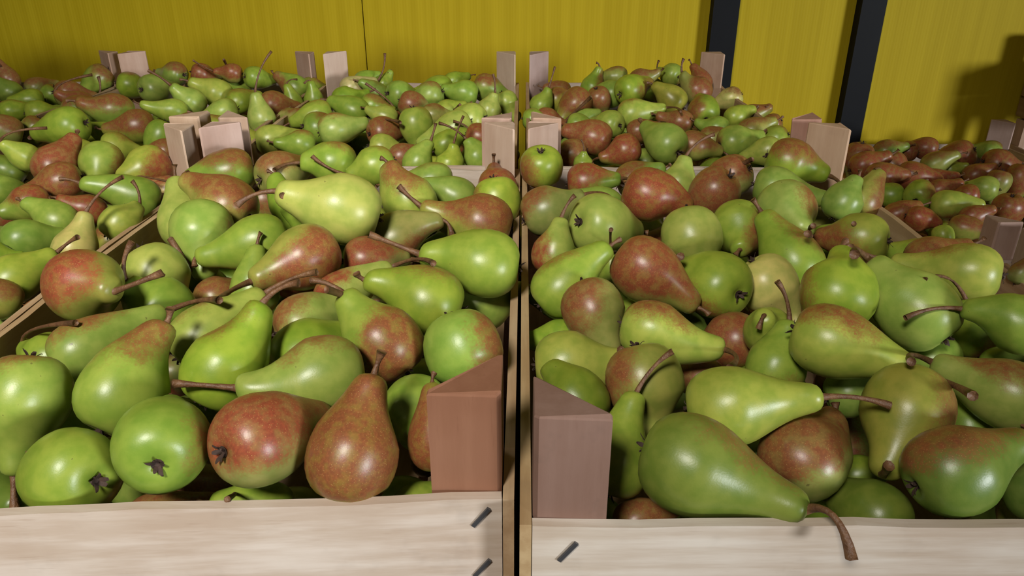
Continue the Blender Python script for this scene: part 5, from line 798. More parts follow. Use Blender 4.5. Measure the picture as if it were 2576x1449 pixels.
('C',(-0.4501,0.884,0.2845),0.0232,(0.6768,0.5317,0.3707,-0.349),1.9,'g',0,(-0.9681,0.2505,0.2),0.0522,None,None),
('D',(-0.7235,1.0928,0.2845),0.0263,(-0.4808,0.5141,0.6116,0.3611),1.9,'g',0.6,(-0.9016,0.4325,0.2),0.1082,None,None),
('F',(0.0799,1.238,0.2844),0.0239,(-0.2801,-0.6413,-0.1098,0.7059),1.9,'g',0.3,(0.5955,0.8034,0.2),0.2635,None,None),
('F',(0.3502,1.2343,0.2843),0.0267,(0.2767,0.7703,-0.0079,-0.5745),1.9,'d',0.9,(-0.1737,-0.9848,0.2),0.0309,None,None),
('C',(-0.5402,0.671,0.2843),0.025,(0.4338,0.6953,0.0935,0.5654),1.9,'y',0.3,(0.0935,0.9956,0.2),0.0546,None,None),
('B',(0.1502,0.8909,0.2843),0.0268,(0.5393,0.6507,-0.2154,0.4893),1.9,'y',0.6,(-0.5362,-0.8441,0.2),0.4771,None,None),
('E',(-0.1842,1.5216,0.2841),0.0268,(0.0727,-0.517,0.3419,0.7814),1.9,'y',0.9,(-0.8691,-0.4947,0.2),0.9307,None,None),
('C',(-0.4455,0.5942,0.284),0.0235,(-0.1951,-0.436,0.4387,0.7612),1.9,'y',0.3,(0.7774,-0.6291,0.2),0.4771,None,None),
('F',(0.0536,1.1675,0.284),0.0266,(0.3178,0.7958,-0.0666,0.5111),1.9,'o',0.3,(0.718,-0.696,0.2),0.7015,None,None),
('E',(-0.1849,1.2383,0.2839),0.0256,(0.0304,0.7592,0.1555,0.6313),1.9,'d',0,(0.8748,0.4844,0.2),0.0084,None,None),
('B',(0.327,0.3674,0.2838),0.0267,(0.3133,0.6211,0.2007,0.6898),1.9,'o',0.6,(0.4981,-0.8671,0.2),0.0527,None,None),
('B',(0.0746,0.7346,0.2838),0.0246,(0.0043,0.7057,0.2854,0.6485),1.9,'d',0.6,(-0.9658,0.2593,0.2),0.7946,None,None),
('F',(0.1921,1.1631,0.2837),0.0262,(0.1577,0.6134,0.043,0.7727),1.9,'g',0,(-0.9473,-0.3204,0.2),0.6872,None,None),
('C',(-0.5918,0.6042,0.2836),0.024,(0.4237,0.6514,0.1634,-0.6079),1.9,'d',0.3,(-0.3495,-0.9369,0.2),0.7135,None,None),
('D',(-0.6769,1.1635,0.2836),0.0231,(0.22,0.7514,0.0868,-0.616),1.9,'g',0.6,(0.5351,-0.8448,0.2),0.3864,None,None),
('F',(0.2632,1.1651,0.2836),0.0253,(0.6822,0.6315,-0.2598,0.2613),1.9,'o',0.9,(0.9755,-0.2198,0.2),0.2353,None,None),
('B',(0.2594,0.8186,0.2835),0.0253,(0.1115,0.6959,0.158,0.6916),1.9,'d',0.6,(-0.932,0.3624,0.2),0.4089,None,None),
('E',(-0.3242,1.2324,0.2834),0.026,(0.0304,-0.6137,0.2884,0.7344),1.9,'g',0.3,(0.8611,-0.5085,0.2),0.4482,None,None),
('A',(-0.0462,0.8917,0.2834),0.0253,(-0.1301,0.5288,0.4545,0.7049),1.9,'g',0.3,(0.9599,0.2802,0.2),0.064,None,None),
('D',(-0.5202,1.2365,0.2834),0.0257,(0.336,0.673,0.1677,-0.6372),1.9,'d',0.3,(-0.7277,0.6859,0.2),0.3387,None,None),
('E',(-0.0502,1.2287,0.2833),0.0245,(0.1818,0.7139,0.0104,0.6761),1.9,'g',0.6,(-0.9726,0.2324,0.2),0.6384,None,None),
('D',(-0.5814,1.515,0.2832),0.0231,(0.486,0.6118,0.3223,-0.5345),1.9,'d',0.6,(-0.6316,-0.7753,0.2),0.4215,None,None),
('G',(-0.9621,1.4457,0.2831),0.0269,(-0.1608,0.6844,0.3074,0.6413),1.9,'y',0,(-0.9955,-0.0948,0.2),0.9255,None,None),
('E',(-0.3526,1.3087,0.2831),0.0268,(-0.2381,0.615,0.4128,0.6283),1.9,'g',0,(-0.4584,-0.8888,0.2),0.143,None,None),
('C',(-0.7553,0.5208,0.2831),0.0241,(-0.2242,0.5075,0.357,0.7515),1.9,'o',0.9,(0.1922,0.9814,0.2),0.8685,None,None),
('E',(-0.3597,1.4428,0.2831),0.0256,(0.5852,0.666,0.2862,-0.3635),1.9,'d',0,(-0.9513,0.3082,0.2),0.908,None,None),
('D',(-0.7194,1.232,0.2831),0.0267,(0.2903,0.7587,0.1701,-0.5578),1.9,'g',0,(0.8051,0.5932,0.2),0.3791,None,None),
('G',(-0.8946,1.017,0.283),0.0251,(-0.2748,0.5388,0.4157,0.6793),1.9,'g',0,(0.3822,-0.9241,0.2),0.6448,None,None),
('A',(-0.2574,0.8877,0.2828),0.0236,(-0.2618,0.62,0.4927,0.5517),1.9,'o',0.6,(-0.6358,-0.7719,0.2),0.8523,None,None),
('D',(-0.7537,1.4544,0.2827),0.0234,(-0.4426,0.5864,0.5354,0.4167),1.9,'d',0,(0.6963,0.7178,0.2),0.0575,None,None),
('E',(-0.3328,1.3745,0.2827),0.0237,(-0.0034,-0.5952,0.2384,0.7674),1.9,'g',0,(-0.0343,0.9994,0.2),0.4863,None,None),
('B',(0.0518,0.5142,0.2827),0.0261,(0.1469,0.763,0.2226,0.5888),1.9,'o',0.3,(-0.2961,0.9552,0.2),0.404,None,None),
('D',(-0.5861,1.2384,0.2826),0.0256,(0.2166,0.6938,0.047,-0.6853),1.9,'o',0.3,(0.1778,-0.9841,0.2),0.9487,None,None),
('A',(-0.2627,0.7458,0.2826),0.0268,(0.5027,0.7944,0.0836,0.3305),1.9,'y',0,(-0.6062,0.7953,0.2),0.3221,None,None),
('D',(-0.5865,1.0959,0.2825),0.0237,(0.4593,0.7448,0.2684,-0.4028),1.9,'g',0.3,(0.9308,-0.3656,0.2),0.1072,None,None),
('A',(-0.2206,0.6734,0.2825),0.0264,(-0.1301,-0.5495,0.2731,0.7788),1.9,'d',0,(-0.3763,-0.9265,0.2),0.3655,None,None),
('C',(-0.6102,0.384,0.2825),0.0244,(-0.0612,0.635,0.4186,0.6464),1.9,'o',0.9,(0.3948,-0.9188,0.2),0.9635,None,None),
('F',(0.0755,1.3813,0.2824),0.0236,(0.6223,0.7125,-0.17,0.2758),1.9,'g',0,(-0.7682,-0.6402,0.2),0.5127,None,None),
('A',(-0.121,0.451,0.2824),0.0258,(-0.2137,-0.6148,0.246,0.7182),1.9,'o',0.3,(-0.196,-0.9806,0.2),0.146,None,None),
('D',(-0.7555,1.3057,0.2823),0.0239,(0.0853,0.7972,0.0162,-0.5975),1.9,'o',0,(0.4985,-0.8669,0.2),0.4754,None,None),
('G',(-0.8609,1.3715,0.2822),0.0253,(-0.0923,0.6865,-0.277,-0.6659),1.9,'y',0.6,(0.9589,-0.2839,0.2),0.5412,None,None),
('E',(-0.22,1.1627,0.2822),0.0239,(-0.1878,0.3142,0.5394,0.7583),1.9,'y',0.9,(0.8224,0.5689,0.2),0.5679,None,None),
('B',(0.1163,0.66,0.2821),0.0232,(0.3429,0.7607,-0.059,-0.5479),1.9,'g',0.3,(0.8162,-0.5778,0.2),0.417,None,None),
('C',(-0.5208,0.7472,0.2821),0.0254,(-0.1403,-0.6182,0.2438,0.734),1.9,'d',0.6,(-0.5881,-0.8088,0.2),0.9293,None,None),
('F',(0.0736,1.5253,0.2821),0.0231,(0.6079,0.7651,0.0738,-0.1991),1.9,'d',0.3,(-0.3655,0.9308,0.2),0.4911,None,None),
('C',(-0.7513,0.673,0.2819),0.0248,(-0.392,0.2795,0.5756,0.661),1.9,'y',0.9,(-0.9431,-0.3325,0.2),0.6743,None,None),
('G',(-1.119,1.1605,0.2818),0.0266,(0.1931,0.6946,0.0212,-0.6927),1.9,'g',0,(-0.8619,0.5071,0.2),0.437,None,None),
('D',(-0.7169,1.3806,0.2817),0.0235,(-0.0778,0.7908,-0.1176,-0.5956),1.9,'y',0.3,(-0.8961,0.4438,0.2),0.6604,None,None),
('G',(-1.0387,1.3068,0.2816),0.0254,(-0.3315,-0.6034,-0.1544,0.7087),1.9,'g',0.3,(-0.7567,-0.6538,0.2),0.2173,None,None),
('A',(-0.0507,0.4504,0.2816),0.0232,(0.6301,0.6862,0.0753,-0.3557),1.9,'d',0.9,(0.6051,-0.7961,0.2),0.0405,None,None),
('E',(-0.3273,1.087,0.2815),0.0236,(-0.1488,0.7219,-0.3081,-0.6015),1.9,'o',0.9,(-0.4332,0.9013,0.2),0.7406,None,None),
('F',(0.0462,1.3088,0.2815),0.025,(-0.0897,0.1874,0.6816,0.7017),1.9,'y',0.6,(-0.9992,0.039,0.2),0.8086,None,None),
('C',(-0.6847,0.6768,0.2815),0.0233,(-0.0646,0.6672,0.3282,0.6655),1.9,'y',0,(0.9485,0.3168,0.2),0.3625,None,None),
('E',(-0.2622,1.0953,0.2814),0.0263,(-0.1667,0.5337,0.3997,0.7264),1.9,'g',0.9,(-0.927,0.3751,0.2),0.3488,None,None),
('B',(0.1495,0.7346,0.2814),0.0234,(0.2111,-0.3832,0.6327,0.639),1.9,'y',0,(-0.2171,-0.9761,0.2),0.8198,None,None),
('F',(0.2537,1.4452,0.2813),0.0268,(-0.1962,0.7582,0.2639,0.563),1.9,'d',0.9,(0.5723,-0.82,0.2),0.7491,None,None),
('D',(-0.587,1.3779,0.2813),0.0231,(-0.1449,0.565,0.2759,0.764),1.9,'y',0.3,(-0.8805,-0.474,0.2),0.5583,None,None),
('F',(0.1487,1.0892,0.2812),0.0244,(0.0273,-0.631,0.2374,0.7381),1.9,'y',0.6,(-0.7521,-0.659,0.2),0.2888,None,None),
('B',(0.0805,0.4426,0.281),0.0268,(0.0759,-0.0298,0.6814,0.7274),1.9,'g',0,(0.3593,0.9332,0.2),0.1315,None,None),
('G',(-0.8625,1.0885,0.2807),0.0233,(-0.1653,0.6471,0.3326,0.6658),1.9,'d',0.9,(0.3992,0.9169,0.2),0.3355,None,None),
('F',(0.2615,1.0193,0.2807),0.0256,(0.1765,-0.5057,0.4304,0.7266),1.9,'g',0.6,(-0.4881,0.8728,0.2),0.1705,None,None),
('C',(-0.4554,0.4555,0.2805),0.0254,(0.621,0.671,0.3272,-0.2388),1.9,'d',0,(0.146,-0.9893,0.2),0.2407,None,None),
('D',(-0.6574,1.2338,0.2804),0.0245,(-0.0899,0.7119,0.2735,0.6405),1.9,'y',0,(0.8736,-0.4866,0.2),0.3331,None,None),
('E',(-0.1139,1.5178,0.2804),0.0244,(-0.0842,0.0838,0.6367,0.7619),1.9,'g',0.3,(0.6369,-0.7709,0.2),0.3789,None,None),
('G',(-0.9632,1.0152,0.2804),0.023,(0.7527,0.5439,0.3538,0.1119),1.9,'y',0.9,(-0.9721,-0.2347,0.2),0.8682,None,None),
('F',(0.1189,1.4515,0.2803),0.0242,(-0.3014,-0.6348,-0.1549,0.6944),1.9,'g',0.3,(0.1925,0.9813,0.2),0.6611,None,None),
('C',(-0.4813,0.3824,0.2803),0.0244,(0.3034,0.7617,0.012,-0.5723),1.9,'g',0.3,(0.652,0.7582,0.2),0.5216,None,None),
('C',(-0.6089,0.8172,0.2803),0.0231,(-0.0452,0.6875,-0.3387,-0.6408),1.9,'g',0,(-0.7228,-0.6911,0.2),0.3297,None,None),
('C',(-0.6104,0.5238,0.2802),0.0253,(0.4367,0.6313,0.1399,-0.6254),1.9,'y',0.3,(-0.5655,-0.8248,0.2),0.0066,None,None),
('C',(-0.6147,0.6694,0.2802),0.0246,(-0.0244,0.6271,0.2444,0.7392),1.9,'o',0.3,(0.4458,-0.8951,0.2),0.3061,None,None),
('D',(-0.614,1.1634,0.2801),0.0249,(0.58,0.6663,0.3327,-0.3302),1.9,'g',0,(-0.3978,0.9175,0.2),0.2512,None,None),
('C',(-0.5226,0.886,0.2801),0.0264,(-0.0591,-0.6323,0.2825,0.719),1.9,'g',0,(0.5213,0.8534,0.2),0.5571,None,None),
('A',(-0.1886,0.8881,0.2801),0.0265,(-0.1051,0.0006,0.6596,0.7442),1.9,'g',0,(-0.4672,-0.8842,0.2),0.5567,None,None),
('F',(0.1936,1.0175,0.28),0.0248,(0.3984,0.6269,-0.1783,0.6453),1.9,'y',0.9,(-0.9986,0.0538,0.2),0.2143,None,None),
('B',(0.0766,0.8904,0.28),0.0252,(-0.2571,0.5807,-0.5309,-0.561),1.9,'g',0.9,(-0.0531,0.9986,0.2),0.505,None,None),
('D',(-0.6858,1.0172,0.2798),0.025,(-0.2726,0.5035,0.4457,0.6882),1.9,'y',0,(-0.9157,0.4018,0.2),0.109,None,None),
('C',(-0.6764,0.3753,0.2798),0.0233,(0.4336,0.7361,0.2853,-0.4345),1.9,'g',0.3,(-0.5232,-0.8522,0.2),0.9616,None,None),
('B',(0.2855,0.4446,0.2797),0.0238,(0.2658,-0.1523,0.7419,0.5965),1.9,'g',0.3,(-0.2783,0.9605,0.2),0.5676,None,None),
('F',(0.2531,1.3073,0.2796),0.0249,(0.3572,0.758,-0.1479,0.5254),1.9,'g',0.9,(-0.9113,-0.4117,0.2),0.6413,None,None),
('D',(-0.4522,1.3771,0.2795),0.0241,(-0.2492,0.4059,0.4803,0.7366),1.9,'g',0.3,(-0.9236,-0.3834,0.2),0.6181,None,None),
('F',(0.3521,1.3766,0.2795),0.0254,(0.4922,0.5013,-0.3635,0.6118),1.9,'y',0.9,(0.7898,0.6133,0.2),0.4052,None,None),
('B',(0.2619,0.6649,0.2795),0.0259,(-0.0151,0.3989,0.6801,0.6149),1.9,'g',0.9,(0.333,0.9429,0.2),0.5268,None,None),
('B',(0.0477,0.8096,0.2795),0.025,(0.183,0.7697,0.0867,0.6054),1.9,'g',0,(-0.1003,0.995,0.2),0.8662,None,None),
('G',(-1.1178,1.3044,0.2794),0.0257,(-0.292,0.6057,0.4294,0.603),1.9,'g',0,(0.3655,-0.9308,0.2),0.8473,None,None),
('A',(-0.2217,0.5271,0.2794),0.0235,(-0.2162,-0.613,0.2098,0.7304),1.9,'g',0.9,(0.3907,0.9205,0.2),0.0329,None,None),
('D',(-0.6137,1.4461,0.2794),0.0246,(-0.4672,0.5089,0.5881,0.4206),1.9,'d',0.6,(-0.9974,-0.0719,0.2),0.7966,None,None),
('B',(0.1918,0.5157,0.2793),0.0244,(0.0628,0.7153,0.3187,0.6187),1.9,'d',0,(-0.9092,0.4164,0.2),0.9077,None,None),
('E',(-0.1491,1.3012,0.2793),0.0266,(0.1465,0.7934,0.0607,0.5877),1.9,'y',0.9,(0.9013,-0.4333,0.2),0.9129,None,None),
('E',(-0.0779,1.4485,0.2792),0.0261,(-0.1815,0.6251,0.3642,0.6661),1.9,'g',0.9,(0.9968,0.0794,0.2),0.0506,None,None),
('A',(-0.3536,0.6648,0.279),0.0239,(0.5321,0.7578,0.1329,0.3535),1.9,'y',0,(0.6728,-0.7398,0.2),0.5242,None,None),
('A',(-0.0809,0.6741,0.279),0.0246,(0.0391,-0.6509,0.3866,0.6522),1.9,'d',0,(0.9543,0.2988,0.2),0.8656,None,None),
('B',(0.2905,0.7364,0.2766),0.0265,(0.1958,-0.4557,0.5045,0.7067),1.9,'y',0,(0.7959,-0.6054,0.2),0.128,None,None),
('B',(0.0766,0.5845,0.2756),0.0244,(0.2031,0.6943,0.159,0.6719),1.9,'d',0.3,(-0.0278,-0.9996,0.2),0.8924,None,None),
('A',(-0.2638,0.5903,0.2752),0.026,(0.2993,0.7554,0.1572,0.5613),1.9,'o',0.3,(0.9993,0.0374,0.2),0.9157,None,None),
('A',(-0.0537,0.5901,0.2746),0.0254,(0.0079,-0.5115,0.4692,0.7198),1.9,'g',0,(-0.4515,-0.8923,0.2),0.3734,None,None),
('B',(0.2207,0.5954,0.2743),0.0244,(0.1961,-0.1243,0.7187,0.6554),1.9,'o',0.9,(0.4106,0.9118,0.2),0.5088,None,None),
('A',(-0.0762,0.3783,0.2726),0.0236,(0.5796,0.7983,0.0565,-0.1534),1.9,'g',0,(0.9998,-0.0198,0.2),0.637,None,None),
('B',(0.2112,0.436,0.2722),0.0233,(0.6354,0.7369,-0.1678,-0.1581),1.9,'g',0,(0.8296,0.5583,0.2),0.6226,None,None),
('E',(-0.1439,1.1604,0.2717),0.0244,(-0.1371,0.6077,0.3611,0.6939),1.9,'y',0,(0.434,-0.9009,0.2),0.2467,None,None),
('A',(-0.0546,0.7468,0.2715),0.0234,(0.0752,0.6561,0.2255,0.7163),1.9,'g',0.3,(0.9825,0.186,0.2),0.0863,None,None),
('G',(-0.9381,1.524,0.2707),0.0247,(0.4555,0.7052,0.3184,-0.4403),1.9,'o',0.9,(-0.8122,0.5834,0.2),0.9309,None,None),
('C',(-0.4458,0.7462,0.268),0.0244,(0.7016,0.6586,0.1745,0.2087),1.9,'y',0,(-0.013,-0.9999,0.2),0.4146,None,None),
('A',(-0.2805,0.6746,0.2651),0.0261,(-0.0513,-0.3923,0.5932,0.7012),1.9,'g',0,(0.6146,-0.7888,0.2),0.5536,None,None),
('A',(-0.3289,0.886,0.2647),0.0254,(-0.0216,0.7003,0.2766,0.6577),1.9,'o',0,(0.5579,-0.8299,0.2),0.3016,None,None),
('B',(0.1914,0.3674,0.2642),0.0235,(0.5763,0.7287,-0.1172,0.3509),1.9,'d',0.3,(0.3107,-0.9505,0.2),0.2739,None,None),
('B',(0.0488,0.3707,0.2634),0.0241,(0.0409,-0.3119,0.6512,0.6907),1.9,'d',0,(-0.9761,0.2175,0.2),0.548,None,None),
('B',(0.3294,0.5153,0.2624),0.0244,(0.0343,0.6762,0.4093,0.6117),1.9,'y',0,(-0.998,-0.064,0.2),0.7291,None,None),
('A',(-0.1487,0.3784,0.2603),0.026,(0.6345,0.6742,0.1133,-0.3606),1.9,'o',0,(-0.5757,0.8177,0.2),0.1835,None,None),
('G',(-0.9417,1.2367,0.2459),0.0248,(0.6423,0.5065,0.4436,-0.3662),1.9,'o',0,(0.4914,0.8709,0.2),0.5097,None,None),
('E',(-0.29,1.4496,0.2458),0.0235,(-0.2809,0.6497,-0.4304,-0.5602),1.9,'g',0.3,(0.0373,-0.9993,0.2),0.277,None,None),
('E',(-0.1892,1.0918,0.2458),0.0266,(-0.136,0.7013,0.3468,0.6077),1.9,'g',0.3,(-0.6557,0.755,0.2),0.5163,None,None),
('F',(0.285,1.0969,0.2458),0.0251,(0.1899,0.7811,0.0049,0.5948),1.9,'y',0,(-0.1629,0.9866,0.2),0.007,None,None),
('F',(0.1845,1.443,0.2457),0.0247,(0.1692,-0.5277,0.4041,0.7277),1.9,'d',0,(0.9879,0.1549,0.2),0.2443,None,None),
('G',(-1.0834,1.0974,0.2454),0.0244,(0.0338,0.7502,0.2562,0.6086),1.9,'y',0.3,(-0.808,0.5891,0.2),0.9825,None,None),
('D',(-0.7233,1.5177,0.2454),0.0261,(0.0048,0.7417,-0.1226,-0.6594),1.9,'y',0.3,(0.9486,-0.3165,0.2),0.3829,None,None),
('B',(0.1193,0.8206,0.2453),0.0259,(0.0356,0.5826,0.319,0.7467),1.9,'y',0.3,(0.9923,-0.1235,0.2),0.2993,None,None),
('F',(0.2165,1.517,0.2453),0.0261,(0.0102,0.1417,0.6058,0.7829),1.9,'g',0,(0.8589,0.5121,0.2),0.7044,None,None),
('A',(-0.2152,0.8163,0.2453),0.0258,(-0.1294,0.6671,-0.4336,-0.5918),1.9,'o',0,(-0.0557,0.9984,0.2),0.9341,None,None),
('E',(-0.2557,1.3789,0.2452),0.0265,(0.2856,0.7123,0.0982,-0.6336),1.9,'g',0.3,(-0.8739,0.4861,0.2),0.9453,None,None),
('C',(-0.482,0.5288,0.2449),0.0255,(0.0366,0.7005,0.3681,0.6103),1.9,'o',0.9,(-0.4017,0.9158,0.2),0.4616,None,None),
('D',(-0.6584,1.5193,0.2447),0.0261,(0.3571,0.7147,-0.0628,0.5981),1.9,'d',0.3,(-0.5571,-0.8304,0.2),0.6266,None,None),
('E',(-0.1243,1.0964,0.2447),0.0269,(-0.1897,0.6868,0.3929,0.5814),1.9,'y',0.6,(0.9366,0.3505,0.2),0.6977,None,None),
('G',(-0.9305,1.0926,0.2447),0.0248,(0.3883,0.7356,0.2678,-0.4862),1.9,'y',0.9,(0.5034,0.8641,0.2),0.1162,None,None),
('D',(-0.687,1.3007,0.2447),0.0259,(0.2348,0.749,0.0928,-0.6125),1.9,'y',0.9,(0.6233,0.782,0.2),0.2255,None,None),
('F',(0.2901,1.5229,0.2445),0.0243,(0.2362,-0.522,0.4587,0.6792),1.9,'g',0,(0.9934,0.115,0.2),0.3841,None,None),
('D',(-0.618,1.0254,0.2444),0.0242,(-0.142,-0.6102,0.1858,0.7569),1.9,'g',0.3,(0.7546,-0.6562,0.2),0.5092,None,None),
('B',(0.1161,0.3674,0.2441),0.0238,(0.1895,0.7059,-0.3504,-0.5857),1.9,'y',0.6,(0.9912,-0.1325,0.2),0.2463,None,None),
('A',(-0.1136,0.7448,0.2438),0.0244,(-0.0982,0.51,0.467,0.7157),1.9,'d',0,(-0.423,-0.9061,0.2),0.9639,None,None),
('F',(0.2199,1.2291,0.2438),0.0255,(0.0989,0.6696,0.1164,0.7269),1.9,'g',0,(-0.818,0.5752,0.2),0.0047,None,None),
('A',(-0.1153,0.8918,0.2437),0.0251,(-0.0391,-0.5749,0.2928,0.7631),1.9,'o',0.9,(0.0211,0.9998,0.2),0.1137,None,None),
('E',(-0.3277,1.5169,0.2436),0.0231,(0.2877,0.7991,-0.0018,0.5279),1.9,'g',0.9,(-0.2889,0.9574,0.2),0.1276,None,None),
('F',(0.144,1.3806,0.2434),0.0248,(0.1417,-0.597,0.3564,0.7046),1.9,'g',0,(-0.3775,0.926,0.2),0.9156,None,None),
('C',(-0.5885,0.8943,0.2433),0.0235,(-0.2976,0.0309,0.6802,0.6691),1.9,'g',0,(-0.813,0.5823,0.2),0.6896,None,None),
('D',(-0.7542,1.0178,0.2432),0.024,(0.3156,0.7376,0.0915,0.5899),1.9,'y',0,(0.7575,0.6528,0.2),0.8383,None,None),
('C',(-0.728,0.7385,0.2432),0.0248,(-0.1098,0.6326,0.352,0.6811),1.9,'o',0,(-0.2223,0.975,0.2),0.2478,None,None),
('B',(0.1924,0.6591,0.2432),0.024,(-0.1392,0.6439,-0.4784,-0.5807),1.9,'d',0,(0.3542,-0.9352,0.2),0.9958,None,None),
('D',(-0.4462,1.523,0.2432),0.026,(-0.1965,0.7242,-0.2972,-0.5904),1.9,'o',0,(-0.889,-0.4578,0.2),0.1472,None,None),
('C',(-0.444,0.8856,0.243),0.0241,(0.5893,0.6665,0.2827,-0.3586),1.9,'g',0,(0.6877,-0.726,0.2),0.3583,None,None),
('A',(-0.2839,0.3762,0.2429),0.0242,(-0.0269,0.5053,0.4309,0.7472),1.9,'y',0,(0.9251,-0.3797,0.2),0.7523,None,None),
('F',(0.3543,1.5245,0.2428),0.0239,(0.176,-0.5884,0.3581,0.7033),1.9,'g',0,(0.1658,-0.9862,0.2),0.656,None,None),
('E',(-0.2869,1.302,0.2428),0.024,(0.0392,-0.2433,0.7195,0.6493),1.9,'g',0,(0.5466,0.8374,0.2),0.9197,None,None),
('B',(0.3257,0.8154,0.2426),0.027,(0.2982,0.6243,-0.0033,0.722),1.9,'g',0.3,(0.6822,0.7312,0.2),0.6415,None,None),
('D',(-0.6543,1.0935,0.2421),0.0236,(0.1328,0.7393,-0.0495,-0.6583),1.9,'d',0,(-0.5965,0.8026,0.2),0.6175,None,None),
('D',(-0.4776,1.1636,0.2419),0.0234,(-0.4186,0.4987,0.6156,0.4439),1.9,'d',0,(0.4576,0.8891,0.2),0.4032,None,None),
('C',(-0.7259,0.4568,0.2418),0.0239,(-0.4006,-0.1781,0.6641,0.6056),1.9,'g',0,(-0.9923,-0.1242,0.2),0.1567,None,None),
('C',(-0.5452,0.375,0.2417),0.0232,(0.602,0.6206,0.2998,0.4032),1.9,'g',0.6,(-0.9937,0.1121,0.2),0.409,None,None),
('B',(0.2628,0.3667,0.2416),0.0261,(0.145,0.7137,0.3635,0.5809),1.9,'g',0.9,(-0.9573,-0.2889,0.2),0.8131,None,None),
('A',(-0.332,0.4494,0.2414),0.0266,(-0.0995,0.5074,0.4685,0.7164),1.9,'d',0.3,(-0.1533,0.9882,0.2),0.3168,None,None),
('C',(-0.7212,0.894,0.2414),0.0255,(0.5539,0.5522,0.3339,-0.5262),1.9,'g',0,(0.7924,0.61,0.2),0.0479,None,None),
('A',(-0.1502,0.8144,0.2414),0.0235,(0.0802,-0.4961,0.5457,0.6706),1.9,'y',0,(0.9947,-0.1025,0.2),0.7095,None,None),
('A',(-0.3495,0.3806,0.2413),0.023,(-0.2843,-0.1616,0.6154,0.7171),1.9,'g',0.3,(-0.9282,0.372,0.2),0.8495,None,None),
('A',(-0.3217,0.6007,0.2411),0.025,(-0.222,0.1379,0.602,0.7546),1.9,'o',0.9,(0.5369,-0.8436,0.2),0.492,None,None),
('F',(0.2165,1.0951,0.241),0.0245,(0.1588,0.7714,0.0475,0.6144),1.9,'o',0.9,(0.3039,0.9527,0.2),0.6249,None,None),
('G',(-0.8638,1.2379,0.2409),0.025,(-0.3408,0.3659,0.5206,0.6921),1.9,'g',0,(-0.7894,0.6139,0.2),0.8344,None,None),
('B',(0.0721,0.7354,0.2408),0.0238,(0.3969,0.7735,-0.0225,-0.4937),1.9,'y',0.3,(0.5117,0.8592,0.2),0.7271,None,None),
('E',(-0.0748,1.1677,0.2405),0.0232,(0.1588,-0.4934,0.5184,0.6802),1.9,'d',0.3,(-0.9545,0.2983,0.2),0.5427,None,None),
('G',(-1.0429,1.159,0.2405),0.0248,(0.0389,0.769,-0.0618,-0.6351),1.9,'o',0,(-0.2682,0.9634,0.2),0.9703,None,None),
('C',(-0.7464,0.8169,0.2403),0.0261,(0.054,0.64,0.1481,0.752),1.9,'g',0,(0.6322,0.7748,0.2),0.8757,None,None),
('B',(0.2159,0.7386,0.2402),0.0269,(0.0302,0.7127,0.2853,0.6401),1.9,'d',0.9,(0.9881,0.1541,0.2),0.118,None,None),
('E',(-0.3546,1.1635,0.2402),0.0264,(0.7501,0.6444,0.0938,0.1153),1.9,'d',0,(0.7866,-0.6175,0.2),0.1529,None,None),
('F',(0.3304,1.3101,0.2402),0.0256,(-0.4431,-0.5791,-0.2418,0.6402),1.9,'o',0.6,(-0.8316,0.5554,0.2),0.3436,None,None),
('G',(-1.0462,1.0181,0.2401),0.0233,(-0.2545,0.5981,0.4294,0.6269),1.9,'o',0.3,(0.1116,0.9938,0.2),0.164,None,None),
('D',(-0.5478,1.1641,0.24),0.0249,(-0.1022,-0.6642,0.1473,0.7257),1.9,'g',0.6,(0.6713,0.7412,0.2),0.0899,None,None),
('F',(0.0457,1.4487,0.24),0.026,(-0.0954,0.2645,0.5772,0.7667),1.9,'y',0,(-0.8895,-0.4569,0.2),0.0812,None,None),
('D',(-0.5481,1.0234,0.2399),0.0267,(-0.2308,0.4601,0.4424,0.7344),1.9,'d',0.6,(-0.9633,-0.2686,0.2),0.2468,None,None),
('E',(-0.116,1.2291,0.2399),0.0266,(-0.1303,0.5216,0.4018,0.7412),1.9,'d',0.6,(0.6853,-0.7283,0.2),0.7099,None,None),
('D',(-0.7252,1.093,0.2397),0.0241,(-0.1603,0.6215,0.3459,0.6844),1.9,'g',0.3,(-0.4104,0.9119,0.2),0.5752,None,None),
('F',(0.3313,1.1627,0.2397),0.0254,(0.0258,0.3051,0.548,0.7784),1.9,'d',0,(-0.4818,0.8763,0.2),0.37,None,None),
('D',(-0.4773,1.3048,0.2397),0.0253,(0.0213,-0.4727,0.4666,0.7473),1.9,'g',0.9,(-0.4187,0.9081,0.2),0.7923,None,None),
('F',(0.1161,1.307,0.2396),0.0238,(0.3012,0.7901,0.0245,-0.5333),1.9,'y',0,(-0.4272,-0.9041,0.2),0.5577,None,None),
('D',(-0.7287,1.3748,0.2396),0.0236,(0.265,0.6174,-0.1405,0.7272),1.9,'y',0,(0.715,0.6991,0.2),0.2037,None,None),
('G',(-1.0924,1.5185,0.2395),0.0254,(-0.0867,-0.514,0.3635,0.7721),1.9,'g',0.9,(-0.8989,-0.4382,0.2),0.5448,None,None),
('F',(0.1425,1.5244,0.2393),0.0254,(0.4188,0.6732,0.1757,-0.5835),1.9,'g',0.3,(-0.5256,-0.8507,0.2),0.4757,None,None),
('A',(-0.3318,0.7443,0.2393),0.0263,(-0.1934,-0.0063,0.6597,0.7262),1.9,'d',0,(0.9737,-0.228,0.2),0.2684,None,None),
('C',(-0.6772,0.8197,0.2393),0.024,(-0.2819,0.5428,0.515,0.6006),1.9,'g',0,(0.9882,-0.1532,0.2),0.8142,None,None),
('C',(-0.518,0.4525,0.2393),0.0248,(-0.1509,0.5712,0.497,0.6356),1.9,'o',0.6,(0.354,-0.9352,0.2),0.1623,None,None),
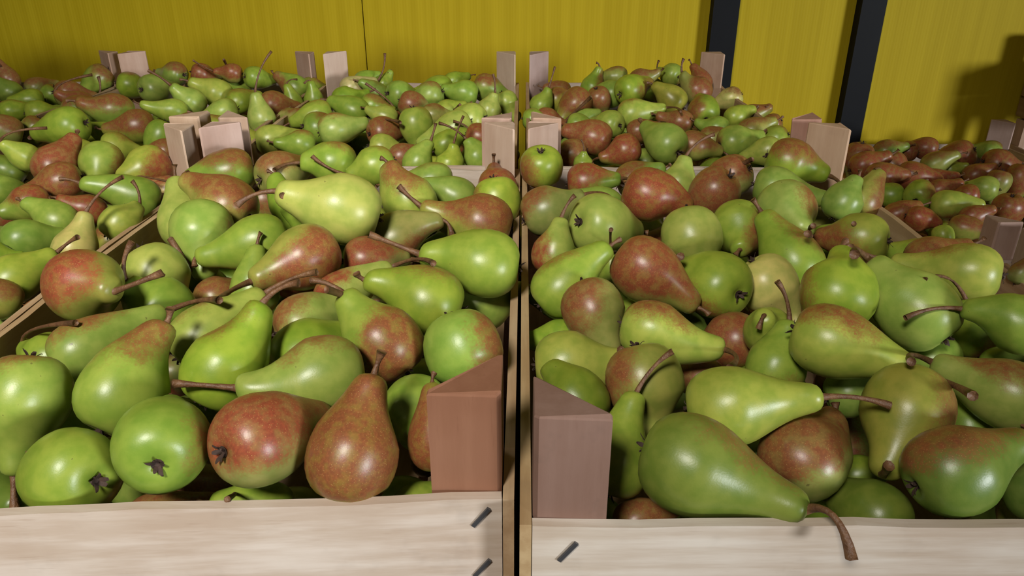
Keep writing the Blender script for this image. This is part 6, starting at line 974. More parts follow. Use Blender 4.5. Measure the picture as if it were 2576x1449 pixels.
('E',(-0.286,1.015,0.2393),0.0261,(0.1367,-0.5423,0.5379,0.6308),1.9,'d',0,(0.456,-0.89,0.2),0.3403,None,None),
('E',(-0.2538,1.2383,0.2391),0.0259,(-0.1315,-0.6428,0.089,0.7494),1.9,'g',0,(-0.5459,-0.8379,0.2),0.0229,None,None),
('B',(0.2916,0.5866,0.2391),0.0241,(0.2297,-0.326,0.6438,0.653),1.9,'o',0.9,(-0.5356,0.8445,0.2),0.4971,None,None),
('E',(-0.2636,1.5228,0.2389),0.0231,(0.502,0.5948,-0.2585,0.5722),1.9,'y',0,(0.5325,-0.8464,0.2),0.6514,None,None),
('D',(-0.6875,1.1583,0.2389),0.0243,(0.0742,0.6722,0.1125,0.728),1.9,'d',0.6,(-0.9278,0.3732,0.2),0.4525,None,None),
('C',(-0.6523,0.5952,0.2388),0.0231,(-0.1328,-0.6414,0.3553,0.6669),1.9,'o',0.3,(-0.9908,-0.1354,0.2),0.8552,None,None),
('B',(0.2165,0.8846,0.2387),0.0254,(0.6182,0.702,-0.1941,0.2956),1.9,'y',0,(0.9193,-0.3935,0.2),0.9756,None,None),
('G',(-1.0903,1.3757,0.2387),0.0262,(0.3937,0.7268,0.042,0.5612),1.9,'o',0.6,(0.066,-0.9978,0.2),0.1919,None,None),
('C',(-0.6842,0.5285,0.2387),0.0266,(-0.2373,0.4629,0.4177,0.7449),1.9,'o',0,(0.9415,0.3369,0.2),0.6246,None,None),
('F',(0.1465,1.2384,0.2386),0.0263,(0.7478,0.6551,0.0019,-0.1079),1.9,'g',0,(-0.6526,-0.7577,0.2),0.9775,None,None),
('E',(-0.2865,1.1591,0.2386),0.0256,(-0.264,-0.6184,-0.0512,0.7384),1.9,'o',0.3,(0.6889,-0.7249,0.2),0.6581,None,None),
('E',(-0.1861,1.3761,0.2386),0.0233,(0.6548,0.7524,0.0453,0.0549),1.9,'o',0.6,(-0.0773,0.997,0.2),0.3756,None,None),
('G',(-0.8922,1.4506,0.2385),0.0263,(0.6383,0.6366,0.3716,-0.222),1.9,'g',0.9,(0.6154,0.7882,0.2),0.5693,None,None),
('B',(0.3567,0.4385,0.2384),0.0269,(-0.1792,-0.646,0.2697,0.6913),1.9,'g',0.6,(0.2287,-0.9735,0.2),0.7251,None,None),
('C',(-0.6185,0.3813,0.2383),0.023,(-0.1357,0.5802,0.4837,0.6411),1.9,'o',0.6,(-0.6862,-0.7275,0.2),0.2131,None,None),
('F',(0.1198,1.4458,0.2381),0.0235,(0.1858,0.6379,-0.0156,0.7472),1.9,'g',0.6,(-0.6459,0.7634,0.2),0.6097,None,None),
('G',(-0.8624,1.5161,0.238),0.027,(-0.1997,0.5537,0.3215,0.7418),1.9,'o',0,(-0.9842,0.1772,0.2),0.9779,None,None),
('G',(-1.0089,1.236,0.2379),0.0252,(-0.3861,0.41,0.5555,0.6118),1.9,'g',0.9,(-0.8631,0.5051,0.2),0.4218,None,None),
('G',(-0.8885,1.3115,0.2379),0.0241,(0.181,0.7068,0.0104,-0.6837),1.9,'g',0.3,(0.9799,0.1995,0.2),0.7928,None,None),
('A',(-0.1148,0.5955,0.2379),0.0259,(0.5879,0.7969,0.0705,0.1199),1.9,'y',0.3,(-0.9977,-0.0679,0.2),0.8685,None,None),
('E',(-0.0545,1.0961,0.2377),0.0264,(-0.1903,0.3519,0.6453,0.6508),1.9,'g',0.9,(0.6179,-0.7863,0.2),0.0431,None,None),
('G',(-1.1194,1.0212,0.2377),0.0268,(0.4163,0.6646,0.272,-0.5577),1.9,'o',0,(0.978,-0.2084,0.2),0.6828,None,None),
('E',(-0.2189,1.1633,0.2377),0.0253,(0.3328,0.6126,-0.1363,0.7038),1.9,'o',0,(0.7243,0.6895,0.2),0.1084,None,None),
('D',(-0.7442,1.4492,0.2377),0.0251,(-0.101,0.6802,0.2646,0.6761),1.9,'y',0.3,(0.5254,-0.8508,0.2),0.7129,None,None),
('F',(0.2124,1.3786,0.2376),0.0234,(-0.0221,0.7523,0.1786,0.6337),1.9,'y',0.3,(-0.3806,0.9248,0.2),0.7765,None,None),
('F',(0.0461,1.0182,0.2376),0.0245,(0.0974,0.72,0.147,0.6712),1.9,'y',0.6,(-0.6506,0.7594,0.2),0.8604,None,None),
('B',(0.3531,0.7343,0.2376),0.0267,(-0.0405,-0.6388,0.2486,0.7269),1.9,'y',0.3,(0.4096,0.9123,0.2),0.4758,None,None),
('C',(-0.5825,0.741,0.2375),0.0251,(0.6089,0.7323,0.3046,0.0132),1.9,'g',0.6,(-0.8928,-0.4505,0.2),0.7595,None,None),
('E',(-0.1898,1.5156,0.2375),0.0256,(-0.2716,-0.6207,-0.1173,0.7261),1.9,'g',0,(0.2387,-0.9711,0.2),0.7923,None,None),
('A',(-0.2833,0.8156,0.2374),0.0236,(0.7611,0.5884,0.2324,-0.1429),1.9,'y',0.9,(0.4833,-0.8755,0.2),0.8175,None,None),
('E',(-0.1217,1.3818,0.2374),0.024,(0.6725,0.702,0.1449,-0.1844),1.9,'g',0.9,(0.0536,-0.9986,0.2),0.5375,None,None),
('B',(0.0549,0.6626,0.2374),0.0237,(-0.4265,-0.6184,-0.0526,0.6579),1.9,'d',0,(-0.8755,-0.4833,0.2),0.9294,None,None),
('A',(-0.3608,0.8168,0.2373),0.024,(0.3105,0.6596,0.0106,0.6844),1.9,'g',0.6,(-0.9833,0.1821,0.2),0.4919,None,None),
('B',(0.2819,0.8891,0.2372),0.0261,(0.6422,0.7109,-0.2049,0.2005),1.9,'o',0,(-0.8331,0.5532,0.2),0.3536,None,None),
('D',(-0.4472,1.0893,0.2372),0.0256,(-0.1162,-0.2153,0.5794,0.7774),1.9,'g',0,(-0.9929,0.1188,0.2),0.519,None,None),
('E',(-0.2187,1.0172,0.2372),0.0244,(0.0536,0.735,0.1983,0.6462),1.9,'o',0,(-0.9122,-0.4096,0.2),0.118,None,None),
('G',(-1.0478,1.4507,0.2371),0.024,(0.0573,0.718,-0.1015,-0.6862),1.9,'g',0.6,(0.9974,-0.0722,0.2),0.8667,None,None),
('G',(-1.1161,1.1636,0.2371),0.0235,(-0.1236,0.6896,0.3246,0.6355),1.9,'y',0.6,(0.1044,0.9945,0.2),0.0882,None,None),
('D',(-0.5159,1.3751,0.2371),0.0257,(0.0398,0.78,0.1827,0.5972),1.9,'y',0,(-0.9277,-0.3732,0.2),0.4426,None,None),
('C',(-0.5506,0.5278,0.2369),0.0242,(-0.3845,0.3259,0.7194,0.478),1.9,'o',0.3,(0.5984,-0.8012,0.2),0.2559,None,None),
('B',(0.2591,0.8106,0.2368),0.0231,(0.3326,0.6256,-0.0397,0.7045),1.9,'g',0.9,(0.1809,0.9835,0.2),0.5318,None,None),
('A',(-0.3565,0.5213,0.2367),0.0245,(-0.2529,0.0422,0.618,0.7432),1.9,'o',0.3,(-0.4812,0.8766,0.2),0.5366,None,None),
('E',(-0.0442,1.3786,0.2365),0.0255,(0.4613,0.6643,-0.1912,0.5563),1.9,'g',0,(-0.9624,-0.2716,0.2),0.3432,None,None),
('G',(-1.1184,1.4436,0.2365),0.0239,(-0.2629,-0.6525,-0.0857,0.7055),1.9,'o',0.6,(0.9707,-0.2402,0.2),0.712,None,None),
('D',(-0.6778,1.4497,0.2365),0.0251,(-0.4073,0.588,0.5341,0.4507),1.9,'y',0,(0.81,-0.5865,0.2),0.85,None,None),
('A',(-0.0472,0.886,0.2364),0.0233,(0.0723,0.7381,0.2036,0.6392),1.9,'d',0,(0.9786,0.2057,0.2),0.1432,None,None),
('D',(-0.542,1.3083,0.2363),0.0231,(-0.1172,0.7349,-0.2569,-0.6166),1.9,'o',0,(-0.9997,0.0243,0.2),0.5071,None,None),
('G',(-1.0937,1.2372,0.2363),0.0235,(-0.2809,0.552,0.4181,0.6645),1.9,'y',0,(0.8,-0.6,0.2),0.0381,None,None),
('C',(-0.6524,0.8932,0.2363),0.0245,(-0.2336,-0.6441,0.0665,0.7254),1.9,'d',0,(-0.2775,0.9607,0.2),0.567,None,None),
('E',(-0.3593,1.0235,0.2363),0.0266,(0.0586,-0.3835,0.6811,0.6209),1.9,'g',0.9,(0.8536,-0.5209,0.2),0.0754,None,None),
('C',(-0.4488,0.4539,0.2361),0.0232,(-0.2406,-0.5243,0.4164,0.7027),1.9,'g',0.3,(-0.8164,-0.5774,0.2),0.3311,None,None),
('D',(-0.5882,1.2324,0.2361),0.0245,(-0.3302,0.4301,0.5684,0.6188),1.9,'d',0,(0.9122,-0.4096,0.2),0.533,None,None),
('E',(-0.0802,1.3065,0.236),0.0237,(0.2475,0.7129,-0.03,0.6554),1.9,'g',0,(-0.9995,-0.0329,0.2),0.452,None,None),
('A',(-0.0807,0.6666,0.2359),0.0249,(0.0163,-0.1946,0.7396,0.6441),1.9,'y',0.6,(-0.0655,-0.9979,0.2),0.173,None,None),
('E',(-0.1472,1.4477,0.2359),0.0258,(0.1908,0.7096,0.0111,-0.6782),1.9,'d',0.9,(-0.7373,-0.6756,0.2),0.2293,None,None),
('B',(0.1429,0.4351,0.2358),0.026,(0.4888,0.7732,-0.1489,-0.3757),1.9,'g',0.6,(0.6399,0.7685,0.2),0.7805,None,None),
('A',(-0.1911,0.6007,0.2358),0.0236,(0.4079,0.7313,0.0372,-0.5454),1.9,'y',0,(0.9544,0.2985,0.2),0.1383,None,None),
('G',(-0.934,1.3824,0.2358),0.0247,(-0.1584,0.6139,0.2921,0.7161),1.9,'g',0,(0.9606,0.2779,0.2),0.3781,None,None),
('F',(0.0523,1.1663,0.2357),0.0243,(0.1668,-0.473,0.5073,0.7008),1.9,'o',0.9,(-0.953,0.303,0.2),0.6904,None,None),
('D',(-0.476,1.0225,0.2357),0.0255,(0.6177,0.744,0.1312,0.2183),1.9,'g',0.3,(-0.3434,-0.9392,0.2),0.4727,None,None),
('F',(0.2821,1.375,0.2356),0.0269,(-0.1457,0.385,0.6565,0.6321),1.9,'o',0.9,(-0.0052,1,0.2),0.6112,None,None),
('D',(-0.4764,1.4439,0.2356),0.0235,(0.5837,0.6895,0.2798,-0.3248),1.9,'d',0.9,(-0.5329,0.8462,0.2),0.0315,None,None),
('F',(0.3559,1.088,0.2355),0.025,(0.363,0.7576,-0.1362,0.5251),1.9,'g',0.3,(-0.3868,-0.9222,0.2),0.9296,None,None),
('E',(-0.0503,1.5164,0.2355),0.0267,(-0.2023,0.5223,0.4678,0.6837),1.9,'d',0,(-0.9968,0.0804,0.2),0.4407,None,None),
('C',(-0.7496,0.3797,0.2354),0.0264,(-0.3141,0.4035,0.4694,0.7199),1.9,'g',0.3,(0.1633,-0.9866,0.2),0.6585,None,None),
('A',(-0.0781,0.8218,0.2354),0.0257,(0.5214,0.7476,0.104,-0.398),1.9,'o',0.3,(0.3899,0.9209,0.2),0.8132,None,None),
('B',(0.1476,0.7385,0.2354),0.0257,(0.4054,0.739,-0.0283,-0.5373),1.9,'d',0.3,(0.9672,-0.2541,0.2),0.4545,None,None),
('A',(-0.2149,0.6638,0.2353),0.0232,(-0.0626,0.6277,-0.4845,-0.6061),1.9,'o',0,(-0.9483,0.3173,0.2),0.814,None,None),
('F',(0.2563,1.3026,0.2353),0.0235,(0.0194,0.7072,0.1775,0.6841),1.9,'g',0.9,(0.5886,0.8084,0.2),0.9359,None,None),
('D',(-0.7543,1.1663,0.2353),0.0252,(-0.0695,-0.5894,0.3036,0.7454),1.9,'o',0.3,(0.5016,-0.8651,0.2),0.0343,None,None),
('D',(-0.6849,1.0191,0.2352),0.0255,(-0.3164,0.2881,0.5423,0.723),1.9,'g',0.3,(-0.8695,0.4938,0.2),0.9055,None,None),
('B',(0.1485,0.5956,0.2352),0.0238,(-0.028,0.6554,0.4485,0.607),1.9,'g',0.9,(-0.995,-0.0999,0.2),0.107,None,None),
('C',(-0.513,0.5961,0.2352),0.0234,(-0.2893,-0.137,0.6101,0.7248),1.9,'g',0.9,(0.6028,-0.7979,0.2),0.7686,None,None),
('D',(-0.592,1.3817,0.2351),0.026,(-0.2833,0.4452,0.4985,0.6877),1.9,'y',0.6,(0.6801,-0.7331,0.2),0.942,None,None),
('A',(-0.152,0.5242,0.2351),0.024,(-0.0386,0.5199,0.4651,0.7154),1.9,'o',0.6,(-1,-0.0074,0.2),0.7959,None,None),
('C',(-0.6593,0.4513,0.2351),0.0247,(-0.2937,0.5212,0.6126,0.5166),1.9,'y',0,(0.6928,0.7212,0.2),0.4838,None,None),
('G',(-0.9646,1.1587,0.2351),0.0256,(0.0779,0.6294,0.0253,0.7728),1.9,'d',0.3,(-0.3632,-0.9317,0.2),0.3513,None,None),
('B',(0.1879,0.8147,0.235),0.0257,(0.1441,-0.224,0.5816,0.7687),1.9,'o',0,(-0.4756,0.8797,0.2),0.7434,None,None),
('B',(0.1855,0.517,0.2349),0.0249,(0.2006,-0.3529,0.7055,0.5809),1.9,'d',0,(0.7778,-0.6285,0.2),0.1344,None,None),
('E',(-0.0814,1.0175,0.2348),0.0239,(0.0861,-0.2957,0.6432,0.701),1.9,'g',0.3,(-0.2509,0.968,0.2),0.2592,None,None),
('E',(-0.1414,1.0189,0.2348),0.0232,(0.1395,-0.5214,0.5266,0.6568),1.9,'y',0,(0.6522,-0.7581,0.2),0.1626,None,None),
('C',(-0.7507,0.6737,0.2347),0.0236,(-0.3753,0.2815,0.583,0.6633),1.9,'g',0,(0.0434,0.9991,0.2),0.1037,None,None),
('B',(0.3286,0.6685,0.2347),0.0245,(0.1774,0.7635,-0.234,-0.5752),1.9,'o',0.6,(0.9369,0.3495,0.2),0.9079,None,None),
('G',(-1.0168,1.5255,0.2345),0.0245,(-0.2382,0.5629,0.3606,0.7045),1.9,'d',0.6,(-0.2207,-0.9753,0.2),0.4729,None,None),
('A',(-0.2827,0.5232,0.2344),0.0267,(-0.2297,0.2314,0.6864,0.65),1.9,'g',0,(-0.9965,0.0833,0.2),0.3422,None,None),
('C',(-0.4526,0.6004,0.2344),0.0243,(0.0681,0.7213,-0.2906,-0.625),1.9,'g',0,(0.9857,-0.1683,0.2),0.9658,None,None),
('F',(0.3233,1.4428,0.2344),0.0254,(0.3259,0.7224,-0.1362,0.5944),1.9,'o',0.3,(0.2639,0.9646,0.2),0.9436,None,None),
('F',(0.0797,1.383,0.2344),0.0249,(0.4669,0.6483,-0.2195,0.5599),1.9,'o',0.9,(-0.7444,0.6677,0.2),0.1696,None,None),
('B',(0.3548,0.5925,0.2341),0.025,(0.6093,0.6904,-0.241,0.3066),1.9,'y',0,(-0.998,-0.063,0.2),0.6964,None,None),
('K',(0.8062,1.365,0.091),0.0256,(0.2061,0.1599,0.619,0.7409),1.9,'g',0.9,(-0.8048,-0.5936,0.2),0.1724,None,None),
('K',(0.6577,1.786,0.091),0.0243,(-0.0233,0.7654,0.1605,0.6227),1.9,'g',0.9,(0.3364,0.9417,0.2),0.5638,None,None),
('J',(1.0353,0.9881,0.0909),0.0253,(0.6606,0.6291,-0.3939,0.1127),1.9,'g',0.9,(0.9337,-0.3579,0.2),0.4348,None,None),
('K',(0.8982,1.7233,0.0908),0.0269,(0.4245,0.5891,-0.2408,0.644),1.9,'y',0.9,(0.6304,-0.7763,0.2),0.5174,None,None),
('I',(0.4568,0.9866,0.0908),0.0258,(0.2778,0.7414,0.0122,0.6108),1.9,'d',0.9,(0.3482,0.9374,0.2),0.8677,None,None),
('I',(0.5623,0.9192,0.0903),0.0248,(-0.0341,0.6541,0.454,0.604),1.9,'g',0.9,(-0.9948,-0.1015,0.2),0.216,None,None),
('K',(0.9427,1.2252,0.0902),0.0239,(0.0377,-0.668,0.2787,0.689),1.9,'y',0.9,(0.2972,0.9548,0.2),0.5811,None,None),
('K',(1.1158,1.5795,0.0902),0.0256,(-0.1336,-0.6773,0.0671,0.7204),1.9,'d',0.9,(0.9992,0.0403,0.2),0.301,None,None),
('J',(0.9214,1.0659,0.0901),0.0244,(0.31,0.0958,0.6073,0.7252),1.9,'y',0.9,(-0.962,-0.273,0.2),0.766,None,None),
('K',(1.0423,1.5842,0.0899),0.0261,(0.5862,0.68,-0.3444,0.2745),1.9,'o',0.9,(0.8862,0.4633,0.2),0.8179,None,None),
('K',(0.5953,1.2259,0.0899),0.0269,(0.245,0.7679,-0.1375,-0.5757),1.9,'g',0.9,(0.9721,-0.2347,0.2),0.1972,None,None),
('J',(1.06,0.9214,0.0898),0.0243,(0.0679,0.6927,-0.2707,-0.6651),1.9,'g',0.9,(-0.7085,-0.7057,0.2),0.094,None,None),
('K',(0.7274,1.3744,0.0898),0.0237,(0.0698,0.7534,-0.22,-0.6158),1.9,'g',0.9,(-0.9949,-0.101,0.2),0.5533,None,None),
('J',(1.0298,0.5601,0.0898),0.0266,(0.0154,0.6609,-0.3956,-0.6376),1.9,'y',0.9,(-0.5334,0.8458,0.2),0.7555,None,None),
('K',(1.0114,1.3691,0.0897),0.0258,(0.5394,0.6136,0.0626,-0.5732),1.9,'y',0.9,(-0.9554,0.2952,0.2),0.4287,None,None),
('K',(1.0391,1.4345,0.0897),0.0258,(0.5555,0.705,-0.3374,0.2838),1.9,'g',0.9,(-0.3786,-0.9255,0.2),0.9377,None,None),
('K',(0.6598,1.5146,0.0897),0.0263,(0.4711,0.7239,-0.2326,0.4472),1.9,'y',0.9,(-0.8902,-0.4555,0.2),0.5121,None,None),
('K',(0.8304,1.3023,0.0896),0.0268,(0.6402,0.6406,-0.3373,0.2571),1.9,'g',0.9,(-0.9671,0.2546,0.2),0.9921,None,None),
('J',(0.9638,0.8434,0.0896),0.0236,(0.2268,0.6471,0.198,0.7004),1.9,'g',0.9,(-0.488,-0.8728,0.2),0.9144,None,None),
('I',(0.6828,0.5573,0.0895),0.0257,(0.4604,0.6698,-0.0911,0.5754),1.9,'o',0.9,(-0.7817,-0.6237,0.2),0.4967,None,None),
('I',(0.6447,0.7709,0.0894),0.0242,(-0.064,-0.6007,0.2311,0.7626),1.9,'y',0.9,(0.7149,-0.6992,0.2),0.4035,None,None),
('K',(0.7274,1.5093,0.0892),0.023,(0.5227,0.6833,-0.2758,0.4288),1.9,'o',0.9,(0.5064,0.8623,0.2),0.4126,None,None),
('K',(0.8322,1.7157,0.0892),0.0263,(0.2145,0.7354,-0.0603,-0.64),1.9,'d',0.9,(-0.0869,0.9962,0.2),0.7826,None,None),
('K',(1.0347,1.2953,0.0892),0.0269,(0.2391,0.2358,0.626,0.7038),1.9,'y',0.9,(-0.7704,0.6376,0.2),0.89,None,None),
('I',(0.4929,0.7731,0.0891),0.0265,(0.1908,0.7196,-0.2558,-0.6167),1.9,'d',0.9,(-0.9086,-0.4177,0.2),0.5915,None,None),
('I',(0.6433,1.0594,0.0891),0.0234,(0.7182,0.6479,-0.2523,-0.029),1.9,'y',0.9,(0.127,-0.9919,0.2),0.0468,None,None),
('K',(1.0066,1.234,0.0885),0.0262,(0.0949,0.7843,0.0533,0.6108),1.9,'y',0.9,(0.9107,0.4131,0.2),0.6073,None,None),
('J',(0.8948,0.6994,0.0885),0.0236,(0.2513,0.3994,0.652,0.5935),1.9,'d',0.9,(0.9185,-0.3955,0.2),0.842,None,None),
('K',(0.8661,1.3717,0.0884),0.0258,(-0.4648,-0.6038,-0.1254,0.6353),1.9,'d',0.9,(-0.5075,-0.8616,0.2),0.8887,None,None),
('K',(0.6638,1.6468,0.0884),0.0248,(0.5395,-0.8024,-0.0393,-0.2519),1.9,'g',0.9,(0.8551,-0.5184,0.2),0.6829,None,None),
('K',(0.9639,1.5841,0.0882),0.0267,(0.4173,0.7593,-0.0787,-0.493),1.9,'o',0.9,(0.8171,0.5765,0.2),0.3436,None,None),
('J',(0.8347,0.9873,0.0879),0.0239,(0.5128,0.5716,-0.2375,0.5949),1.9,'g',0.9,(0.1379,-0.9904,0.2),0.9857,None,None),
('J',(1.0668,0.6311,0.0879),0.0239,(0.3657,-0.4673,0.6513,0.4729),1.9,'d',0.9,(0.9826,0.1858,0.2),0.1466,None,None),
('J',(0.968,0.7057,0.0878),0.026,(0.395,-0.2063,0.6076,0.6574),1.9,'y',0.9,(0.9725,-0.2327,0.2),0.0284,None,None),
('K',(1.0803,1.5101,0.0877),0.0256,(0.3974,-0.5413,0.5808,0.4602),1.9,'g',0.9,(-0.3967,-0.918,0.2),0.5378,None,None),
('K',(0.7961,1.2317,0.0875),0.0266,(-0.075,-0.676,0.1796,0.7107),1.9,'d',0.9,(-0.1642,0.9864,0.2),0.2817,None,None),
('K',(0.6607,1.3754,0.0874),0.0236,(0.3821,-0.4013,0.6704,0.4934),1.9,'y',0.9,(0.7978,0.603,0.2),0.4171,None,None),
('K',(0.8003,1.7845,0.0874),0.0239,(0.0365,0.6763,0.1945,0.7095),1.9,'d',0.9,(-0.558,0.8298,0.2),0.103,None,None),
('K',(0.87,1.229,0.0874),0.0239,(0.601,0.7198,-0.187,-0.2927),1.9,'g',0.9,(0.3213,0.947,0.2),0.9234,None,None),
('K',(1.0851,1.6518,0.0872),0.0265,(0.6323,0.6826,-0.3382,0.141),1.9,'d',0.9,(0.9489,0.3155,0.2),0.7143,None,None),
('K',(0.9027,1.5836,0.0872),0.0257,(0.0016,0.5678,0.4119,0.7126),1.9,'d',0.9,(-0.3789,-0.9255,0.2),0.9272,None,None),
('K',(0.5886,1.5042,0.0868),0.0245,(-0.2093,0.6624,-0.4232,-0.5817),1.9,'y',0.9,(0.1707,-0.9853,0.2),0.1355,None,None),
('K',(0.5947,1.3721,0.0867),0.0243,(0.1156,0.2598,0.5562,0.7809),1.9,'o',0.9,(-0.9159,0.4014,0.2),0.9527,None,None),
('I',(0.7155,0.9197,0.0867),0.0246,(0.5809,0.6622,-0.1228,-0.4571),1.9,'y',0.9,(0.9085,0.4179,0.2),0.8491,None,None),
('J',(0.8994,0.8404,0.0866),0.0268,(0.4327,0.7352,-0.2299,0.4683),1.9,'d',0.9,(-0.2943,0.9557,0.2),0.6816,None,None),
('J',(0.9907,0.6365,0.0866),0.0253,(0.3251,-0.3858,0.5208,0.6886),1.9,'g',0.9,(-0.6462,-0.7632,0.2),0.6402,None,None),
('K',(1.1113,1.72,0.0866),0.0267,(-0.2444,0.635,-0.4246,-0.5972),1.9,'d',0.9,(0.9729,0.2311,0.2),0.3336,None,None),
('K',(0.7613,1.4348,0.0865),0.0236,(0.5944,0.7599,-0.255,0.0658),1.9,'g',0.9,(0.867,-0.4983,0.2),0.1655,None,None),
('J',(0.8243,0.5652,0.0863),0.0263,(0.2457,0.7911,0.0029,0.5602),1.9,'d',0.9,(0.3111,0.9504,0.2),0.799,None,None),
('K',(0.6836,1.4387,0.0863),0.0243,(0.4074,-0.3575,0.706,0.4558),1.9,'d',0.9,(0.0052,-1,0.2),0.0362,None,None),
('I',(0.5676,0.6298,0.0862),0.0244,(-0.0742,-0.6354,0.3352,0.6917),1.9,'y',0.9,(0.2303,-0.9731,0.2),0.9978,None,None),
('I',(0.5342,0.847,0.0862),0.0238,(0.4055,0.7021,-0.1223,-0.5725),1.9,'y',0.9,(-0.7984,0.6021,0.2),0.1859,None,None),
('J',(1.1288,0.7798,0.0861),0.0231,(0.2638,0.7867,-0.1329,0.5421),1.9,'g',0.9,(-0.4647,0.8855,0.2),0.0578,None,None),
('K',(1.0784,1.7883,0.0861),0.0241,(0.1144,0.7719,-0.1659,-0.603),1.9,'g',0.9,(-0.5416,0.8406,0.2),0.4308,None,None),
('J',(1.126,1.0574,0.0861),0.0231,(0.0206,0.6859,-0.2669,-0.6767),1.9,'g',0.9,(0.3048,0.9524,0.2),0.9366,None,None),
('K',(0.9025,1.2948,0.086),0.0231,(0.6595,0.5821,-0.372,0.2964),1.9,'o',0.9,(-0.1973,-0.9803,0.2),0.4346,None,None),
('I',(0.6795,0.986,0.0859),0.0252,(0.6623,0.6677,-0.3047,0.1506),1.9,'o',0.9,(-0.0652,0.9979,0.2),0.7184,None,None),
('K',(0.938,1.656,0.0856),0.0254,(0.2902,0.6989,-0.1075,0.6448),1.9,'g',0.9,(-0.9567,-0.291,0.2),0.0417,None,None),
('K',(1.1103,1.2995,0.0855),0.0268,(0.3603,-0.4313,0.571,0.5984),1.9,'o',0.9,(0.6342,0.7732,0.2),0.9814,None,None),
('I',(0.5605,0.7689,0.0855),0.0257,(0.1037,-0.5585,0.4328,0.7001),1.9,'o',0.9,(-0.8042,0.5944,0.2),0.7556,None,None),
('K',(0.7968,1.5138,0.0855),0.0248,(0.4148,0.5818,-0.2035,0.6693),1.9,'o',0.9,(-0.3758,-0.9267,0.2),0.9049,None,None),
('K',(0.6857,1.581,0.0854),0.0241,(0.3016,-0.2315,0.6691,0.6386),1.9,'o',0.9,(-0.9617,0.2742,0.2),0.6493,None,None),
('J',(1.1277,0.6319,0.0854),0.024,(0.5562,0.6655,-0.3983,-0.2984),1.9,'d',0.9,(-0.9808,0.1952,0.2),0.019,None,None),
('K',(0.8674,1.6485,0.0853),0.0241,(-0.375,0.5639,-0.5549,-0.4831),1.9,'o',0.9,(0.7641,-0.6451,0.2),0.1808,None,None),
('J',(1.1329,0.9201,0.0852),0.024,(0.6498,0.6283,-0.3025,-0.3024),1.9,'o',0.9,(0.1176,-0.9931,0.2),0.7171,None,None),
('I',(0.4549,0.5618,0.0849),0.0237,(-0.0258,-0.6004,0.4103,0.6859),1.9,'y',0.9,(0.9513,0.3082,0.2),0.2448,None,None),
('I',(0.7192,1.0614,0.0847),0.0245,(-0.0691,0.6947,-0.3711,-0.6123),1.9,'g',0.9,(0.7224,0.6915,0.2),0.8693,None,None),
('J',(0.9695,0.5596,0.0847),0.0251,(0.0464,0.6826,-0.416,-0.599),1.9,'y',0.9,(-0.2364,-0.9717,0.2),0.0119,None,None),
('I',(0.6063,0.7033,0.0846),0.0267,(0.0681,0.7031,-0.3673,-0.6051),1.9,'y',0.9,(0.9994,0.035,0.2),0.832,None,None),
('J',(0.9008,0.986,0.0845),0.0238,(0.0738,0.6999,-0.2625,-0.6602),1.9,'g',0.9,(0.8545,0.5194,0.2),0.2547,None,None),
('I',(0.6405,0.6269,0.0845),0.0265,(0.2983,-0.3312,0.643,0.6228),1.9,'g',0.9,(0.9836,0.1805,0.2),0.8607,None,None),
('K',(1.1152,1.4358,0.0844),0.0258,(0.0816,0.8047,0.0074,0.5881),1.9,'g',0.9,(0.617,0.7869,0.2),0.357,None,None),
('J',(0.9215,0.9164,0.0842),0.026,(0.2256,0.7164,0.0689,0.6566),1.9,'o',0.9,(0.1545,-0.988,0.2),0.9812,None,None),
('I',(0.4956,1.0619,0.084),0.0257,(0.2906,0.6999,0.0033,0.6524),1.9,'o',0.9,(-0.9938,-0.1112,0.2),0.6816,None,None),
('K',(0.6201,1.5829,0.084),0.0254,(-0.0252,0.5312,0.4423,0.7222),1.9,'g',0.9,(-0.2467,-0.9691,0.2),0.4123,None,None),
('K',(0.9739,1.3054,0.0839),0.0258,(0.2184,0.741,-0.1477,-0.6176),1.9,'y',0.9,(-0.916,-0.4011,0.2),0.0465,None,None),
('J',(0.9207,0.6354,0.0839),0.0241,(0.401,0.0724,0.6955,0.5919),1.9,'y',0.9,(-0.9794,0.202,0.2),0.4509,None,None),
('J',(1.0356,0.8514,0.0835),0.0238,(0.374,0.7274,-0.2558,-0.5154),1.9,'y',0.9,(-0.7037,0.7105,0.2),0.0676,None,None),
('K',(0.5898,1.6556,0.0834),0.0235,(0.1723,0.7909,-0.1198,-0.5749),1.9,'g',0.9,(0.9008,0.4343,0.2),0.3738,None,None),
('J',(1.06,0.7773,0.0834),0.0267,(0.6211,0.571,-0.3798,0.3793),1.9,'d',0.9,(0.2903,-0.9569,0.2),0.1736,None,None),
('I',(0.4547,0.8439,0.0834),0.0242,(0.1148,0.4559,0.5164,0.7158),1.9,'d',0.9,(0.3275,-0.9448,0.2),0.8344,None,None),
('I',(0.6047,0.8516,0.0833),0.0243,(0.0805,0.7093,0.2925,0.6362),1.9,'y',0.9,(0.1033,-0.9947,0.2),0.6417,None,None),
('I',(0.5598,1.0653,0.0833),0.0235,(0.2434,-0.5076,0.5459,0.6205),1.9,'g',0.9,(-0.8181,-0.5751,0.2),0.8536,None,None),
('K',(0.7539,1.718,0.0831),0.0256,(0.7266,0.4694,-0.4054,0.2956),1.9,'g',0.9,(0.1947,0.9809,0.2),0.469,None,None),
('J',(0.831,0.8408,0.083),0.0235,(0.6442,0.6836,-0.342,-0.0259),1.9,'g',0.9,(-0.0877,0.9961,0.2),0.81,None,None),
('I',(0.4856,0.6341,0.0829),0.0255,(0.2725,-0.3255,0.6985,0.5761),1.9,'d',0.9,(-0.1763,-0.9843,0.2),0.8879,None,None),
('J',(1.0972,0.557,0.0828),0.0235,(0.3574,-0.3926,0.5672,0.6297),1.9,'g',0.9,(-0.9154,0.4027,0.2),0.2248,None,None),
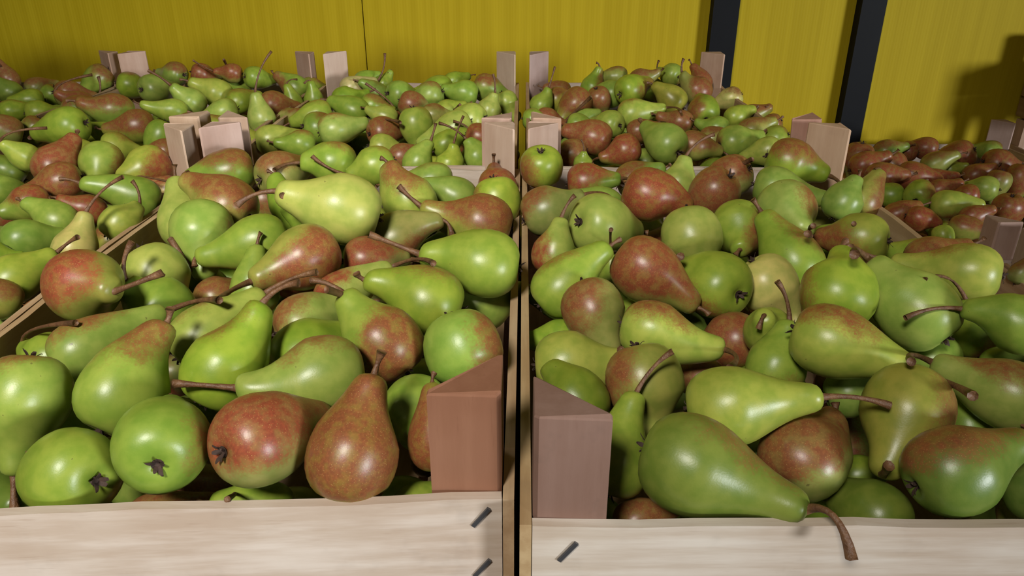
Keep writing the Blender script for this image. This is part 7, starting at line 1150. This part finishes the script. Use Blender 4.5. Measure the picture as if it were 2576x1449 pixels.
('K',(0.6198,1.4343,0.0828),0.0247,(0.1849,0.715,-0.0923,-0.6679),1.9,'d',0.9,(-0.3421,0.9397,0.2),0.3596,None,None),
('K',(0.9748,1.7193,0.0828),0.0235,(0.2125,0.6134,0.0391,0.7596),1.9,'g',0.9,(0.9666,-0.2563,0.2),0.4119,None,None),
('I',(0.6097,0.9841,0.0827),0.0251,(-0.2044,-0.6767,0.1404,0.6933),1.9,'d',0.9,(0.8795,-0.4759,0.2),0.0256,None,None),
('I',(0.6802,0.7043,0.0827),0.0263,(0.3255,-0.0143,0.6531,0.6836),1.9,'g',0.9,(0.5846,-0.8113,0.2),0.8534,None,None),
('K',(0.6886,1.2984,0.0826),0.026,(0.2834,0.6233,-0.0065,0.7288),1.9,'o',0.9,(-0.8211,-0.5708,0.2),0.6071,None,None),
('K',(0.7591,1.5763,0.0825),0.0246,(0.2309,0.7535,-0.0537,0.6133),1.9,'y',0.9,(0.3184,-0.9479,0.2),0.3527,None,None),
('K',(0.8323,1.4382,0.0824),0.0235,(0.3288,-0.0747,0.781,0.5257),1.9,'d',0.9,(-0.8184,-0.5747,0.2),0.5197,None,None),
('K',(0.5899,1.7907,0.0824),0.0247,(0.388,0.6407,-0.1931,0.6338),1.9,'d',0.9,(0.9999,0.0117,0.2),0.5542,None,None),
('K',(0.6145,1.3021,0.0821),0.0266,(0.0776,0.3858,0.5327,0.7493),1.9,'g',0.9,(-0.7042,0.71,0.2),0.3161,None,None),
('K',(0.693,1.7216,0.082),0.0256,(0.126,0.7384,-0.1166,-0.6522),1.9,'g',0.9,(-0.275,-0.9615,0.2),0.7022,None,None),
('J',(0.8536,0.7782,0.0819),0.0263,(0.5049,0.7213,-0.2785,-0.3837),1.9,'y',0.9,(-0.7777,-0.6286,0.2),0.3124,None,None),
('K',(0.8983,1.4455,0.0819),0.0231,(-0.0213,0.5789,0.4555,0.676),1.9,'o',0.9,(-0.9986,0.0535,0.2),0.7593,None,None),
('J',(1.1009,0.99,0.0818),0.0255,(0.5577,0.5476,-0.3141,0.5389),1.9,'g',0.9,(0.9962,0.0874,0.2),0.1323,None,None),
('I',(0.5403,0.9931,0.0817),0.0262,(0.4786,0.7779,-0.1529,-0.3773),1.9,'d',0.9,(-0.8236,-0.5672,0.2),0.1142,None,None),
('K',(0.9457,1.7931,0.0815),0.0263,(0.447,-0.5271,0.5955,0.4096),1.9,'o',0.9,(-0.8712,-0.491,0.2),0.6002,None,None),
('J',(0.9686,0.9933,0.0815),0.024,(0.3546,0.7491,-0.1683,0.5337),1.9,'o',0.9,(-0.9965,0.0839,0.2),0.7107,None,None),
('I',(0.6888,0.8494,0.0813),0.0239,(0.2675,0.7894,-0.035,0.5514),1.9,'d',0.9,(0.11,-0.9939,0.2),0.589,None,None),
('K',(0.8719,1.5104,0.0813),0.0258,(0.4648,0.7211,-0.0314,-0.5128),1.9,'g',0.9,(0.934,0.3572,0.2),0.0089,None,None),
('J',(1.0614,1.0655,0.0812),0.0246,(0.4838,0.6957,-0.2964,0.4405),1.9,'g',0.9,(-0.8112,0.5847,0.2),0.8165,None,None),
('K',(0.6144,1.7162,0.0811),0.0253,(0.0169,0.4815,0.4074,0.7758),1.9,'o',0.9,(0.1162,0.9932,0.2),0.5049,None,None),
('J',(1.106,0.7087,0.081),0.027,(0.361,0.3315,0.5465,0.6791),1.9,'g',0.9,(0.8724,-0.4888,0.2),0.0171,None,None),
('K',(0.971,1.4385,0.0804),0.0239,(0.2866,-0.3951,0.4797,0.7291),1.9,'g',0.9,(-0.2435,-0.9699,0.2),0.4673,None,None),
('K',(0.941,1.5144,0.0803),0.0255,(0.0907,0.6712,0.1834,0.7125),1.9,'g',0.9,(-0.9983,0.0578,0.2),0.2841,None,None),
('I',(0.5398,0.5546,0.0803),0.0269,(0.1778,0.5864,0.4792,0.6284),1.9,'d',0.9,(0.9987,0.0518,0.2),0.3384,None,None),
('J',(1.1068,0.8453,0.0803),0.0238,(0.4919,0.7246,-0.3497,0.3326),1.9,'g',0.9,(0.9614,-0.2752,0.2),0.878,None,None),
('K',(0.798,1.6518,0.0802),0.0252,(0.3923,0.638,-0.1935,0.6337),1.9,'o',0.9,(0.015,0.9999,0.2),0.2758,None,None),
('J',(0.8259,0.6987,0.0801),0.0234,(0.6617,0.6066,-0.2618,-0.3543),1.9,'g',0.9,(-0.4544,0.8908,0.2),0.3861,None,None),
('I',(0.7106,0.6256,0.0799),0.027,(0.093,0.6699,-0.3485,-0.649),1.9,'d',0.9,(0.2847,0.9586,0.2),0.3659,None,None),
('J',(0.856,0.9114,0.0797),0.0263,(0.1714,0.4173,0.6271,0.635),1.9,'g',0.9,(0.2873,0.9578,0.2),0.5742,None,None),
('K',(0.6545,1.224,0.0794),0.0248,(0.5922,0.7596,-0.2501,0.0981),1.9,'o',0.9,(0.9602,-0.2792,0.2),0.1689,None,None),
('K',(0.8712,1.7914,0.0793),0.0244,(0.6706,0.5042,-0.4077,0.3604),1.9,'g',0.9,(-0.9581,-0.2864,0.2),0.6525,None,None),
('I',(0.4624,0.7041,0.0793),0.0237,(-0.0723,-0.6502,0.3362,0.6775),1.9,'d',0.9,(-0.3067,0.9518,0.2),0.2035,None,None),
('K',(0.9428,1.3742,0.0792),0.0231,(-0.0928,-0.6173,0.0589,0.779),1.9,'g',0.9,(0.5843,-0.8115,0.2),0.7496,None,None),
('K',(1.0144,1.6454,0.0792),0.0265,(0.2521,0.7676,-0.1132,0.5784),1.9,'o',0.9,(-0.9207,-0.3903,0.2),0.4291,None,None),
('J',(0.9955,1.0569,0.0791),0.0256,(0.5996,0.7079,-0.36,0.0989),1.9,'g',0.9,(-0.7944,0.6074,0.2),0.3062,None,None),
('J',(0.9911,0.9177,0.0791),0.0267,(0.2228,-0.5363,0.4546,0.6754),1.9,'o',0.9,(-0.4355,0.9002,0.2),0.9194,None,None),
('K',(0.7326,1.6552,0.0757),0.0235,(0.3409,0.6821,0.0521,-0.6449),1.9,'g',0.9,(0.9644,-0.2644,0.2),0.0669,None,None),
('J',(0.9232,1.0576,0.0454),0.0234,(0.5745,0.7144,-0.2294,-0.327),1.9,'d',0.9,(-0.526,-0.8505,0.2),0.5117,None,None),
('K',(0.8336,1.5774,0.0453),0.0268,(0.1859,0.6466,0.0828,0.7352),1.9,'g',0.9,(0.4193,-0.9078,0.2),0.7439,None,None),
('J',(1.0672,0.9162,0.0452),0.0256,(0.0948,-0.6233,0.3693,0.6828),1.9,'d',0.9,(-0.9874,0.1585,0.2),0.7145,None,None),
('K',(1.0057,1.2297,0.0451),0.0232,(0.1528,0.7001,0.1366,0.684),1.9,'o',0.9,(-0.5447,-0.8386,0.2),0.8243,None,None),
('K',(0.6629,1.7857,0.0446),0.0244,(0.6399,0.7438,-0.1914,0.0236),1.9,'o',0.9,(0.976,0.2177,0.2),0.1427,None,None),
('I',(0.6439,0.7699,0.0439),0.0257,(0.0897,0.7123,0.3275,0.6143),1.9,'d',0.9,(-0.5153,-0.857,0.2),0.2,None,None),
('J',(0.9002,0.5598,0.0439),0.0254,(0.1633,-0.5505,0.502,0.6467),1.9,'o',0.9,(0.1051,-0.9945,0.2),0.912,None,None),
('I',(0.6442,0.9195,0.0438),0.0254,(0.2219,0.6951,-0.1911,-0.6566),1.9,'y',0.9,(0.9092,-0.4163,0.2),0.0334,None,None),
('I',(0.6089,0.5604,0.0438),0.0244,(0.2038,-0.4328,0.5773,0.6617),1.9,'y',0.9,(-0.529,0.8486,0.2),0.1068,None,None),
('J',(0.9944,0.772,0.0436),0.0259,(0.2639,0.6894,0.1176,0.6642),1.9,'o',0.9,(0.4244,0.9055,0.2),0.2975,None,None),
('K',(1.0161,1.7866,0.0435),0.0237,(0.0895,0.7978,0.0191,0.5959),1.9,'d',0.9,(-0.7658,0.6431,0.2),0.8561,None,None),
('J',(0.8598,1.0627,0.0433),0.0266,(0.6627,0.6457,-0.3408,0.1667),1.9,'g',0.9,(0.5272,0.8497,0.2),0.3503,None,None),
('K',(0.595,1.5052,0.0432),0.024,(0.2116,-0.4096,0.4829,0.7445),1.9,'y',0.9,(-0.9933,0.1153,0.2),0.3151,None,None),
('K',(0.8993,1.2953,0.0432),0.0258,(0.433,0.7665,-0.1544,-0.4486),1.9,'g',0.9,(0.4391,-0.8984,0.2),0.0789,None,None),
('J',(1.0329,0.704,0.043),0.0257,(-0.0117,-0.5884,0.2252,0.7765),1.9,'g',0.9,(-0.7512,-0.6601,0.2),0.5607,None,None),
('I',(0.7101,0.769,0.0429),0.024,(0.0587,0.7023,0.3761,0.6016),1.9,'d',0.9,(-0.9489,0.3156,0.2),0.7342,None,None),
('K',(0.8326,1.7245,0.0429),0.025,(0.3098,-0.4051,0.566,0.6477),1.9,'o',0.9,(0.1773,0.9842,0.2),0.3367,None,None),
('K',(0.8272,1.3013,0.0429),0.0241,(0.1021,0.7042,-0.1912,-0.6761),1.9,'g',0.9,(-0.6617,0.7497,0.2),0.5934,None,None),
('K',(1.0103,1.5107,0.0427),0.0232,(0.1116,-0.6357,0.317,0.6949),1.9,'d',0.9,(-0.9196,-0.3929,0.2),0.6569,None,None),
('J',(0.8542,0.6336,0.0426),0.0259,(0.3374,-0.3175,0.621,0.6322),1.9,'g',0.9,(0.0464,-0.9989,0.2),0.6393,None,None),
('K',(1.0398,1.7177,0.0424),0.0248,(0.4615,0.6017,-0.2667,0.5948),1.9,'d',0.9,(0.247,-0.969,0.2),0.8174,None,None),
('J',(1.036,0.5565,0.0422),0.0247,(0.4513,0.6334,-0.0656,0.6252),1.9,'g',0.9,(0.6012,0.7991,0.2),0.2689,None,None),
('J',(1.1285,1.0576,0.0421),0.0261,(0.228,-0.5681,0.4661,0.6388),1.9,'g',0.9,(-0.8731,-0.4876,0.2),0.4742,None,None),
('K',(0.5909,1.6477,0.042),0.0241,(-0.0111,0.542,0.4085,0.7344),1.9,'d',0.9,(0.4774,-0.8787,0.2),0.671,None,None),
('J',(1.1066,0.5657,0.0419),0.024,(0.5304,0.6637,-0.3132,0.4242),1.9,'g',0.9,(0.9421,0.3353,0.2),0.9,None,None),
('I',(0.4558,0.9891,0.0419),0.0267,(0.1503,0.6081,0.2809,0.7271),1.9,'y',0.9,(0.0324,0.9995,0.2),0.9762,None,None),
('J',(1.0322,0.9854,0.0419),0.0242,(-0.2044,0.6282,-0.4964,-0.5632),1.9,'g',0.9,(-0.1079,-0.9942,0.2),0.8586,None,None),
('I',(0.4935,0.9189,0.0419),0.0233,(0.667,0.6702,-0.2449,0.2145),1.9,'d',0.9,(-0.4407,0.8977,0.2),0.3639,None,None),
('K',(1.0393,1.2993,0.0419),0.0264,(0.1515,-0.6259,0.3826,0.6625),1.9,'g',0.9,(0.8648,-0.5021,0.2),0.466,None,None),
('K',(1.0821,1.5123,0.0416),0.0248,(0.3122,0.0139,0.7066,0.6348),1.9,'g',0.9,(0.6388,-0.7693,0.2),0.162,None,None),
('I',(0.5326,0.7043,0.0411),0.0234,(0.0619,-0.4986,0.3864,0.7735),1.9,'y',0.9,(0.7249,0.6888,0.2),0.0248,None,None),
('K',(0.9695,1.3047,0.0411),0.0231,(0.6155,0.5415,-0.364,0.4421),1.9,'g',0.9,(0.9622,-0.2725,0.2),0.1576,None,None),
('K',(0.9358,1.2281,0.041),0.024,(0.3024,0.0518,0.7377,0.6014),1.9,'y',0.9,(-0.3091,-0.951,0.2),0.6731,None,None),
('K',(0.7327,1.2315,0.041),0.0264,(0.418,0.7287,-0.1772,0.5128),1.9,'y',0.9,(-0.9234,0.3838,0.2),0.0345,None,None),
('K',(0.8957,1.7254,0.041),0.0235,(0.285,0.7221,-0.1003,0.6223),1.9,'d',0.9,(-0.9934,0.1148,0.2),0.1729,None,None),
('K',(0.8695,1.232,0.0408),0.0236,(0.0037,0.594,0.4716,0.6518),1.9,'d',0.9,(-0.9941,-0.1084,0.2),0.0963,None,None),
('K',(1.0152,1.367,0.0405),0.0231,(0.07,0.664,0.2661,0.6952),1.9,'y',0.9,(0.8365,0.548,0.2),0.1668,None,None),
('K',(0.5953,1.3688,0.0401),0.0236,(0.2186,-0.0696,0.6451,0.7289),1.9,'d',0.9,(0.9813,0.1926,0.2),0.6167,None,None),
('J',(0.9693,0.7033,0.0401),0.0232,(0.2954,-0.3788,0.4899,0.7275),1.9,'d',0.9,(-0.9991,-0.0428,0.2),0.1911,None,None),
('K',(1.1099,1.5799,0.0401),0.0236,(0.4797,0.7426,-0.1114,-0.4539),1.9,'y',0.9,(-0.8658,-0.5004,0.2),0.0966,None,None),
('K',(0.8002,1.2268,0.0401),0.0239,(0.1253,0.7102,0.1633,0.6733),1.9,'g',0.9,(-0.1375,0.9905,0.2),0.1999,None,None),
('K',(1.0374,1.5749,0.04),0.0244,(0.0925,0.7434,-0.1965,-0.6326),1.9,'g',0.9,(0.9887,0.1499,0.2),0.8258,None,None),
('J',(0.9212,0.7744,0.04),0.0262,(0.0223,-0.649,0.3767,0.6606),1.9,'o',0.9,(-0.2663,-0.9639,0.2),0.448,None,None),
('I',(0.6868,0.5614,0.0398),0.0249,(0.278,0.3514,0.6538,0.6098),1.9,'o',0.9,(0.2434,-0.9699,0.2),0.5562,None,None),
('K',(0.5932,1.2257,0.0398),0.0269,(-0.0893,0.6782,0.4094,0.6037),1.9,'d',0.9,(0.9874,0.1585,0.2),0.357,None,None),
('I',(0.4657,0.5601,0.0395),0.0248,(0.626,0.7197,-0.2624,-0.146),1.9,'g',0.9,(0.4397,0.8982,0.2),0.6056,None,None),
('J',(0.9628,0.8516,0.0394),0.0243,(0.339,0.7834,-0.1638,0.4945),1.9,'d',0.9,(-0.7239,-0.6899,0.2),0.8749,None,None),
('I',(0.7206,1.0566,0.0394),0.0265,(-0.4262,-0.6191,-0.0182,0.6593),1.9,'y',0.9,(0.6848,-0.7287,0.2),0.4735,None,None),
('K',(0.8053,1.7912,0.0389),0.0255,(0.7037,0.5585,-0.3521,0.2624),1.9,'y',0.9,(-0.4013,0.9159,0.2),0.3098,None,None),
('I',(0.6809,0.9836,0.0388),0.0235,(0.1988,0.6632,0.1862,0.6971),1.9,'g',0.9,(0.9994,-0.0359,0.2),0.0512,None,None),
('J',(1.0669,0.6271,0.0387),0.0232,(0.3,-0.4646,0.5718,0.6059),1.9,'y',0.9,(0.6467,0.7627,0.2),0.5849,None,None),
('K',(0.5947,1.7844,0.0387),0.025,(0.1836,-0.485,0.4149,0.7476),1.9,'y',0.9,(-0.9988,-0.0483,0.2),0.7839,None,None),
('K',(0.7591,1.4435,0.0385),0.0268,(0.3536,0.7049,-0.1282,0.6014),1.9,'y',0.9,(0.0353,-0.9994,0.2),0.0568,None,None),
('I',(0.6055,0.7078,0.0384),0.0231,(0.2516,0.599,0.288,0.7036),1.9,'d',0.9,(-0.5374,0.8433,0.2),0.0662,None,None),
('J',(0.8979,0.7011,0.0384),0.0249,(0.5009,0.7099,-0.3186,-0.3789),1.9,'y',0.9,(-0.7389,-0.6738,0.2),0.4681,None,None),
('K',(0.6632,1.3662,0.0383),0.0261,(0.1953,-0.4808,0.4457,0.7295),1.9,'g',0.9,(0.9501,-0.3118,0.2),0.4971,None,None),
('J',(1.1359,0.7704,0.0383),0.0261,(0.3329,-0.3853,0.5177,0.6876),1.9,'d',0.9,(-0.8067,0.591,0.2),0.5605,None,None),
('J',(1.0647,0.7783,0.0383),0.0241,(0.5789,0.6318,-0.3439,0.384),1.9,'y',0.9,(-0.1585,-0.9874,0.2),0.4741,None,None),
('J',(0.9944,0.6335,0.0382),0.0261,(0.0857,-0.6171,0.4441,0.6438),1.9,'g',0.9,(0.132,-0.9913,0.2),0.8428,None,None),
('I',(0.46,0.8484,0.0381),0.0236,(0.6565,0.723,-0.1988,-0.0829),1.9,'g',0.9,(0.5736,0.8192,0.2),0.3526,None,None),
('K',(0.6226,1.5842,0.0378),0.0233,(0.1821,0.0233,0.6896,0.7006),1.9,'y',0.9,(-0.7941,-0.6078,0.2),0.2413,None,None),
('K',(0.8672,1.6474,0.0377),0.0245,(0.2668,-0.4704,0.4905,0.6833),1.9,'o',0.9,(0.5845,-0.8114,0.2),0.6825,None,None),
('K',(0.7325,1.3651,0.0375),0.0242,(-0.0792,0.7075,0.3386,0.6153),1.9,'d',0.9,(0.0306,0.9995,0.2),0.9799,None,None),
('K',(1.0878,1.653,0.0374),0.0243,(0.4654,0.6028,-0.2665,0.5907),1.9,'g',0.9,(0.6812,-0.7321,0.2),0.9236,None,None),
('I',(0.6138,0.9848,0.0373),0.0235,(0.4698,0.7425,-0.1826,0.4412),1.9,'g',0.9,(-0.9994,-0.0358,0.2),0.882,None,None),
('J',(0.8311,0.7034,0.037),0.025,(0.3099,-0.4095,0.6276,0.5852),1.9,'o',0.9,(-0.291,0.9567,0.2),0.2307,None,None),
('K',(0.8021,1.3729,0.0369),0.0241,(0.0995,0.4055,0.5406,0.7304),1.9,'y',0.9,(-0.8872,0.4615,0.2),0.0123,None,None),
('K',(0.6866,1.5823,0.0365),0.0254,(0.6007,0.567,-0.3301,0.4568),1.9,'o',0.9,(0.5032,0.8642,0.2),0.7432,None,None),
('K',(0.7254,1.7919,0.0365),0.0231,(0.6481,0.7201,-0.2312,0.0889),1.9,'g',0.9,(0.9765,0.2156,0.2),0.3234,None,None),
('J',(0.8977,0.9902,0.0363),0.0247,(0.3082,-0.4834,0.5902,0.5683),1.9,'g',0.9,(0.9994,0.0333,0.2),0.9589,None,None),
('J',(0.8347,0.8417,0.0362),0.0239,(0.3675,-0.4145,0.6893,0.4668),1.9,'d',0.9,(-0.0001,-1,0.2),0.5354,None,None),
('K',(0.9006,1.4436,0.0362),0.026,(0.6495,0.571,-0.3627,0.3471),1.9,'g',0.9,(0.4514,-0.8923,0.2),0.3378,None,None),
('I',(0.7144,0.9158,0.0362),0.0239,(-0.3549,-0.6414,0.0716,0.6764),1.9,'g',0.9,(0.6303,0.7763,0.2),0.6059,None,None),
('K',(1.0844,1.3688,0.036),0.0247,(-0.0089,0.7829,0.1475,0.6043),1.9,'y',0.9,(0.7431,-0.6691,0.2),0.6468,None,None),
('K',(0.7586,1.5832,0.036),0.0238,(0.2199,0.791,-0.0514,0.5686),1.9,'g',0.9,(-0.9316,-0.3635,0.2),0.954,None,None),
('K',(0.9671,1.7143,0.0359),0.026,(0.4047,0.7549,-0.2265,0.4638),1.9,'g',0.9,(-0.984,0.1783,0.2),0.0935,None,None),
('K',(1.084,1.2321,0.0357),0.027,(0.1992,0.5806,0.2416,0.7516),1.9,'o',0.9,(0.1457,0.9893,0.2),0.9007,None,None),
('J',(1.0666,1.0628,0.0356),0.0237,(-0.1967,-0.6797,0.1517,0.6901),1.9,'y',0.9,(-0.1503,-0.9886,0.2),0.474,None,None),
('I',(0.4914,0.7715,0.0356),0.0239,(0.152,0.7194,-0.31,-0.6027),1.9,'g',0.9,(0.9869,0.1614,0.2),0.2357,None,None),
('I',(0.6436,1.0658,0.0355),0.0253,(0.1104,0.6543,0.2862,0.6912),1.9,'g',0.9,(0.5348,-0.845,0.2),0.7336,None,None),
('I',(0.6113,0.8484,0.0355),0.0262,(-0.3839,-0.6399,0.0828,0.6605),1.9,'g',0.9,(-0.0464,-0.9989,0.2),0.6606,None,None),
('I',(0.5655,0.9144,0.0355),0.0244,(0.5553,0.6932,-0.2171,0.4049),1.9,'d',0.9,(0.5139,-0.8578,0.2),0.515,None,None),
('J',(0.8287,0.5585,0.0354),0.0269,(0.3276,0.6176,0.2364,0.6748),1.9,'d',0.9,(0.5065,-0.8622,0.2),0.2863,None,None),
('K',(0.832,1.4407,0.0351),0.0263,(0.2058,-0.4728,0.4134,0.7505),1.9,'d',0.9,(-0.6015,-0.7989,0.2),0.9548,None,None),
('K',(0.6174,1.2996,0.0349),0.0267,(0.0924,0.2969,0.6481,0.6952),1.9,'d',0.9,(-0.9686,0.2485,0.2),0.9693,None,None),
('J',(1.0366,0.8482,0.0346),0.0231,(0.6937,0.4724,-0.4066,0.361),1.9,'g',0.9,(0.939,0.3439,0.2),0.0574,None,None),
('K',(0.8659,1.7949,0.0343),0.0246,(0.0017,0.6198,0.3187,0.7171),1.9,'g',0.9,(0.3046,0.9525,0.2),0.6924,None,None),
('K',(1.1074,1.7163,0.0342),0.0269,(0.3315,-0.2656,0.5741,0.6999),1.9,'y',0.9,(-0.9984,-0.0562,0.2),0.681,None,None),
('K',(0.6594,1.5126,0.0341),0.0258,(0.526,0.5654,-0.2846,0.5681),1.9,'d',0.9,(0.8185,0.5745,0.2),0.4576,None,None),
]
def skin_of(i, skin, hue):
    r = random.Random(i*13+5); k = r.uniform(.90, 1.10); s = SKIN[skin]
    return (s[0]*k*r.uniform(.92, 1.1), s[1]*k, s[2]*k*r.uniform(.7, 1.4)), float(max(0, min(1, hue+r.uniform(-.05, .05)))), r.uniform(0, 50), r
for i, (c, loc, R, q, L, skin, blush, bdir, hue, st, label) in enumerate(PEARS):
    near = c in 'ABC'
    v, f = pear_mesh(L, i*7+1, 36 if near else 24)
    o = mesh_obj('pear', v, f, M_PEAR, None, True)
    o.location = loc; o.rotation_mode = 'QUATERNION'; o.rotation_quaternion = q; o.scale = (R, R, R)
    o['skin'], o['hue'], o['seed'], r = skin_of(i, skin, hue)
    o['blush'] = float(blush); o['blush_dir'] = tuple(float(x) for x in bdir)
    tag(o, label, 'pear', CRATE_GROUP[c])
    P0 = Vector((0, 0, L-.06))
    if st: P1, P2 = Vector(st[0]), Vector(st[1])
    else:
        a = r.uniform(0, 6.28); ln = r.uniform(.25, .5)
        P1 = P0+Vector((0, 0, ln*.7)); P2 = P1+Vector((math.cos(a)*.15, math.sin(a)*.15, ln*.5))
    v, f = stem_mesh(P0, P1, P2, r.uniform(.085, .105), i)
    mesh_obj('stem', v, f, M_STEM, o, True)
    cx = mesh_obj('calyx', None, None, None, o, False, CALYX[i % 6])

VS = []; FS = []; A = {'local': [], 'skin': [], 'blush': [], 'blush_dir': [], 'hue': [], 'seed': []}
for i, (c, loc, R, q, L, skin, blush, bdir, hue, st, label) in enumerate(DEEP):
    v, f = pear_mesh(L, i*5+2, 16); n0 = len(VS); Q = Quaternion(q)
    sk, h, sd, r = skin_of(i+900, skin, hue)
    for p in v:
        VS.append(Q @ (Vector(p)*R)+Vector(loc))
        for key, val in (('local', p), ('skin', (*sk, 1)), ('blush', blush), ('blush_dir', bdir), ('hue', h), ('seed', sd)): A[key].append(val)
    FS += [tuple(k+n0 for k in fc) for fc in f]
deep = mesh_obj('deep_pears', VS, FS, M_DEEP, None, True)
for key, vals in A.items():
    typ = {'local': 'FLOAT_VECTOR', 'blush_dir': 'FLOAT_VECTOR', 'skin': 'FLOAT_COLOR'}.get(key, 'FLOAT')
    a = deep.data.attributes.new(key, typ, 'POINT')
    flat = [float(x) for v in vals for x in v] if typ != 'FLOAT' else [float(x) for x in vals]
    a.data.foreach_set({'FLOAT_VECTOR': 'vector', 'FLOAT_COLOR': 'color', 'FLOAT': 'value'}[typ], flat)
deep['kind'] = 'stuff'; tag(deep, 'shadowed lower layer of pears glimpsed through gaps in the crates', 'pears')
